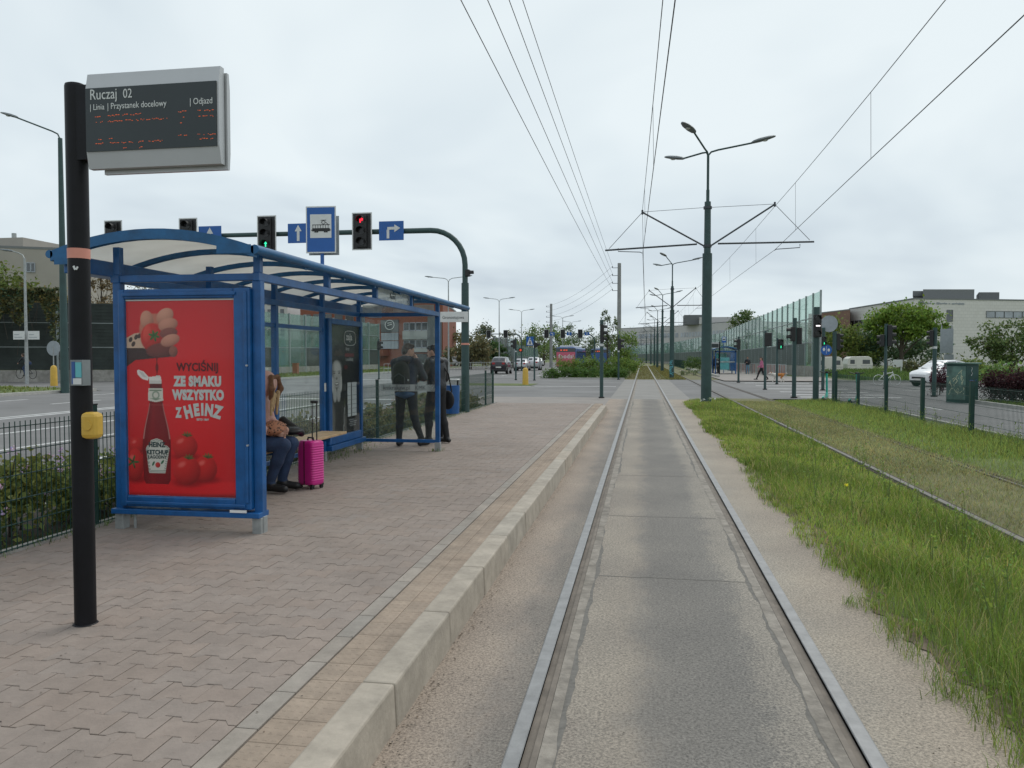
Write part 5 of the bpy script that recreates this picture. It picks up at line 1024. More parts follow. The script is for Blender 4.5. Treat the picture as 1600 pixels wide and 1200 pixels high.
for s, ph in ((1, 1), (-1, -1)):
    x = .07*s; dp += [('c', (x, .20, .42), (x, .18+.05*ph, .24), .055, .036, 1), ('c', (x, .18+.05*ph, .24), (x, .20+.12*ph, .05), .034, .024, 1), ('c', (x, .20+.12*ph, .04), (x, .25+.12*ph, .03), .028, .022, 1), ('c', (x, -.28, .44), (x, -.20-.03*ph, .28), .08, .046, 0), ('c', (x, -.20-.03*ph, .28), (x, -.34-.07*ph, .18), .040, .027, 1), ('c', (x, -.34-.07*ph, .18), (x, -.30-.10*ph, .04), .027, .022, 1), ('c', (x, -.30-.10*ph, .035), (x, -.24-.10*ph, .03), .026, .022, 1)]
sdf(dp, 'body', ['orange_fur', 'white_fur'], dg, .018, .03); MB().ell((0, .665, .56), (.016, .012, .012), 8, 5).ell((.035, .56, .62), (.008, .008, .008), 6, 4).ell((-.035, .56, .62), (.008, .008, .008), 6, 4).obj('nose_and_eyes', 'black', dg)
# cyclist far left
def bicycle(label, loc, rz, m='black', scale=1., name='bicycle', rimm='rubber'):
    t = T(name, label, 'bicycle', loc, rz); t.scale = (scale,)*3; r = .33
    for x in (-.52, .52):
        w = MB().tube([(x+r*math.cos(a), 0, r+.01+r*math.sin(a)) for a in [2*math.pi*q/28 for q in range(29)]], .017, 6, False).obj('wheel', rimm, t, smooth=True); sp_k = MB()
        for q in range(9): a = math.pi*q/9; sp_k.beam((x+r*math.cos(a), 0, r+.01+r*math.sin(a)), (x-r*math.cos(a), 0, r+.01-r*math.sin(a)), .003, .003, (0, 1, 0))
        sp_k.obj('spokes', 'galv', w)
    f = MB()
    for a, b_ in (((-.52, 0, .34), (-.08, 0, .30)), ((-.08, 0, .30), (-.22, 0, .82)), ((-.52, 0, .34), (-.18, 0, .70)), ((-.08, 0, .30), (.36, 0, .72)), ((-.18, 0, .74), (.34, 0, .80)), ((.33, 0, .90), (.52, 0, .34))): f.tube([a, b_], .019, 8)
    f.obj('frame', m, t, smooth=True); MB().ell((-.24, 0, .88), (.13, .065, .03), 10, 5).obj('saddle', 'black', t); MB().tube([(.32, 0, .90), (.34, 0, .99), (.36, -.25, 1.0), (.28, -.28, 1.0)], .013, 6).tube([(.34, 0, .99), (.36, .25, 1.0), (.28, .28, 1.0)], .013, 6).obj('handlebar', 'black', t); MB().tube([(-.08, -.05, .30), (-.08, .05, .30)], .08, 14).beam((-.08, .07, .30), (.04, .07, .18), .02, .02).beam((-.08, -.07, .30), (-.20, -.07, .42), .02, .02).obj('crank', 'dark_steel', t); return t
cy = at(41, 50, .31); bicycle('dark bicycle ridden past the ivy-covered barrier at far left', cy, R(172), 'black')
person('cyclist in dark jacket riding at far left in front of the barrier', cy, R(82), ['skin', 'jacket_black', 'jeans', 'shoe'], dict(hip=(0, -.22, .98), chest=(0, .02, 1.25), neck=(0, .14, 1.38), head=(0, .24, 1.50), look=(0, 1, -.1), sL=(-.17, .12, 1.33), sR=(.17, .12, 1.33), eL=(-.22, .25, 1.15), eR=(.22, .25, 1.15), wL=(-.24, .33, 1.05), wR=(.24, .33, 1.05), hL=(-.09, -.2, .96), hR=(.09, -.2, .96), kL=(-.1, .12, .68), kR=(.1, .16, .78), aL=(-.09, -.02, .26), aR=(.09, -.06, .44), tL=(-.09, .14, .20), tR=(.09, .10, .38), bulk=1.1), 'hair_brown', .018)
bicycle('white bicycle leaning behind a signal pole by the roadside grass', at(1386, 47), R(8), 'white_paint', .95, rimm='sign_white')
# e-scooters
def scooter(label, loc, rz):
    t = T('electric_scooter', label, 'scooter', loc, rz, 'parked green scooters by the fence')
    for x in (-.5, .45): MB().tube([(x, -.03, .11), (x, .03, .11)], .11, 18).obj('wheel', 'rubber', t, smooth=True)
    MB().box(-.46, .28, -.08, .08, .10, .17).obj('deck', 'dark_steel', t, bevel=.02); MB().tube([(.45, 0, .14), (.30, 0, 1.08)], .038, 10).obj('stem', 'teal', t, smooth=True); MB().tube([(.24, 0, .15), (.40, 0, .33)], .045, 8).obj('neck', 'teal', t); MB().tube([(.27, -.25, 1.15), (.30, -.1, 1.10), (.30, .1, 1.10), (.27, .25, 1.15)], .018, 8).obj('handlebar', 'black', t); box('display_unit', 'black', t, .26, .36, -.05, .05, 1.08, 1.16, .01); MB().tube([(-.62, 0, .2), (-.5, 0, .245), (-.38, 0, .2)], .03, 6).obj('mudguard', 'teal', t); return t
scooter('mint green electric scooter standing left of the signal pole', at(1290, 29.4), R(70)); scooter('mint green electric scooter half hidden behind a fence post', at(1335, 27.6), R(60))
# ================================================================== vehicles
def car(label, loc, rz, paint, kind='hatch', scale=1., name='car', group=None):
    """local frame: nose towards +X"""
    t = T(name, label, 'car', loc, rz, group); t.scale = (scale,)*3; suv = kind == 'suv'; dz = .14 if suv else 0
    st = [(-2.05, .42, .80, .80, .62), (-2.0, .30, .98, .98, .76), (-1.75, .25, 1.02, 1.10, .80), (-1.35, .24, 1.0, 1.40, .82), (-.6, .22, .96, 1.50, .84), (.25, .22, .94, 1.47, .84), (.75, .22, .93, 1.18, .84), (1.05, .23, .92, .93, .83), (1.65, .25, .80, .81, .80), (1.95, .30, .70, .71, .72), (2.08, .40, .58, .59, .60)]
    rows_ = []
    for x, zb, zbelt, zt_, w in st:
        zbelt += dz; zt_ += dz*1.3; gw = w if zt_-zbelt < .06 else w*(.92-.28*(zt_-zbelt)); top = [(gw, zt_-.03), (gw*.8, zt_), (0, zt_+.015)]
        half = [(0, zb), (w*.9, zb), (w, zb+.16), (w*1.02, (zb+zbelt)/2+.08), (w*.97, zbelt)]+top; rows_.append([(x, y, z) for y, z in half])
    b = MB(); n = len(rows_[0])
    for s in (1, -1):
        o = len(b.v); b.v += [(x, s*y, z) for r_ in rows_ for x, y, z in r_]
        for i in range(len(rows_)-1):
            for q in range(n-1): f = (o+i*n+q, o+i*n+q+1, o+(i+1)*n+q+1, o+(i+1)*n+q); b.f.append(f[::-1] if s > 0 else f)
        for i in (0, len(rows_)-1): f = tuple(o+i*n+q for q in range(n)); b.f.append(f if (s > 0) == (i == 0) else f[::-1])
    b.obj('body', paint, t, smooth=True)
    def panel(i0, i1, s, f0, f1, lo=.06, hi=.9, nm='side_window', m='car_glass'):
        def P(i, f, h): 
            r0, r1 = rows_[i], rows_[i+1]; a = Vector(r0[4]).lerp(Vector(r0[5]), h); c = Vector(r1[4]).lerp(Vector(r1[5]), h); p = a.lerp(c, f); return (p.x, s*(p.y+.008), p.z)
        b = MB(); pts = [P(i0, f0, lo), P(i1, f1, lo), P(i1, f1, hi), P(i0, f0, hi)]; b.add(pts, [(0, 1, 2, 3) if s < 0 else (3, 2, 1, 0)]); return b.obj(nm, m, t)
    for s in (1, -1): panel(3, 3, s, .1, .95); panel(4, 4, s, .05, .95); panel(5, 5, s, .05, .8)
    def cross(i0, i1, f0, f1, nm):
        def P(i, f, y): a, c = Vector(rows_[i][6]), Vector(rows_[i+1][6]); p = a.lerp(c, f); return (p.x, y*p.y, p.z+.012)
        MB().add([P(i0, f0, -1), P(i0, f0, 1), P(i1, f1, 1), P(i1, f1, -1)], [(0, 3, 2, 1)]).obj(nm, 'car_glass', t)
    cross(5, 6, .25, .9, 'windscreen'); cross(2, 2, .1, .85, 'rear_window')
    for x in (-1.3, 1.3):
        for s in (1, -1):
            w = MB().tube([(x, s*.62, .32), (x, s*.86, .32)], .32, 20).obj('wheel', 'rubber', t, smooth=True); MB().tube([(x, s*.861, .32), (x, s*.875, .32)], [.2, .18], 14).obj('rim', 'alu', w)
    for s in (1, -1):
        MB().box(-2.06, -1.93, s*.48-.14, s*.48+.14, .80+dz, .98+dz).obj('tail_light', 'tail_red', t, bevel=.03); MB().box(1.84, 1.985, s*.52-.16, s*.52+.16, .60+dz, .73+dz).obj('headlight', 'headlight', t, bevel=.03); MB().box(.62, .80, s*.95-.09, s*.95+.09, .95+dz, 1.07+dz).obj('door_mirror', paint, t, bevel=.03)
    box('number_plate', 'plate', t, -2.075, -2.055, -.26, .26, .62, .74); box('number_plate', 'plate', t, 2.085, 2.10, -.26, .26, .40, .51); MB().box(-2.07, -1.9, -.7, .7, .3, .5).box(1.9, 2.09, -.6, .6, .27, .40).obj('bumper', 'black', t, bevel=.04); MB().box(2.0, 2.095, -.42, .42, .50, .62).obj('grille', 'black', t); return t
G2 = 'cars waiting at the far junction'
car('dark car seen from behind, waiting left of the yellow bollard', at(783.5, 80), R(92), 'car_dark', 'suv', 1.02, group=G2); car('silver car waiting behind the signal poles, nearer of two', at(816, 98), R(92), 'car_silver', 'hatch', group=G2); car('silver car to the right of the other silver car', at(835, 102), R(92), 'car_silver', 'suv', group=G2); car('small white car farthest up the left road', at(842, 150), R(92), 'car_white', 'hatch', group=G2)
for i, (u, d, p_, lb_) in enumerate(((598, 122, 'car_white', 'white parked car left of the person with the backpack'), (655, 126, 'car_dark', 'dark parked car between the two standing persons'), (700, 124, 'car_silver', 'silver parked car just right of the shelter corner post'), (718, 134, 'car_white', 'white parked car left of the curved gantry mast'), (745, 138, 'car_grey', 'grey parked car right of the curved gantry mast'))): car(lb_, at(u, d, .3), R(200), p_, group='cars parked across the left road')
wc = at(1470, 46); car('white car facing left at the side road, partly behind a signal pole', wc, R(212), 'car_white', 'suv', .9)
def bus(label, loc, rz, rear, L0=12.):
    t = T('city_bus', label, 'bus', loc, rz); W_ = 1.27
    MB().box(-L0/2, L0/2, -W_, W_, .35, 2.95).obj('body', 'bus_blue', t, bevel=.14); MB().box(-L0/2+.6, L0/2-1.5, -.9, .9, 2.95, 3.2).obj('roof_unit', 'bus_white', t, bevel=.08)
    for s in (-1, 1):
        for k in range(6): x = -L0/2+1+k*1.75; box('side_window', 'car_glass', t, x, x+1.6, s*W_-.012, s*W_+.012, 1.35, 2.45)
        for x in (-L0/2+3, L0/2-2.5): MB().tube([(x, s*(W_-.25), .48), (x, s*(W_+.02), .48)], .48, 18).obj('wheel', 'rubber', t)
    r_ = box('rear_panel', rear, t, -L0/2-.02, -L0/2-.003, -W_+.05, W_-.05, .5, 2.35); box('rear_window', 'car_glass', t, -L0/2-.02, -L0/2-.003, -W_+.05, W_-.05, 2.36, 2.85); box('windscreen', 'car_glass', t, L0/2+.003, L0/2+.02, -W_+.08, W_-.08, 1.0, 2.5)
    [box('destination_digit', 'lit_orange', t, -L0/2-.03, -L0/2-.021, y_, y_+.22, 2.52, 2.66) for y_ in (-.2, .1, .5)]
    for s in (-1, 1): box('tail_light', 'tail_red', t, -L0/2-.03, -L0/2-.021, s*1.1-.1, s*1.1+.1, .7, 1.1)
    return t, r_
bu = at(883, 102); bt_, rp_ = bus('city bus with pink advert on its rear, behind the trimmed hedge', (bu[0]+.3, bu[1]+6, 0), R(88), 'bus_pink'); text('foodsi', .75, 'print_white', rp_, (-6.026, .95, 1.55), rot=(R(90), 0, R(-90)), name='advert_lettering', sx=.95, bold=.02)
bu = at(936, 122); bus('blue bus parked behind the small tree, beyond the pink-backed bus', (bu[0], bu[1]+6, 0), R(90), 'bus_blue')
def caravan(label, loc, rz):
    t = T('caravan', label, 'caravan', loc, rz, 'caravans on the verge'); t.scale = (.76,)*3; pr_ = [(-2., .45), (-2.1, 1.3), (-1.85, 2.2), (-1.4, 2.5), (1.3, 2.55), (1.75, 2.3), (2.0, 1.2), (1.9, .45)]
    MB().prism(pr_, 2.1, Matrix(((1, 0, 0, 0), (0, 0, 1, -1.05), (0, 1, 0, 0), (0, 0, 0, 1)))).obj('body', 'caravan', t, bevel=.06)
    for x0, x1 in ((-1.6, -.9), (.35, 1.5)): w = box('window', 'win', t, x0, x1, -1.075, -1.045, 1.35, 2.0); 
    box('window', 'win', t, 1.88, 2.02, -.7, .7, 1.4, 2.0); box('door', 'caravan', t, -.6, .05, -1.07, -1.052, .6, 2.2); box('waist_stripe', 'roof_grey', t, -2.0, 1.93, -1.062, -1.052, 1.0, 1.06)
    for s in (-1, 1): MB().tube([(.1, s*1.0, .33), (.1, s*.8, .33)], .33, 16).obj('wheel', 'rubber', t)
    MB().beam((-2, 0, .42), (-3.1, 0, .45), .08, .08).obj('drawbar', 'dark_steel', t)
caravan('whole white caravan parked in the grass left of the green tree', at(1340, 96, -.15), R(8)); caravan('white caravan half hidden behind the tram signal pole', at(1292, 88, -.2), R(14))
# ================================================================== noise barriers
def barrier(name, label, pts, bay, rowsf, postm='bar_post', plinth=.6, pw=.16):
    """pts: (x, y, z0, height); rowsf(i) -> list of (fraction0, fraction1, material, slatted)"""
    t = T(name, label, 'noise barrier', (pts[0][0], pts[0][1], 0)); ox, oy = pts[0][0], pts[0][1]; k = 0
    for (xa, ya, za, ha), (xb, yb, zb, hb) in zip(pts, pts[1:]):
        d = math.hypot(xb-xa, yb-ya); n = max(1, round(d/bay)); ex, ey = (xb-xa)/d, (yb-ya)/d; nx, ny = -ey, ex
        for i in range(n+1):
            f = i/n; x, y, z, h = xa+(xb-xa)*f-ox, ya+(yb-ya)*f-oy, za+(zb-za)*f, ha+(hb-ha)*f
            if i < n or (xb, yb) == tuple(pts[-1][:2]): MB().beam((x, y, z-.3), (x, y, z+h+.06), pw, pw, (ex, ey, 0)).obj('post', postm, t)
            if i == n: break
            g = (i+1)/n; x2, y2, z2, h2 = xa+(xb-xa)*g-ox, ya+(yb-ya)*g-oy, za+(zb-za)*g, ha+(hb-ha)*g
            def q(m, nm, f0, f1, th, off=0., h=h, h2=h2, z=z, z2=z2):
                a0 = (x+ex*pw/2+nx*off, y+ey*pw/2+ny*off); a1 = (x2-ex*pw/2+nx*off, y2-ey*pw/2+ny*off); hh = max(h, h2) if False else None
                zb0, zt0 = z+f0*h, z+f1*h; zb1, zt1 = z2+f0*h2, z2+f1*h2; v = []
                for s in (-th/2, th/2): v += [(a0[0]+nx*s, a0[1]+ny*s, zb0), (a1[0]+nx*s, a1[1]+ny*s, zb1), (a1[0]+nx*s, a1[1]+ny*s, zt1), (a0[0]+nx*s, a0[1]+ny*s, zt0)]
                return MB().add(v, [(0, 1, 2, 3), (7, 6, 5, 4), (0, 4, 5, 1), (1, 5, 6, 2), (2, 6, 7, 3), (3, 7, 4, 0)]).obj(nm, m, t)
            pf = plinth/h; q('concrete', 'plinth', -.06, pf, .14)
            for f0, f1, m, sl in rowsf(k):
                p = q(m, 'panel', pf+(1-pf)*f0+.002, pf+(1-pf)*f1-.004, .03 if not sl else .10)
                if sl:
                    b = MB(); ns_ = max(3, int((f1-f0)*h/.24))
                    for r_ in range(ns_):
                        fr_ = pf+(1-pf)*(f0+(f1-f0)*(r_+.5)/ns_)
                        for s in (-.065, .065): b.beam((x+ex*pw/2+nx*s, y+ey*pw/2+ny*s, z+fr_*h), (x2-ex*pw/2+nx*s, y2-ey*pw/2+ny*s, z2+fr_*h2), .03, .09)
                    b.obj('slat', m, p); p.children[0]['kind'] = 'stuff'
                if f1 < .99: q(postm, 'rail', pf+(1-pf)*f1-.0035, pf+(1-pf)*f1+.006, .12)
            k += 1
    return t
a, b_, c, d = at(1281, 66), at(1131, 124), at(1062, 190), at(978, 275)
barrier('noise_barrier', 'tall green glass noise barrier ending behind the tram signal on the right', [(a[0], a[1], 0, 7.25), (b_[0], b_[1], 0, 5.7)], 2.5, lambda k: [(0, .33, 'slat_green' if k > 1 else 'glass_green', k > 1), (.33, .67, 'glass_green', False), (.67, 1, 'glass_green', False)], plinth=.9, pw=.14)
barrier('noise_barrier', 'long low green glass barrier curving away beside the far tracks', [(b_[0], b_[1]+.4, 0, 5.6), (c[0], c[1], 0, 5.5), (d[0], d[1], 0, 5.2)], 4.5, lambda k: [(0, .45, 'slat_green', True), (.45, 1, 'glass_green_dusty', False)], plinth=.5, pw=.14)
a, b_, c, d, e_ = at(-170, 52), at(215, 55), at(395, 66), at(500, 80), at(592, 96)
barrier('noise_barrier', 'dark slatted noise barrier overgrown with ivy at far left', [(a[0], a[1], .3, 5.15), (b_[0], b_[1], .3, 5.1)], 4.6, lambda k: [(0, .34, 'slat', True), (.34, .70, 'slat', True), (.70, 1, 'slat', True)], plinth=.5)
barrier('noise_barrier', 'stained green glass noise barrier seen through the shelter', [(b_[0]+.5, b_[1]+.1, .3, 5.2), (c[0], c[1], .3, 5.3), (d[0], d[1], .3, 5.5), (e_[0], e_[1], .3, 5.4)], 3.4, lambda k: [(0, .36, 'slat' if k % 5 in (1, 3) else 'glass_green_dusty', False), (.36, .70, 'glass_green_dusty', False), (.70, 1, 'glass_green_dusty', False)], plinth=.5)
a, b_, c = at(772, 122), at(803, 118), at(840, 165); barrier('noise_barrier', 'short glass barrier behind the dark waiting car', [(a[0], a[1], 0, 4.8), (b_[0], b_[1], 0, 4.4)], 1.6, lambda k: [(0, .33, 'glass_pale', False), (.33, .67, 'glass_pale', False), (.67, 1, 'glass_pale', False)]); barrier('noise_barrier', 'low green barrier behind the silver cars', [(b_[0], b_[1]+1, 0, 3.6), (c[0], c[1], 0, 3.4)], 4, lambda k: [(0, .4, 'slat_green', False), (.4, 1, 'glass_green_dusty', False)])
# ivy on the left barrier, shrubs above it
def ivy(u0, u1, d, v0, v1, n, leaf, col):
    us = rng.uniform(u0, u1, n); P = []
    ph = rng.uniform(0, 6, 4); low = v0+(v1-v0)*(.55+.25*np.sin(us/23+ph[0])+.2*np.sin(us/9+ph[1])); vs = v0+(low-v0)*rng.uniform(0, 1, n)**1.4
    for u, v in zip(us, vs): x, y, _ = at(u, d-.35-abs(rng.normal())*.15); P.append((x, y, zat(v, d)))
    return np.array(P)
iv = T('ivy', 'green and brown ivy hanging over the dark barrier at far left', 'ivy', at(0, 51.6, .3)); P = ivy(-170, 100, 51.7, 452, 560, 5200, .2, 0)-np.array(at(0, 51.6, .3)); link('foliage', leaf_mesh('foliage', P, .24, (.055, .060, .026), .5, .1, .6), 'leaf', iv)
b = MB(); rl = random.Random(4)
for k in range(26):
    x, y, z = P[rl.randrange(len(P))]; b.tube([(x, y, z), (x+rl.uniform(-.3, .3), y, z-1), (x+rl.uniform(-.4, .4), y, z-2.2)], .012, 4)
b.obj('vine', 'bark', iv)
tree('tree', 'yellowish green shrubby tree rising over the ivy-covered barrier', at(-15, 57, .3), [(0, 0, 6.6, 2.4, 1.6, 2.0), (2.0, .3, 5.9, 1.6, 1.3, 1.0), (-2.6, 0, 6.2, 2.2, 1.5, 1.9)], 4200, .26, (.075, .095, .026), (.12, 4))
tree('tree', 'dry yellow bush line along the barrier top left of the display pole', at(72, 57, .3), [(0, 0, 5.6, 1.8, 1., .8), (2, 0, 5.5, 1.4, 1., .7), (-1.8, 0, 5.8, 1.6, 1., 1.0)], 2600, .22, (.13, .105, .045), (.08, 4))
tree('tree', 'brownish sparse conifer showing between display pole and poster frame', at(160, 62, .3), [(0, 0, 6.2, 1.0, 1.0, 1.6), (.3, 0, 5.3, 1.6, 1.2, .9), (0, 0, 7.6, .5, .5, 1.1)], 1500, .17, (.10, .075, .04), (.09, 5), bare=True)
tree('tree', 'thin bare tree above the barrier behind the shelter roof', at(235, 66, .3), [(0, 0, 6.5, 2.2, 1.5, 1.5), (2.5, 0, 6.2, 1.8, 1.5, 1.2)], 900, .16, (.10, .09, .045), (.1, 4.5), bare=True)
# ================================================================== buildings
def block(name, label, foot, z0, h, m, cat='building', roof=None):
    """foot: list of ground points, walls + flat roof"""
    ox, oy = foot[0][0], foot[0][1]; t = T(name, label, cat, (ox, oy, 0)); P = [(x-ox, y-oy) for x, y, *_ in foot]
    MB().prism(P, h, Matrix.Translation((0, 0, z0))).obj('wall', m, t); b = MB(); n = len(P); cx = sum(p[0] for p in P)/n; cy = sum(p[1] for p in P)/n
    MB().prism([(cx+(x-cx)*1.004, cy+(y-cy)*1.004) for x, y in P], .25, Matrix.Translation((0, 0, z0+h+.002))).obj('roof_edge', roof or 'roof_grey', t); return t
def facade_boxes(t, a, b_, items, m, nm='window', out=.06, frame=None):
    """items: (s0, s1, z0, z1) as fraction along a-b and heights; boxes stand proud of the wall on the camera side"""
    ox, oy = t.location.x, t.location.y; A = Vector((a[0]-ox, a[1]-oy, 0)); B = Vector((b_[0]-ox, b_[1]-oy, 0)); d = (B-A); L0 = d.length; d.normalize(); n_ = Vector((d.y, -d.x, 0)); 
    if n_.dot(Vector((-a[0], -a[1], 0))) < 0: n_ = -n_
    for s0, s1, z0, z1 in items:
        p, q = A+d*L0*s0, A+d*L0*s1; v = [p, q, q+n_*out, p+n_*out]; w = MB().add([tuple(x)[:2]+(z,) for z in (z0, z1) for x in v], [(0, 3, 2, 1), (4, 5, 6, 7), (0, 1, 5, 4), (1, 2, 6, 5), (2, 3, 7, 6), (3, 0, 4, 7)]).obj(nm, m, t)
        if frame:
            e = n_*(out+.03); b = MB(); P0, P1 = p+e, q+e; t_ = .05
            b.beam((P0.x, P0.y, z0), (P1.x, P1.y, z0), .06, .1).beam((P0.x, P0.y, z1), (P1.x, P1.y, z1), .06, .1).beam((P0.x, P0.y, z0), (P0.x, P0.y, z1), .06, .08).beam((P1.x, P1.y, z0), (P1.x, P1.y, z1), .06, .08); b.obj('frame', frame, w)
a, b_, c = at(1427, 150), at(1720, 158), at(1326, 182); bk2 = (b_[0]+20, b_[1]+40); 
wb = block('office_building', 'large pale stone-clad institute building behind the trees on the right', [a, b_, bk2, (c[0]+22, c[1]+40), c], -1, 13.7, 'cladding')
zt = lambda v, d=150: zat(v, d)
facade_boxes(wb, a, b_, [(.035, .115, zt(495), zt(484))], 'bld_pale', 'louvre_panel'); facade_boxes(wb, a, b_, [(.165, .195, zt(502), zt(484)), (.165, .195, zt(520), zt(509)), (.165, .195, zt(552), zt(538))], 'win', frame='roof_grey'); facade_boxes(wb, a, b_, [(.37+.048*k, .37+.048*k+.045, zt(496, 152), zt(486, 152)) for k in range(10)], 'win_light', frame='roof_grey')
facade_boxes(wb, a, b_, [(.165, .195, -1, zt(553))], 'bld_slate', 'dark_strip', .03)
facade_boxes(wb, c, a, [(.03+.075*k, .03+.075*k+.062, 8.2, 9.9) for k in range(12)], 'win', frame='roof_grey'); facade_boxes(wb, c, a, [(.03+.075*k, .03+.075*k+.062, 4.6, 6.2) for k in range(12)], 'win', frame='roof_grey')
nx_ = (b_[0]-a[0], b_[1]-a[1]); nl = math.hypot(*nx_); rl = random.Random(2); lt = []
s = .048
for wl_ in (8, 3, 12, 2, 14):
    for k in range(wl_): lt.append((s, s+.0030, zt(475.6)+rl.choice([0, .1]), zt(472.2)+rl.choice([0, -.1]))); s += .0047
    s += .006
b = MB(); d_ = Vector((nx_[0]/nl, nx_[1]/nl, 0)); n_ = Vector((d_.y, -d_.x, 0))
if n_.dot(Vector((-a[0], -a[1], 0))) < 0: n_ = -n_
for s0, s1, z0, z1 in lt: p = d_*nl*s0+n_*.05; q = d_*nl*s1+n_*.05; b.beam((p.x, p.y, (z0+z1)/2), (q.x, q.y, (z0+z1)/2), .04, (z1-z0)*.92)
tag(b.obj('wall_lettering', 'sign_grey', wb), kind='stuff'); cpt = d_*nl*.033+n_*.06; MB().tube([(cpt.x, cpt.y, zt(473)), (cpt.x+n_.x*.05, cpt.y+n_.y*.05, zt(473))], .55, 12).obj('wall_emblem', 'roof_grey', wb)
# roof plant of the white building
for (u0, u1, v0, v1, d) in ((1440, 1520, 467, 452.5, 154), (1424, 1441, 460, 455, 158), (1527, 1559, 467.5, 457, 156)):
    p, q = at(u0, d), at(u1, d); MB().add([(x-a[0], y-a[1], z) for z in (zat(v0, d)-.4, zat(v1, d)) for x, y in ((p[0], p[1]), (q[0], q[1]), (q[0]+3, q[1]+9), (p[0]+3, p[1]+9))], [(0, 3, 2, 1), (4, 5, 6, 7), (0, 1, 5, 4), (1, 2, 6, 5), (2, 3, 7, 6), (3, 0, 4, 7)]).obj('roof_plant', 'roof_grey' if d != 156 else 'bld_slate', wb)
a, b_ = at(1327, 176), at(1262, 196); bw = block('brick_wing', 'reddish brown wing at the left end of the pale institute building', [a, (a[0]+4, a[1]+20), (b_[0]+4, b_[1]+20), b_], -1, 13.2, 'bld_brown'); facade_boxes(bw, b_, a, [(.1+.3*k, .3+.3*k, 6.2, 8.2) for k in range(3)], 'win', frame='roof_grey')
# far white building behind the curving barrier
a, b_, c = at(968, 330), at(1062, 300), at(1150, 262); fw_ = block('long_building', 'long pale building with flat roof above the curving barrier', [a, b_, c, (c[0]+30, c[1]+20), (b_[0]+20, b_[1]+30), (a[0], a[1]+30)], -1, 14.5, 'bld_far')
for p, q, n in ((a, b_, 16), (b_, c, 18)): facade_boxes(fw_, p, q, [(.02+k/n*.97, .02+(k+.72)/n*.97, z, z+1.7) for k in range(n) for z in (5.5, 9.2)], 'win_light', out=.1)
p = at(1086, 286); MB().box(p[0]-a[0]-4, p[0]-a[0]+5, p[1]-a[1], p[1]-a[1]+8, 13.5, 17).obj('roof_plant', 'bld_slate', fw_); p = at(1120, 280); MB().box(p[0]-a[0]-6, p[0]-a[0]+8, p[1]-a[1]+2, p[1]-a[1]+10, 13.5, 16).obj('roof_plant', 'bld_far', fw_)
# grey block at far left
a, b_ = at(-120, 84), at(108, 88); gb = block('apartment_block', 'beige grey block with one double window above the barrier at far left', [a, b_, (b_[0]-8, b_[1]+20), (a[0]-8, a[1]+20)], 0, zat(388, 86), 'bld_grey'); w_ = (43+120)/228; facade_boxes(gb, a, b_, [(w_, w_+.028, zat(424, 86), zat(410, 86)), (w_+.032, w_+.058, zat(424, 86), zat(410, 86))], 'win', frame='win_light')
p = at(40, 90); MB().box(p[0]-a[0]-12, p[0]-a[0], p[1]-a[1], p[1]-a[1]+8, 12, zat(372, 90)).obj('upper_storey', 'bld_grey', gb); MB().tube([(p[0]-a[0]-2, p[1]-a[1]+1, 13), (p[0]-a[0]-2, p[1]-a[1]+1, zat(363, 90))], .25, 8).obj('chimney', 'galv', gb)
# grey flats and office seen through the shelter
a, b_ = at(405, 130), at(450, 128); fb = block('apartment_block', 'pale flats behind the stained glass barrier, seen through the shelter', [a, b_, (b_[0]-5, b_[1]+20), (a[0]-5, a[1]+20)], 0, zat(462, 130), 'bld_far'); facade_boxes(fb, a, b_, [(.1+.22*k, .22+.22*k, z, z+1.3) for k in range(4) for z in (5.2, 8.2, 10.2)], 'win')
a, b_, c, d = at(470, 126), at(575, 120), at(628, 117), at(692, 114)
ob = block('office_building', 'orange brick office with slate glass bays, seen through the shelter end pane', [a, b_, c, d, (d[0]-4, d[1]+25), (a[0]-4, a[1]+25)], 0, zat(476, 118), 'bld_orange')
facade_boxes(ob, a, b_, [(.05+k*.16, .16+k*.16, z, z+1.8) for k in range(6) for z in (3.4, 6.6)], 'win', frame='roof_grey')
facade_boxes(ob, b_, c, [(.42, .92, zat(519, 118), zat(500, 118))], 'bld_slate', 'slate_bay', .25); facade_boxes(ob, b_, c, [(.42+.1*k, .515+.1*k, z, z+1.15) for k in range(5) for z in (zat(532, 118), zat(545, 118))], 'win_light', 'glass_bay', .2)
facade_boxes(ob, c, d, [(.05, .66, zat(530, 115), zat(517, 115))], 'bld_pale', 'spandrel', .35); facade_boxes(ob, c, d, [(.05, .66, zat(550, 115), zat(544, 115))], 'bld_pale', 'spandrel', .35); facade_boxes(ob, c, d, [(.06+.15*k, .19+.15*k, zat(543, 115), zat(531, 115)) for k in range(4)]+[(.06+.15*k, .19+.15*k, zat(516, 115), zat(504, 115)) for k in range(4)], 'win', frame='win_light'); facade_boxes(ob, c, d, [(.67, .98, 0, zat(490, 115))], 'bld_slate', 'slate_bay', .4); facade_boxes(ob, c, d, [(.1, .62, 0.2, zat(553, 115))], 'win', 'ground_floor_glass', .1); facade_boxes(ob, b_, c, [(.30, .62, zat(556, 118), zat(547, 118))], 'bld_orange', 'awning', 1.4)
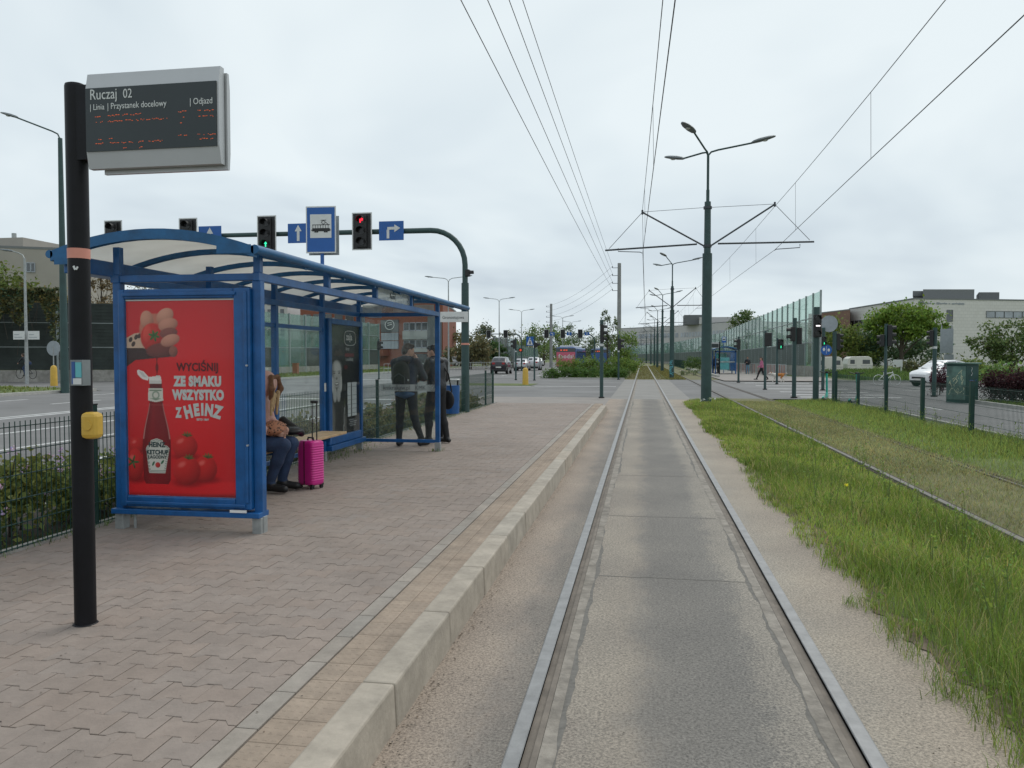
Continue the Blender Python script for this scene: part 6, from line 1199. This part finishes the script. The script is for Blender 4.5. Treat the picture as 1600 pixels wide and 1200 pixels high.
lgp = Vector(b_).lerp(Vector(c), .68); MB().tube([(lgp.x-a[0]+.7*math.cos(q), lgp.y-a[1]-.5, zat(508, 118)+.7*math.sin(q)) for q in [2*math.pi*k/20 for k in range(21)]], .06, 5).beam((lgp.x-a[0]-.35, lgp.y-a[1]-.5, zat(508, 118)-.1), (lgp.x-a[0]+.35, lgp.y-a[1]-.5, zat(508, 118)+.1), .05, .1).beam((lgp.x-a[0]-.35, lgp.y-a[1]-.5, zat(508, 118)+.25), (lgp.x-a[0]+.3, lgp.y-a[1]-.5, zat(508, 118)+.35), .05, .1).obj('round_logo', 'sign_white', ob)
# ================================================================== trees and hedges
tree('tree', 'leafy tree showing above the right noise barrier', at(1166, 132), [(0, 0, 7.8, 2.4, 2.2, 1.7), (1.4, 0, 7.4, 1.5, 1.5, 1.2), (-1.4, 0, 7.2, 1.4, 1.5, 1.1)], 2800, .34, (.060, .090, .032), (.2, 4))
bt_ = tree('tree', 'broad bright green tree in front of the pale institute building', at(1408, 108), [(0, 0, 5.2, 2.6, 2.2, 1.5), (1.9, 0, 4.6, 1.9, 1.8, 1.1), (-2.0, 0, 4.5, 1.7, 1.8, 1.3), (3.3, .2, 4.0, 1.2, 1.2, .6), (.3, -.4, 3.9, 2.2, 1.8, 1.0)], 9000, .27, (.085, .130, .022), (.2, 2.2)); bt_.scale = (1.38,)*3
bt_ = tree('tree', 'grey-green willow-like bush under the broad bright tree', at(1385, 112), [(-1.5, 0, 2.0, 1.9, 1.6, 1.5), (1.3, .3, 2.1, 2.2, 1.6, 1.4), (3.6, .5, 1.6, 1.6, 1.4, 1.1)], 6500, .22, (.062, .095, .050), (.09, 1.0)); bt_.scale = (1.56,)*3
bt_ = tree('tree', 'yellow-green tree beside the end of the glass barrier', at(1306, 112), [(0, 0, 3.6, 2.0, 1.8, 1.9), (1.8, 0, 2.9, 2.0, 1.7, 1.6), (-.6, 0, 5.2, 1.1, 1.1, 1.0), (3.5, 0, 2.2, 1.8, 1.5, 1.3)], 6000, .28, (.10, .128, .034), (.13, 1.6)); bt_.scale = (1.22,)*3
tree('tree', 'dark green tree with loose branches at the right edge', at(1580, 58), [(0, 0, 3.3, 1.9, 1.6, 1.1), (-1.7, 0, 2.7, 1.3, 1.3, .8), (1.8, 0, 3.0, 1.7, 1.4, 1.2), (-.3, -.3, 1.9, 2.2, 1.5, .8), (3.4, 0, 2.4, 1.5, 1.4, 1.2)], 6500, .2, (.060, .085, .028), (.14, 1.2))
for k, (u, d, w, h, col, lb_) in enumerate(((1505, 66, 2.2, 1.9, (.10, .13, .035), 'light green bush left of the tree at the right edge'), (1345, 112, 2.6, 2.8, (.045, .07, .03), 'dark bush behind the whole caravan'), (1450, 74, 2.4, 1.9, (.07, .075, .035), 'olive bush behind the white car'), (1555, 50, 3.0, 1.5, (.07, .11, .03), 'bright low bushes above the red hedge'))): shrub('bush', lb_, at(u, d), [(0, 0, h*.45, w*.6, w*.5, h*.5), (w*.6, 0, h*.4, w*.5, w*.5, h*.42), (-w*.6, 0, h*.38, w*.5, w*.5, h*.4)], 2200, .2, col, 'bush')
x0 = at(1552, 30.5); x1 = at(1800, 25); rh = []
for k in range(16): f = k/15; rh.append((f*(x1[0]-x0[0]), f*(x1[1]-x0[1]), .55, .55, .55, .62+.05*math.sin(k*2.1)))
shrub('red_hedge', 'dark red-purple hedge behind the green cabinet', x0, rh, 24000, .075, (.028, .011, .013), 'hedge', var=.6); shrub('red_hedge', 'small dark red shrub between the white car and the cabinet', at(1462, 35), [(0, 0, .6, .32, .35, .6), (.3, 0, .65, .3, .35, .6)], 1800, .08, (.040, .014, .020), 'hedge', var=.6)
# island hedge and small tree beyond the crossing
hx = at(918, 62.5); LH = []
for k in range(9): LH.append((-3.0+k*.72, random.uniform(-.3, .3), .38, .62, .8, .48+random.uniform(-.05, .08)))
shrub('trimmed_hedge', 'low rounded dark green hedge at the front of the junction island', hx, LH, 9000, .11, (.050, .090, .022), 'hedge')
LH = [(-2.2+k*.8, 3.0+random.uniform(-.5, .5), .95, .75, 1.0, .75+random.uniform(-.1, .1)) for k in range(8)]
shrub('hedge', 'taller yellow-green hedge right behind the low rounded hedge', hx, LH, 8000, .12, (.085, .125, .028), 'hedge')
tree('young_tree', 'slender young tree rising from the island hedge', at(949, 66), [(0, 0, 4.0, .55, .55, 1.0), (.3, 0, 3.1, .7, .7, .7), (-.3, .1, 5.0, .35, .35, .7), (.6, 0, 4.6, .3, .3, .6)], 1500, .12, (.060, .080, .032), (.06, 2.0)); tree('tree', 'round bright green tree at the right end of the island hedge', at(977, 76), [(0, 0, 2.6, 1.2, 1.2, 1.6), (.3, 0, 1.3, 1.4, 1.2, 1.0), (-.7, 0, 1.9, .9, .9, 1.0)], 3600, .16, (.085, .125, .030), (.09, 1.2))
shrub('flowering_shrub', 'pale flowering shrub along the dark fence beyond the crossing', (-1.45, 66, 0), [(0, k*1.6, .4, .35, .9, .4) for k in range(6)], 2600, .1, (.11, .13, .06), flowers=((.5, .48, .4), 22)); shrub('flowering_shrub', 'pale shrub beside the far right platform fence', at(1073, 72), [(0, 0, .3, .6, .5, .3), (.8, .5, .35, .5, .5, .3)], 700, .09, (.1, .12, .06), flowers=((.5, .48, .42), 14)); shrub('bush', 'dark green bush next to the far platform, left of the far shelter', at(1092, 100), [(0, 0, .9, 1.1, 1.5, .9), (-.9, 2, .8, 1.0, 1.5, .8)], 2000, .16, (.045, .075, .022), 'bush')
# far trees left of the tracks
ft = [(735, 108, 4.8, 3.2, (.085, .080, .040), 'brownish green tree just right of the gantry mast'), (756, 150, 8.2, 3.0, (.075, .088, .055), 'tall thin grey-green tree above the dark car'), (720, 132, 6.0, 5, (.095, .092, .045), 'tan-green tree behind the curved gantry mast'), (768, 118, 4.4, 2.2, (.045, .080, .030), 'dark green round tree left of the short glass barrier'), (850, 170, 8.4, 5.0, (.075, .110, .035), 'green tree between the crossing sign and the bus'), (832, 200, 9.5, 5.0, (.085, .105, .040), 'pale green tree behind the crossing sign'), (880, 210, 10.5, 6.0, (.06, .085, .04), 'dark tree over the bus roof'), (915, 220, 10, 6.0, (.06, .085, .042), 'dark tree left of the small island tree'), (945, 230, 9, 5.0, (.055, .08, .04), 'distant tree right of the island gantry'), (800, 190, 8, 4.0, (.085, .085, .045), 'olive tree behind the thin signal poles')]
for u, d, h, w, col, lb_ in ft: tree('tree', lb_, at(u, d), [(0, 0, h*.66, w*.75, w*.7, h*.34), (w*.55, 0, h*.45, w*.55, w*.6, h*.3), (-w*.55, 0, h*.45, w*.55, w*.6, h*.3)], 1900, .42, col, (.18, h*.3), group='trees beyond the junction')
# a far wood that closes the horizon
P = []
for u in np.linspace(560, 1010, 64):
    q = at(u, 380+rng.uniform(-20, 20)); hh = rng.uniform(5, 9); P.append(np.array(q)+np.array([0, 0, hh*.45])+rng.normal(size=(130, 3))*np.array([2.2, 2.0, hh*.28]))
tag(link('far_wood', leaf_mesh('far_wood', np.concatenate(P), 1.1, (.075, .085, .045), .25), 'leaf'), 'dim green wood along the horizon left of the tracks', 'wood', kind='stuff')
# shrubs behind the platform fence
sh_lab = ['first', 'second', 'third', 'fourth', 'fifth', 'sixth', 'seventh', 'eighth', 'ninth', 'tenth', 'eleventh', 'twelfth']
for k in range(12):
    y = 2.2+k*1.9; hsc = (.66, .62, .72, .62, .66, .6, .58, .6, .62, .62, .55, .5)[k]; dense = 5200 if k < 4 else 2600
    shrub('rose_shrub', '%s leafy shrub with lilac blossoms behind the platform fence, counted from the camera' % sh_lab[k], (-5.45, y, .12), [(0, 0, .45*hsc, .50, .75, .48*hsc), (.12, .7, .40*hsc, .42, .6, .42*hsc), (-.1, -.7, .42*hsc, .45, .6, .45*hsc), (0, .2, .78*hsc, .34, .5, .26*hsc)], dense, .058 if k < 4 else .075, (.105, .12, .034) if k < 4 else (.12, .115, .055), group='shrubs behind the platform fence', flowers=((.36, .25, .36) if k < 4 else (.30, .22, .20), 24), stems=14)
# ================================================================== grass
def scatter(x0, x1, y0, y1, n, p=1.): 
    y = y0+(y1-y0)*rng.uniform(0, 1, n)**p; return rng.uniform(x0, x1, n), y
X, Y = scatter(1.3, 3.32, .6, 30.6, 150000, 1.75); edge = gedge(Y)+np.where(rng.uniform(0, 1, len(X)) < .06, -.10, 0); k = (X > edge+rng.exponential(.06, len(X))) & (X < 3.30); X, Y, edge = X[k], Y[k], edge[k]
ek = np.arange(70); ey = 1.5+29*(ek/70)**1.5+rng.uniform(-.1, .1, 70); ti = rng.integers(0, 70, 7000); tX = gedge(ey)[ti]-.02+rng.normal(0, .05, 7000)+.04*np.sin(ti*7.); tY = ey[ti]+rng.normal(0, .09, 7000); X = np.concatenate([X, tX]); Y = np.concatenate([Y, tY]); edge = np.concatenate([edge, tX-.06])
patch = .5+.5*np.sin(X*2.1+1)*np.sin(Y*.9+.4)+.3*np.sin(Y*2.3+X*3); h_ = (.10+.10*np.clip(patch, 0, 1.2))*np.clip(.4+(X-edge)*2.4, .4, 1.)
dryb = rng.uniform(0, 1, len(X)) < .14+.10*np.clip(1-patch, 0, 1)
base = np.array([.225, .33, .062])[None]*(1-.22*np.clip(patch, 0, 1))[:, None]+np.array([.22, .20, .06])[None]*(.35*np.clip(1-patch, 0, 1))[:, None]; base[dryb] = np.array([.42, .37, .18]); h_ = h_*np.clip((3.36-X)/.3, .35, 1)
blades('tall_grass', 'tall green grass strip between the two tracks', X, Y, np.full(len(X), .008), h_*.98, np.where(Y < 6, .0032, np.where(Y < 12, .0055, .011)), base, .38)
X, Y = scatter(3.46, 5.0, 2, 30.9, 42000, 1.35); k = (np.abs(X-(GR-.73)) > .085); X, Y = X[k], Y[k]; pt = np.sin(X*2.7)*np.sin(Y*1.1)+.6*np.sin(Y*.45+1)
blades('track_grass', 'short dry grass between the rails of the right-hand track', X, Y, np.full(len(X), .006), .055, np.where(Y < 12, .006, .012), np.array([.31, .315, .14])[None]*(1+.14*pt[:, None]), .6, .25)
X, Y = scatter(4.98, 7.45, 2, 31.5, 46000, 1.3); lim = 7.1+.28*np.sin(Y*.8)+.15*np.sin(Y*2.7); k = (X < lim); X, Y = X[k], Y[k]
blades('verge_grass', 'bright weedy grass along the right-hand fence', X, Y, np.full(len(X), .008), .06+.10*np.clip((X-5.4)/1.4, 0, 1)+.05*rng.uniform(0, 1, len(X))**3, np.where(Y < 14, .006, .012), np.array([.26, .33, .085]), .45)
X, Y = scatter(-5.05, -4.83, .8, 24.5, 5200, 1.3); blades('bed_grass', 'thin grass at the foot of the platform fence', X, Y, np.full(len(X), .12), .12, .006, np.array([.07, .12, .025]), .45)
X, Y = scatter(-40, -27.5, 20, 110, 26000); k = ~((X > -34.2) & (X < -32.4)) & ~((Y > 35) & (Y < 53)); X, Y = X[k], Y[k]; blades('bank_grass', 'mown grass verge beyond the left road', X, Y, np.interp(X, [-40, -32, -27.6], [.30, .2, .12]), .13, .045, np.array([.16, .20, .05]), .4)
X, Y = scatter(1.75, 3.2, 60, 150, 14000); X2, Y2 = scatter(-1.2, 1.7, 60, 150, 16000); X = np.concatenate([X, X2]); Y = np.concatenate([Y, Y2]); k = (np.abs(X-RL) > .09) & (np.abs(X-RR_) > .09); blades('far_track_grass', 'yellowish grass on the tracks beyond the crossing', X[k], Y[k], np.full(k.sum(), .004), np.where(X[k] > 1.75, .16, .05), .03, np.array([.20, .185, .065]), .4)
X = rng.uniform(12.3, 16, 16000); Y = rng.uniform(8, 33, 16000); blades('roadside_grass', 'grass under the dark red hedge and cabinet', X, Y, np.full(16000, -.04), .17, .014, np.array([.13, .19, .045]), .4)
X = rng.uniform(16, 46, 22000); Y = rng.uniform(56.4, 104, 22000); blades('meadow_grass', 'long green grass in front of the caravans', X, Y, np.full(22000, -.04), .5, .06, np.array([.10, .165, .045]), .3)
# taller weeds, dock stalks, dandelions
wd = T('wild_weeds', 'taller weeds with seed stalks and a few yellow and white flowers in the grass strip', 'weeds'); b = MB(); P = []; Yl = []; Wt = []
rl = random.Random(9)
for k in range(260):
    y = 1.8+rl.random()**1.5*24; x = 1.95+rl.random()*1.25; h = rl.uniform(.25, .48); lean = rl.uniform(-.1, .1); b.tube([(x, y, 0), (x+lean*.4, y, h*.6), (x+lean, y+.02, h)], [.004, .003, .0015], 4)
    for q in range(16): f = rl.uniform(.3, 1); P.append((x+lean*f+rl.gauss(0, .02), y+rl.gauss(0, .02), h*f))
for k in range(70):
    y = 5+rl.random()*25; x = 6.3+rl.random()*.75; h = rl.uniform(.25, .55); b.tube([(x, y, 0), (x+.02, y, h)], [.006, .003], 4)
    for q in range(26): f = rl.uniform(.15, 1); P.append((x+rl.gauss(0, .04), y+rl.gauss(0, .04), h*f))
rosP = []
for k in range(240):
    y = 1.6+rl.random()**1.6*26; x = float(gedge(np.array([y]))[0])+.05+rl.random()**1.3*1.5; n_ = rl.randrange(10, 26); rosP.append(np.array([x, y, .06])+rng.normal(size=(n_, 3))*np.array([.05, .05, .022]))
rosP = np.concatenate(rosP); b.obj('stalk', 'stem_green', wd); link('weed_leaf', leaf_mesh('weed_leaf', np.concatenate([np.array(P), rosP]), .026, (.105, .15, .03), .35), 'leaf', wd); Pn = np.array(P)
fl = np.array([(2.55, 4.3, .27), (2.50, 4.32, .26), (2.57, 4.35, .27), (2.2, 9, .3), (2.9, 6.2, .3)]); link('yellow_flower', leaf_mesh('yellow_flower', np.repeat(fl, 14, 0)+rng.normal(size=(70, 3))*.012, .02, (.55, .42, .03), .2), 'leaf', wd)
fl = np.array([(2.3, 3.35, .18), (2.32, 28.1, .25), (2.1, 28.0, .22), (2.5, 28.2, .24), (2.0, 27.9, .2)]); link('white_flower', leaf_mesh('white_flower', np.repeat(fl, 16, 0)+rng.normal(size=(80, 3))*.018, .024, (.6, .6, .56), .15), 'leaf', wd); wd['kind'] = 'stuff'
for k, (x, y) in enumerate(((1.50, 4.15), (1.46, 3.3), (1.44, 5.6))):
    n = 60; blades('grass_tuft', 'small grass tuft on the dusty edge of the track slab', x+rng.normal(0, .055, n), y+rng.normal(0, .055, n), np.full(n, .004), .09, .004, np.array([.21, .29, .07]), .6)
pb = T('plastic_bag', 'crumpled scrap of white plastic by the grass at bottom right', 'litter', (1.36, 2.42, .01)); sdf([('e', (0, 0, .01), (.05, .03, .012), 0), ('e', (.05, .02, .012), (.035, .025, .014), 0), ('e', (-.04, .02, .014), (.03, .02, .016), 0)], 'scrap', ['white_paint'], pb, .006, .01)
# grit and weeds gathered along kerbs and rails, weeds in the paving joints
def flakes(n, x0, x1, y0, y1, z, size, col, label, name, p=1.6):
    P = np.stack([rng.uniform(x0, x1, n), y0+(y1-y0)*rng.uniform(0, 1, n)**p, np.full(n, z)], 1); return tag(link(name, leaf_mesh(name, P, size, col, .5, 9.), 'leaf'), label, 'grit', kind='stuff')
flakes(900, -1.08, -.62, 1.5, 22, .008, .010, (.05, .042, .035), 'dark grit scattered between kerb and rail', 'grit'); flakes(500, -.35, .8, 1.5, 16, .008, .008, (.055, .05, .045), 'dark grit scattered between the rails', 'grit'); flakes(500, 1.1, 1.6, 1.5, 16, .009, .010, (.06, .05, .035), 'dry plant bits beside the grass strip', 'grit'); flakes(260, -4.6, -1.4, 2.2, 14, PZ+.004, .010, (.06, .052, .045), 'small dark specks on the paving', 'grit'); flakes(500, -1.09, -1.02, 1.5, 22, .009, .014, (.07, .055, .04), 'dead leaves along the foot of the kerb', 'grit')
n = 900; X = np.concatenate([rng.normal(-4.69, .03, n), rng.normal(-4.5, .12, 260), rng.normal(-3.2, .06, 60)]); Y = np.concatenate([rng.uniform(2, 24, n), rng.normal(11.6, .6, 260), rng.normal(12.1, .06, 60)]); blades('joint_weeds', 'small weeds in the paving joints by the fence and shelter feet', X, Y, np.full(len(X), PZ-.003), .06, .006, np.array([.13, .19, .05]), .5)
# ================================================================== street furniture on the right and far stop
cb_ = at(1504, 29.3); cb = T('utility_cabinet', 'tall green utility cabinet covered in graffiti beside the red hedge', 'cabinet', (cb_[0], cb_[1], 0), R(38))
MB().box(-.38, .38, -.38, .38, -.1, 1.42).obj('housing', 'cab_dark', cb, bevel=.015); box('door', 'cab_green', cb, -.399, -.382, -.36, .36, .12, 1.36, .004); MB().prism([(-.45, -.45), (.45, -.45), (.45, .45), (-.45, .45)], .07, Matrix.Translation((0, 0, 1.4205))).obj('lid', 'cab_green', cb, bevel=.02); MB().box(-.37, .37, -.37, .37, -.1, .10).obj('plinth', 'concrete', cb)
b = MB(); rl = random.Random(8)
for k in range(34):
    y, z = rl.uniform(-.3, .3), rl.uniform(.2, 1.2); b.beam((-.402, y, z), (-.402, y+rl.uniform(-.1, .1), z+rl.uniform(-.14, .14)), .004, .022, (0, 1, 0))
b.obj('graffiti_tag', 'graf', cb); b = MB()
for k in range(9): x, z = rl.uniform(-.2, .15), rl.uniform(.55, .85); b.beam((x, -.384, z), (x+rl.uniform(-.12, .12), -.384, z+rl.uniform(-.1, .1)), .03, .004, (1, 0, 0))
b.obj('graffiti_tag', 'graf_blue', cb); b = MB()
for z0, z1, x0_, x1_ in ((1.0, 1.1, -.1, -.02), (1.1, 1.16, -.02, -.1), (1.16, 1.28, -.1, -.04), (1.28, 1.32, -.04, -.1)): b.beam((x0_, -.384, z0), (x1_, -.384, z1), .03, .004, (1, 0, 0))
b.obj('graffiti_tag', 'sign_white', cb)
gs = at(1470, 62); sg = T('road_sign_back', 'large grey road sign seen from behind, left of the cabinet', 'sign', gs); MB().tube([(0, 0, -.1), (0, 0, 4.2)], .05, 8).tube([(.75, 0, -.1), (.75, 0, 4.2)], .05, 8).obj('post', 'galv', sg); box('panel', 'sign_grey', sg, -.1, .85, -.06, -.04, 2.0, 3.9); box('lower_panel', 'sign_grey', sg, .2, .9, -.06, -.04, 1.5, 1.9)
hw_ = at(1405, 60); hs_ = T('small_white_sign', 'small white board on a post in the grass behind the bicycle', 'sign', at(1408, 74)); MB().box(-.05, .05, -.05, .05, -.1, 1.1).obj('post', 'sign_white', hs_); box('board', 'sign_white', hs_, -.75, .1, -.08, -.055, .75, 1.45)
# far tram stop
fs0 = at(1131, 78); f = T('tram_shelter', 'far blue tram shelter in front of the right glass barrier', 'shelter', (fs0[0], fs0[1], .06))
for x in (-.95, .95):
    for y in (-1.6, 1.6): box('post', 'blue', f, x-.05, x+.05, y-.05, y+.05, 0, 2.3)
b = MB(); n = 9; xs_ = [-1.15+2.3*k/8 for k in range(9)]; b.add([(x, y, 2.3+.28*(1-(x/1.15)**2)+dz) for dz in (0, .1) for y in (-1.9, 1.9) for x in xs_], [(i, n+i, n+i+1, i+1) for i in range(n-1)]+[(2*n+i, 2*n+i+1, 3*n+i+1, 3*n+i) for i in range(n-1)]+[(i, i+1, 2*n+i+1, 2*n+i) for i in range(n-1)]+[(n+i, 3*n+i, 3*n+i+1, n+i+1) for i in range(n-1)]); b.obj('roof', 'blue_roof', f)
box('end_pane', 'glass', f, -.85, .85, -1.61, -1.595, .2, 2.1); box('back_pane', 'glass', f, .93, .945, -1.5, 1.5, .2, 2.1); box('printed_band', 'frost', f, -.85, .85, -1.63, -1.62, 1.1, 1.25); box('beam', 'blue', f, -1, 1, -1.65, -1.56, 2.1, 2.25); box('advert_case', 'blue', f, .45, .9, -1.55, 1.5, .3, 2.1); box('poster', 'paper_teal', f, -.6, .35, -1.58, -1.57, .4, 1.6); box('green_panel', 'teal', f, -.7, .4, 1.5, 1.52, 1.5, 2.0); box('bench', 'wood', f, .1, .44, -1.3, 1.3, .42, .46)
fd = at(1124, 76); f = T('passenger_information_pole', 'small far display pole left of the far shelter', 'display pole', (fd[0], fd[1], .06)); MB().tube([(0, 0, 0), (0, 0, 3.1)], .07, 12).obj('pole', 'black_pole', f); box('display_housing', 'alu', f, -.95, -.07, -.08, .08, 2.5, 3.05); box('screen', 'screen', f, -.92, -.1, -.09, -.081, 2.55, 2.92)
f = T('tram_stop_sign', 'small far tram stop sign above the far shelter', 'sign', (fs0[0]+.2, fs0[1]+2.2, .06)); MB().tube([(0, 0, 0), (0, 0, 3.6)], .03, 8).obj('pole', 'sign_blue', f); p = box('sign_plate', 'sign_blue', f, -.22, .22, -.05, -.04, 3.1, 3.7); box('white_panel', 'sign_white', p, -.16, .16, -.056, -.051, 3.3, 3.64); box('tram_pictogram', 'black', p, -.12, .12, -.060, -.057, 3.38, 3.48)
for k in range(9):
    u = 1149+k*8.2; x = at(u, 84-k*2.2); g = T('crowd_barrier', '%s pinkish pedestrian barrier behind the walking person, counted from the far shelter' % sh_lab[k], 'barrier', (x[0], x[1], .0), R(-78), 'pedestrian barriers along the far stop')
    b = MB(); b.tube([(0, 0, 0), (0, 0, 1.05), (1.9, 0, 1.05), (1.9, 0, 0)], .03, 6); b.obj('frame', 'galv', g)
    for q in range(7): MB().tube([(.25+q*.24, 0, .12), (.25+q*.24, 0, 1.03)], .022, 5).obj('bar', 'barrier_red' if q % 2 else 'galv', g)
tag(MB().box(6.0, 6.2, 66, 112, -.05, .22).obj('platform_edge', 'concrete_light'), kind='structure')
# yellow bollards, small signs at left
def bollard(label, u, d, z, sign=False):
    t = T('bollard', label, 'bollard', at(u, d, z)); MB().tube([(0, 0, -.1), (0, 0, .88), (0, 0, 1.0), (0, 0, 1.05)], [.19, .17, .13, .05], 16).obj('post', 'yellow', t, smooth=True)
    if sign: MB().tube([(0, 0, 1.0), (0, 0, 2.1)], .03, 8).obj('sign_pole', 'galv', t); MB().tube([(0, 0, 2.0), (0, .02, 2.0)], .42, 20).obj('sign_disc', 'sign_grey', t)
bollard('yellow bollard on the grass corner before the far junction', 821, 48, 0); bollard('yellow bollard with round grey sign back, left of the display pole', 84, 44, .18, True)
sheet('grass_corner', 'grass_ground', [(-11.2, -6.5, 45.6, 49.5)], .012)
br = T('brick_post', 'short brick red post on the far pavement, seen through the shelter', 'post', at(462, 70, .1)); MB().box(-.22, .22, -.2, .2, -.2, 1.0).obj('shaft', 'brick', br); MB().box(-.26, .26, -.24, .24, 1.0005, 1.06).obj('cap', 'brick', br)
for i, (u0, u1) in enumerate(((21, 41), (44, 64))):
    d = 48.5; p = at((u0+u1)/2, d, 0); w = (u1-u0)/FPX*d/2; t = T('direction_sign', '%s of two white boards fixed to the pale slim lamp' % ('left', 'right')[i], 'sign', (p[0], p[1], zat(524, d))); pl = box('board', 'sign_white', t, -w, w, -.03, 0, -.26, .26, .01)
    for z in (.04, -.12): box('text_line', 'sign_grey', pl, -w*.8, w*(.1 if z > 0 else .6), -.034, -.031, z-.02, z+.02)
ss = sigpole('signal pole on the far side of the left road, seen through the end pane', 592, 60, 530, [(1, 533, 547, R(90), 2, None, None)], .06)
# grey pedestrian railing along the far pavement
rlg = T('railing', 'low grey railing along the pavement across the left road', 'railing', at(600, 74, .1)); o = np.array(at(600, 74, .1)); q = np.array(at(772, 98, .1)); b = MB(); n = 34
for k in range(n+1):
    p = (q-o)*k/n; MB().tube([tuple(p), (p[0], p[1], .95)], .025, 6).obj('post', 'galv', rlg)
for z in (.5, .95): b.tube([(0, 0, z), ((q-o)[0], (q-o)[1], z)], .02, 6)
b.obj('rail', 'galv', rlg)
print('objects', len(bpy.data.objects))
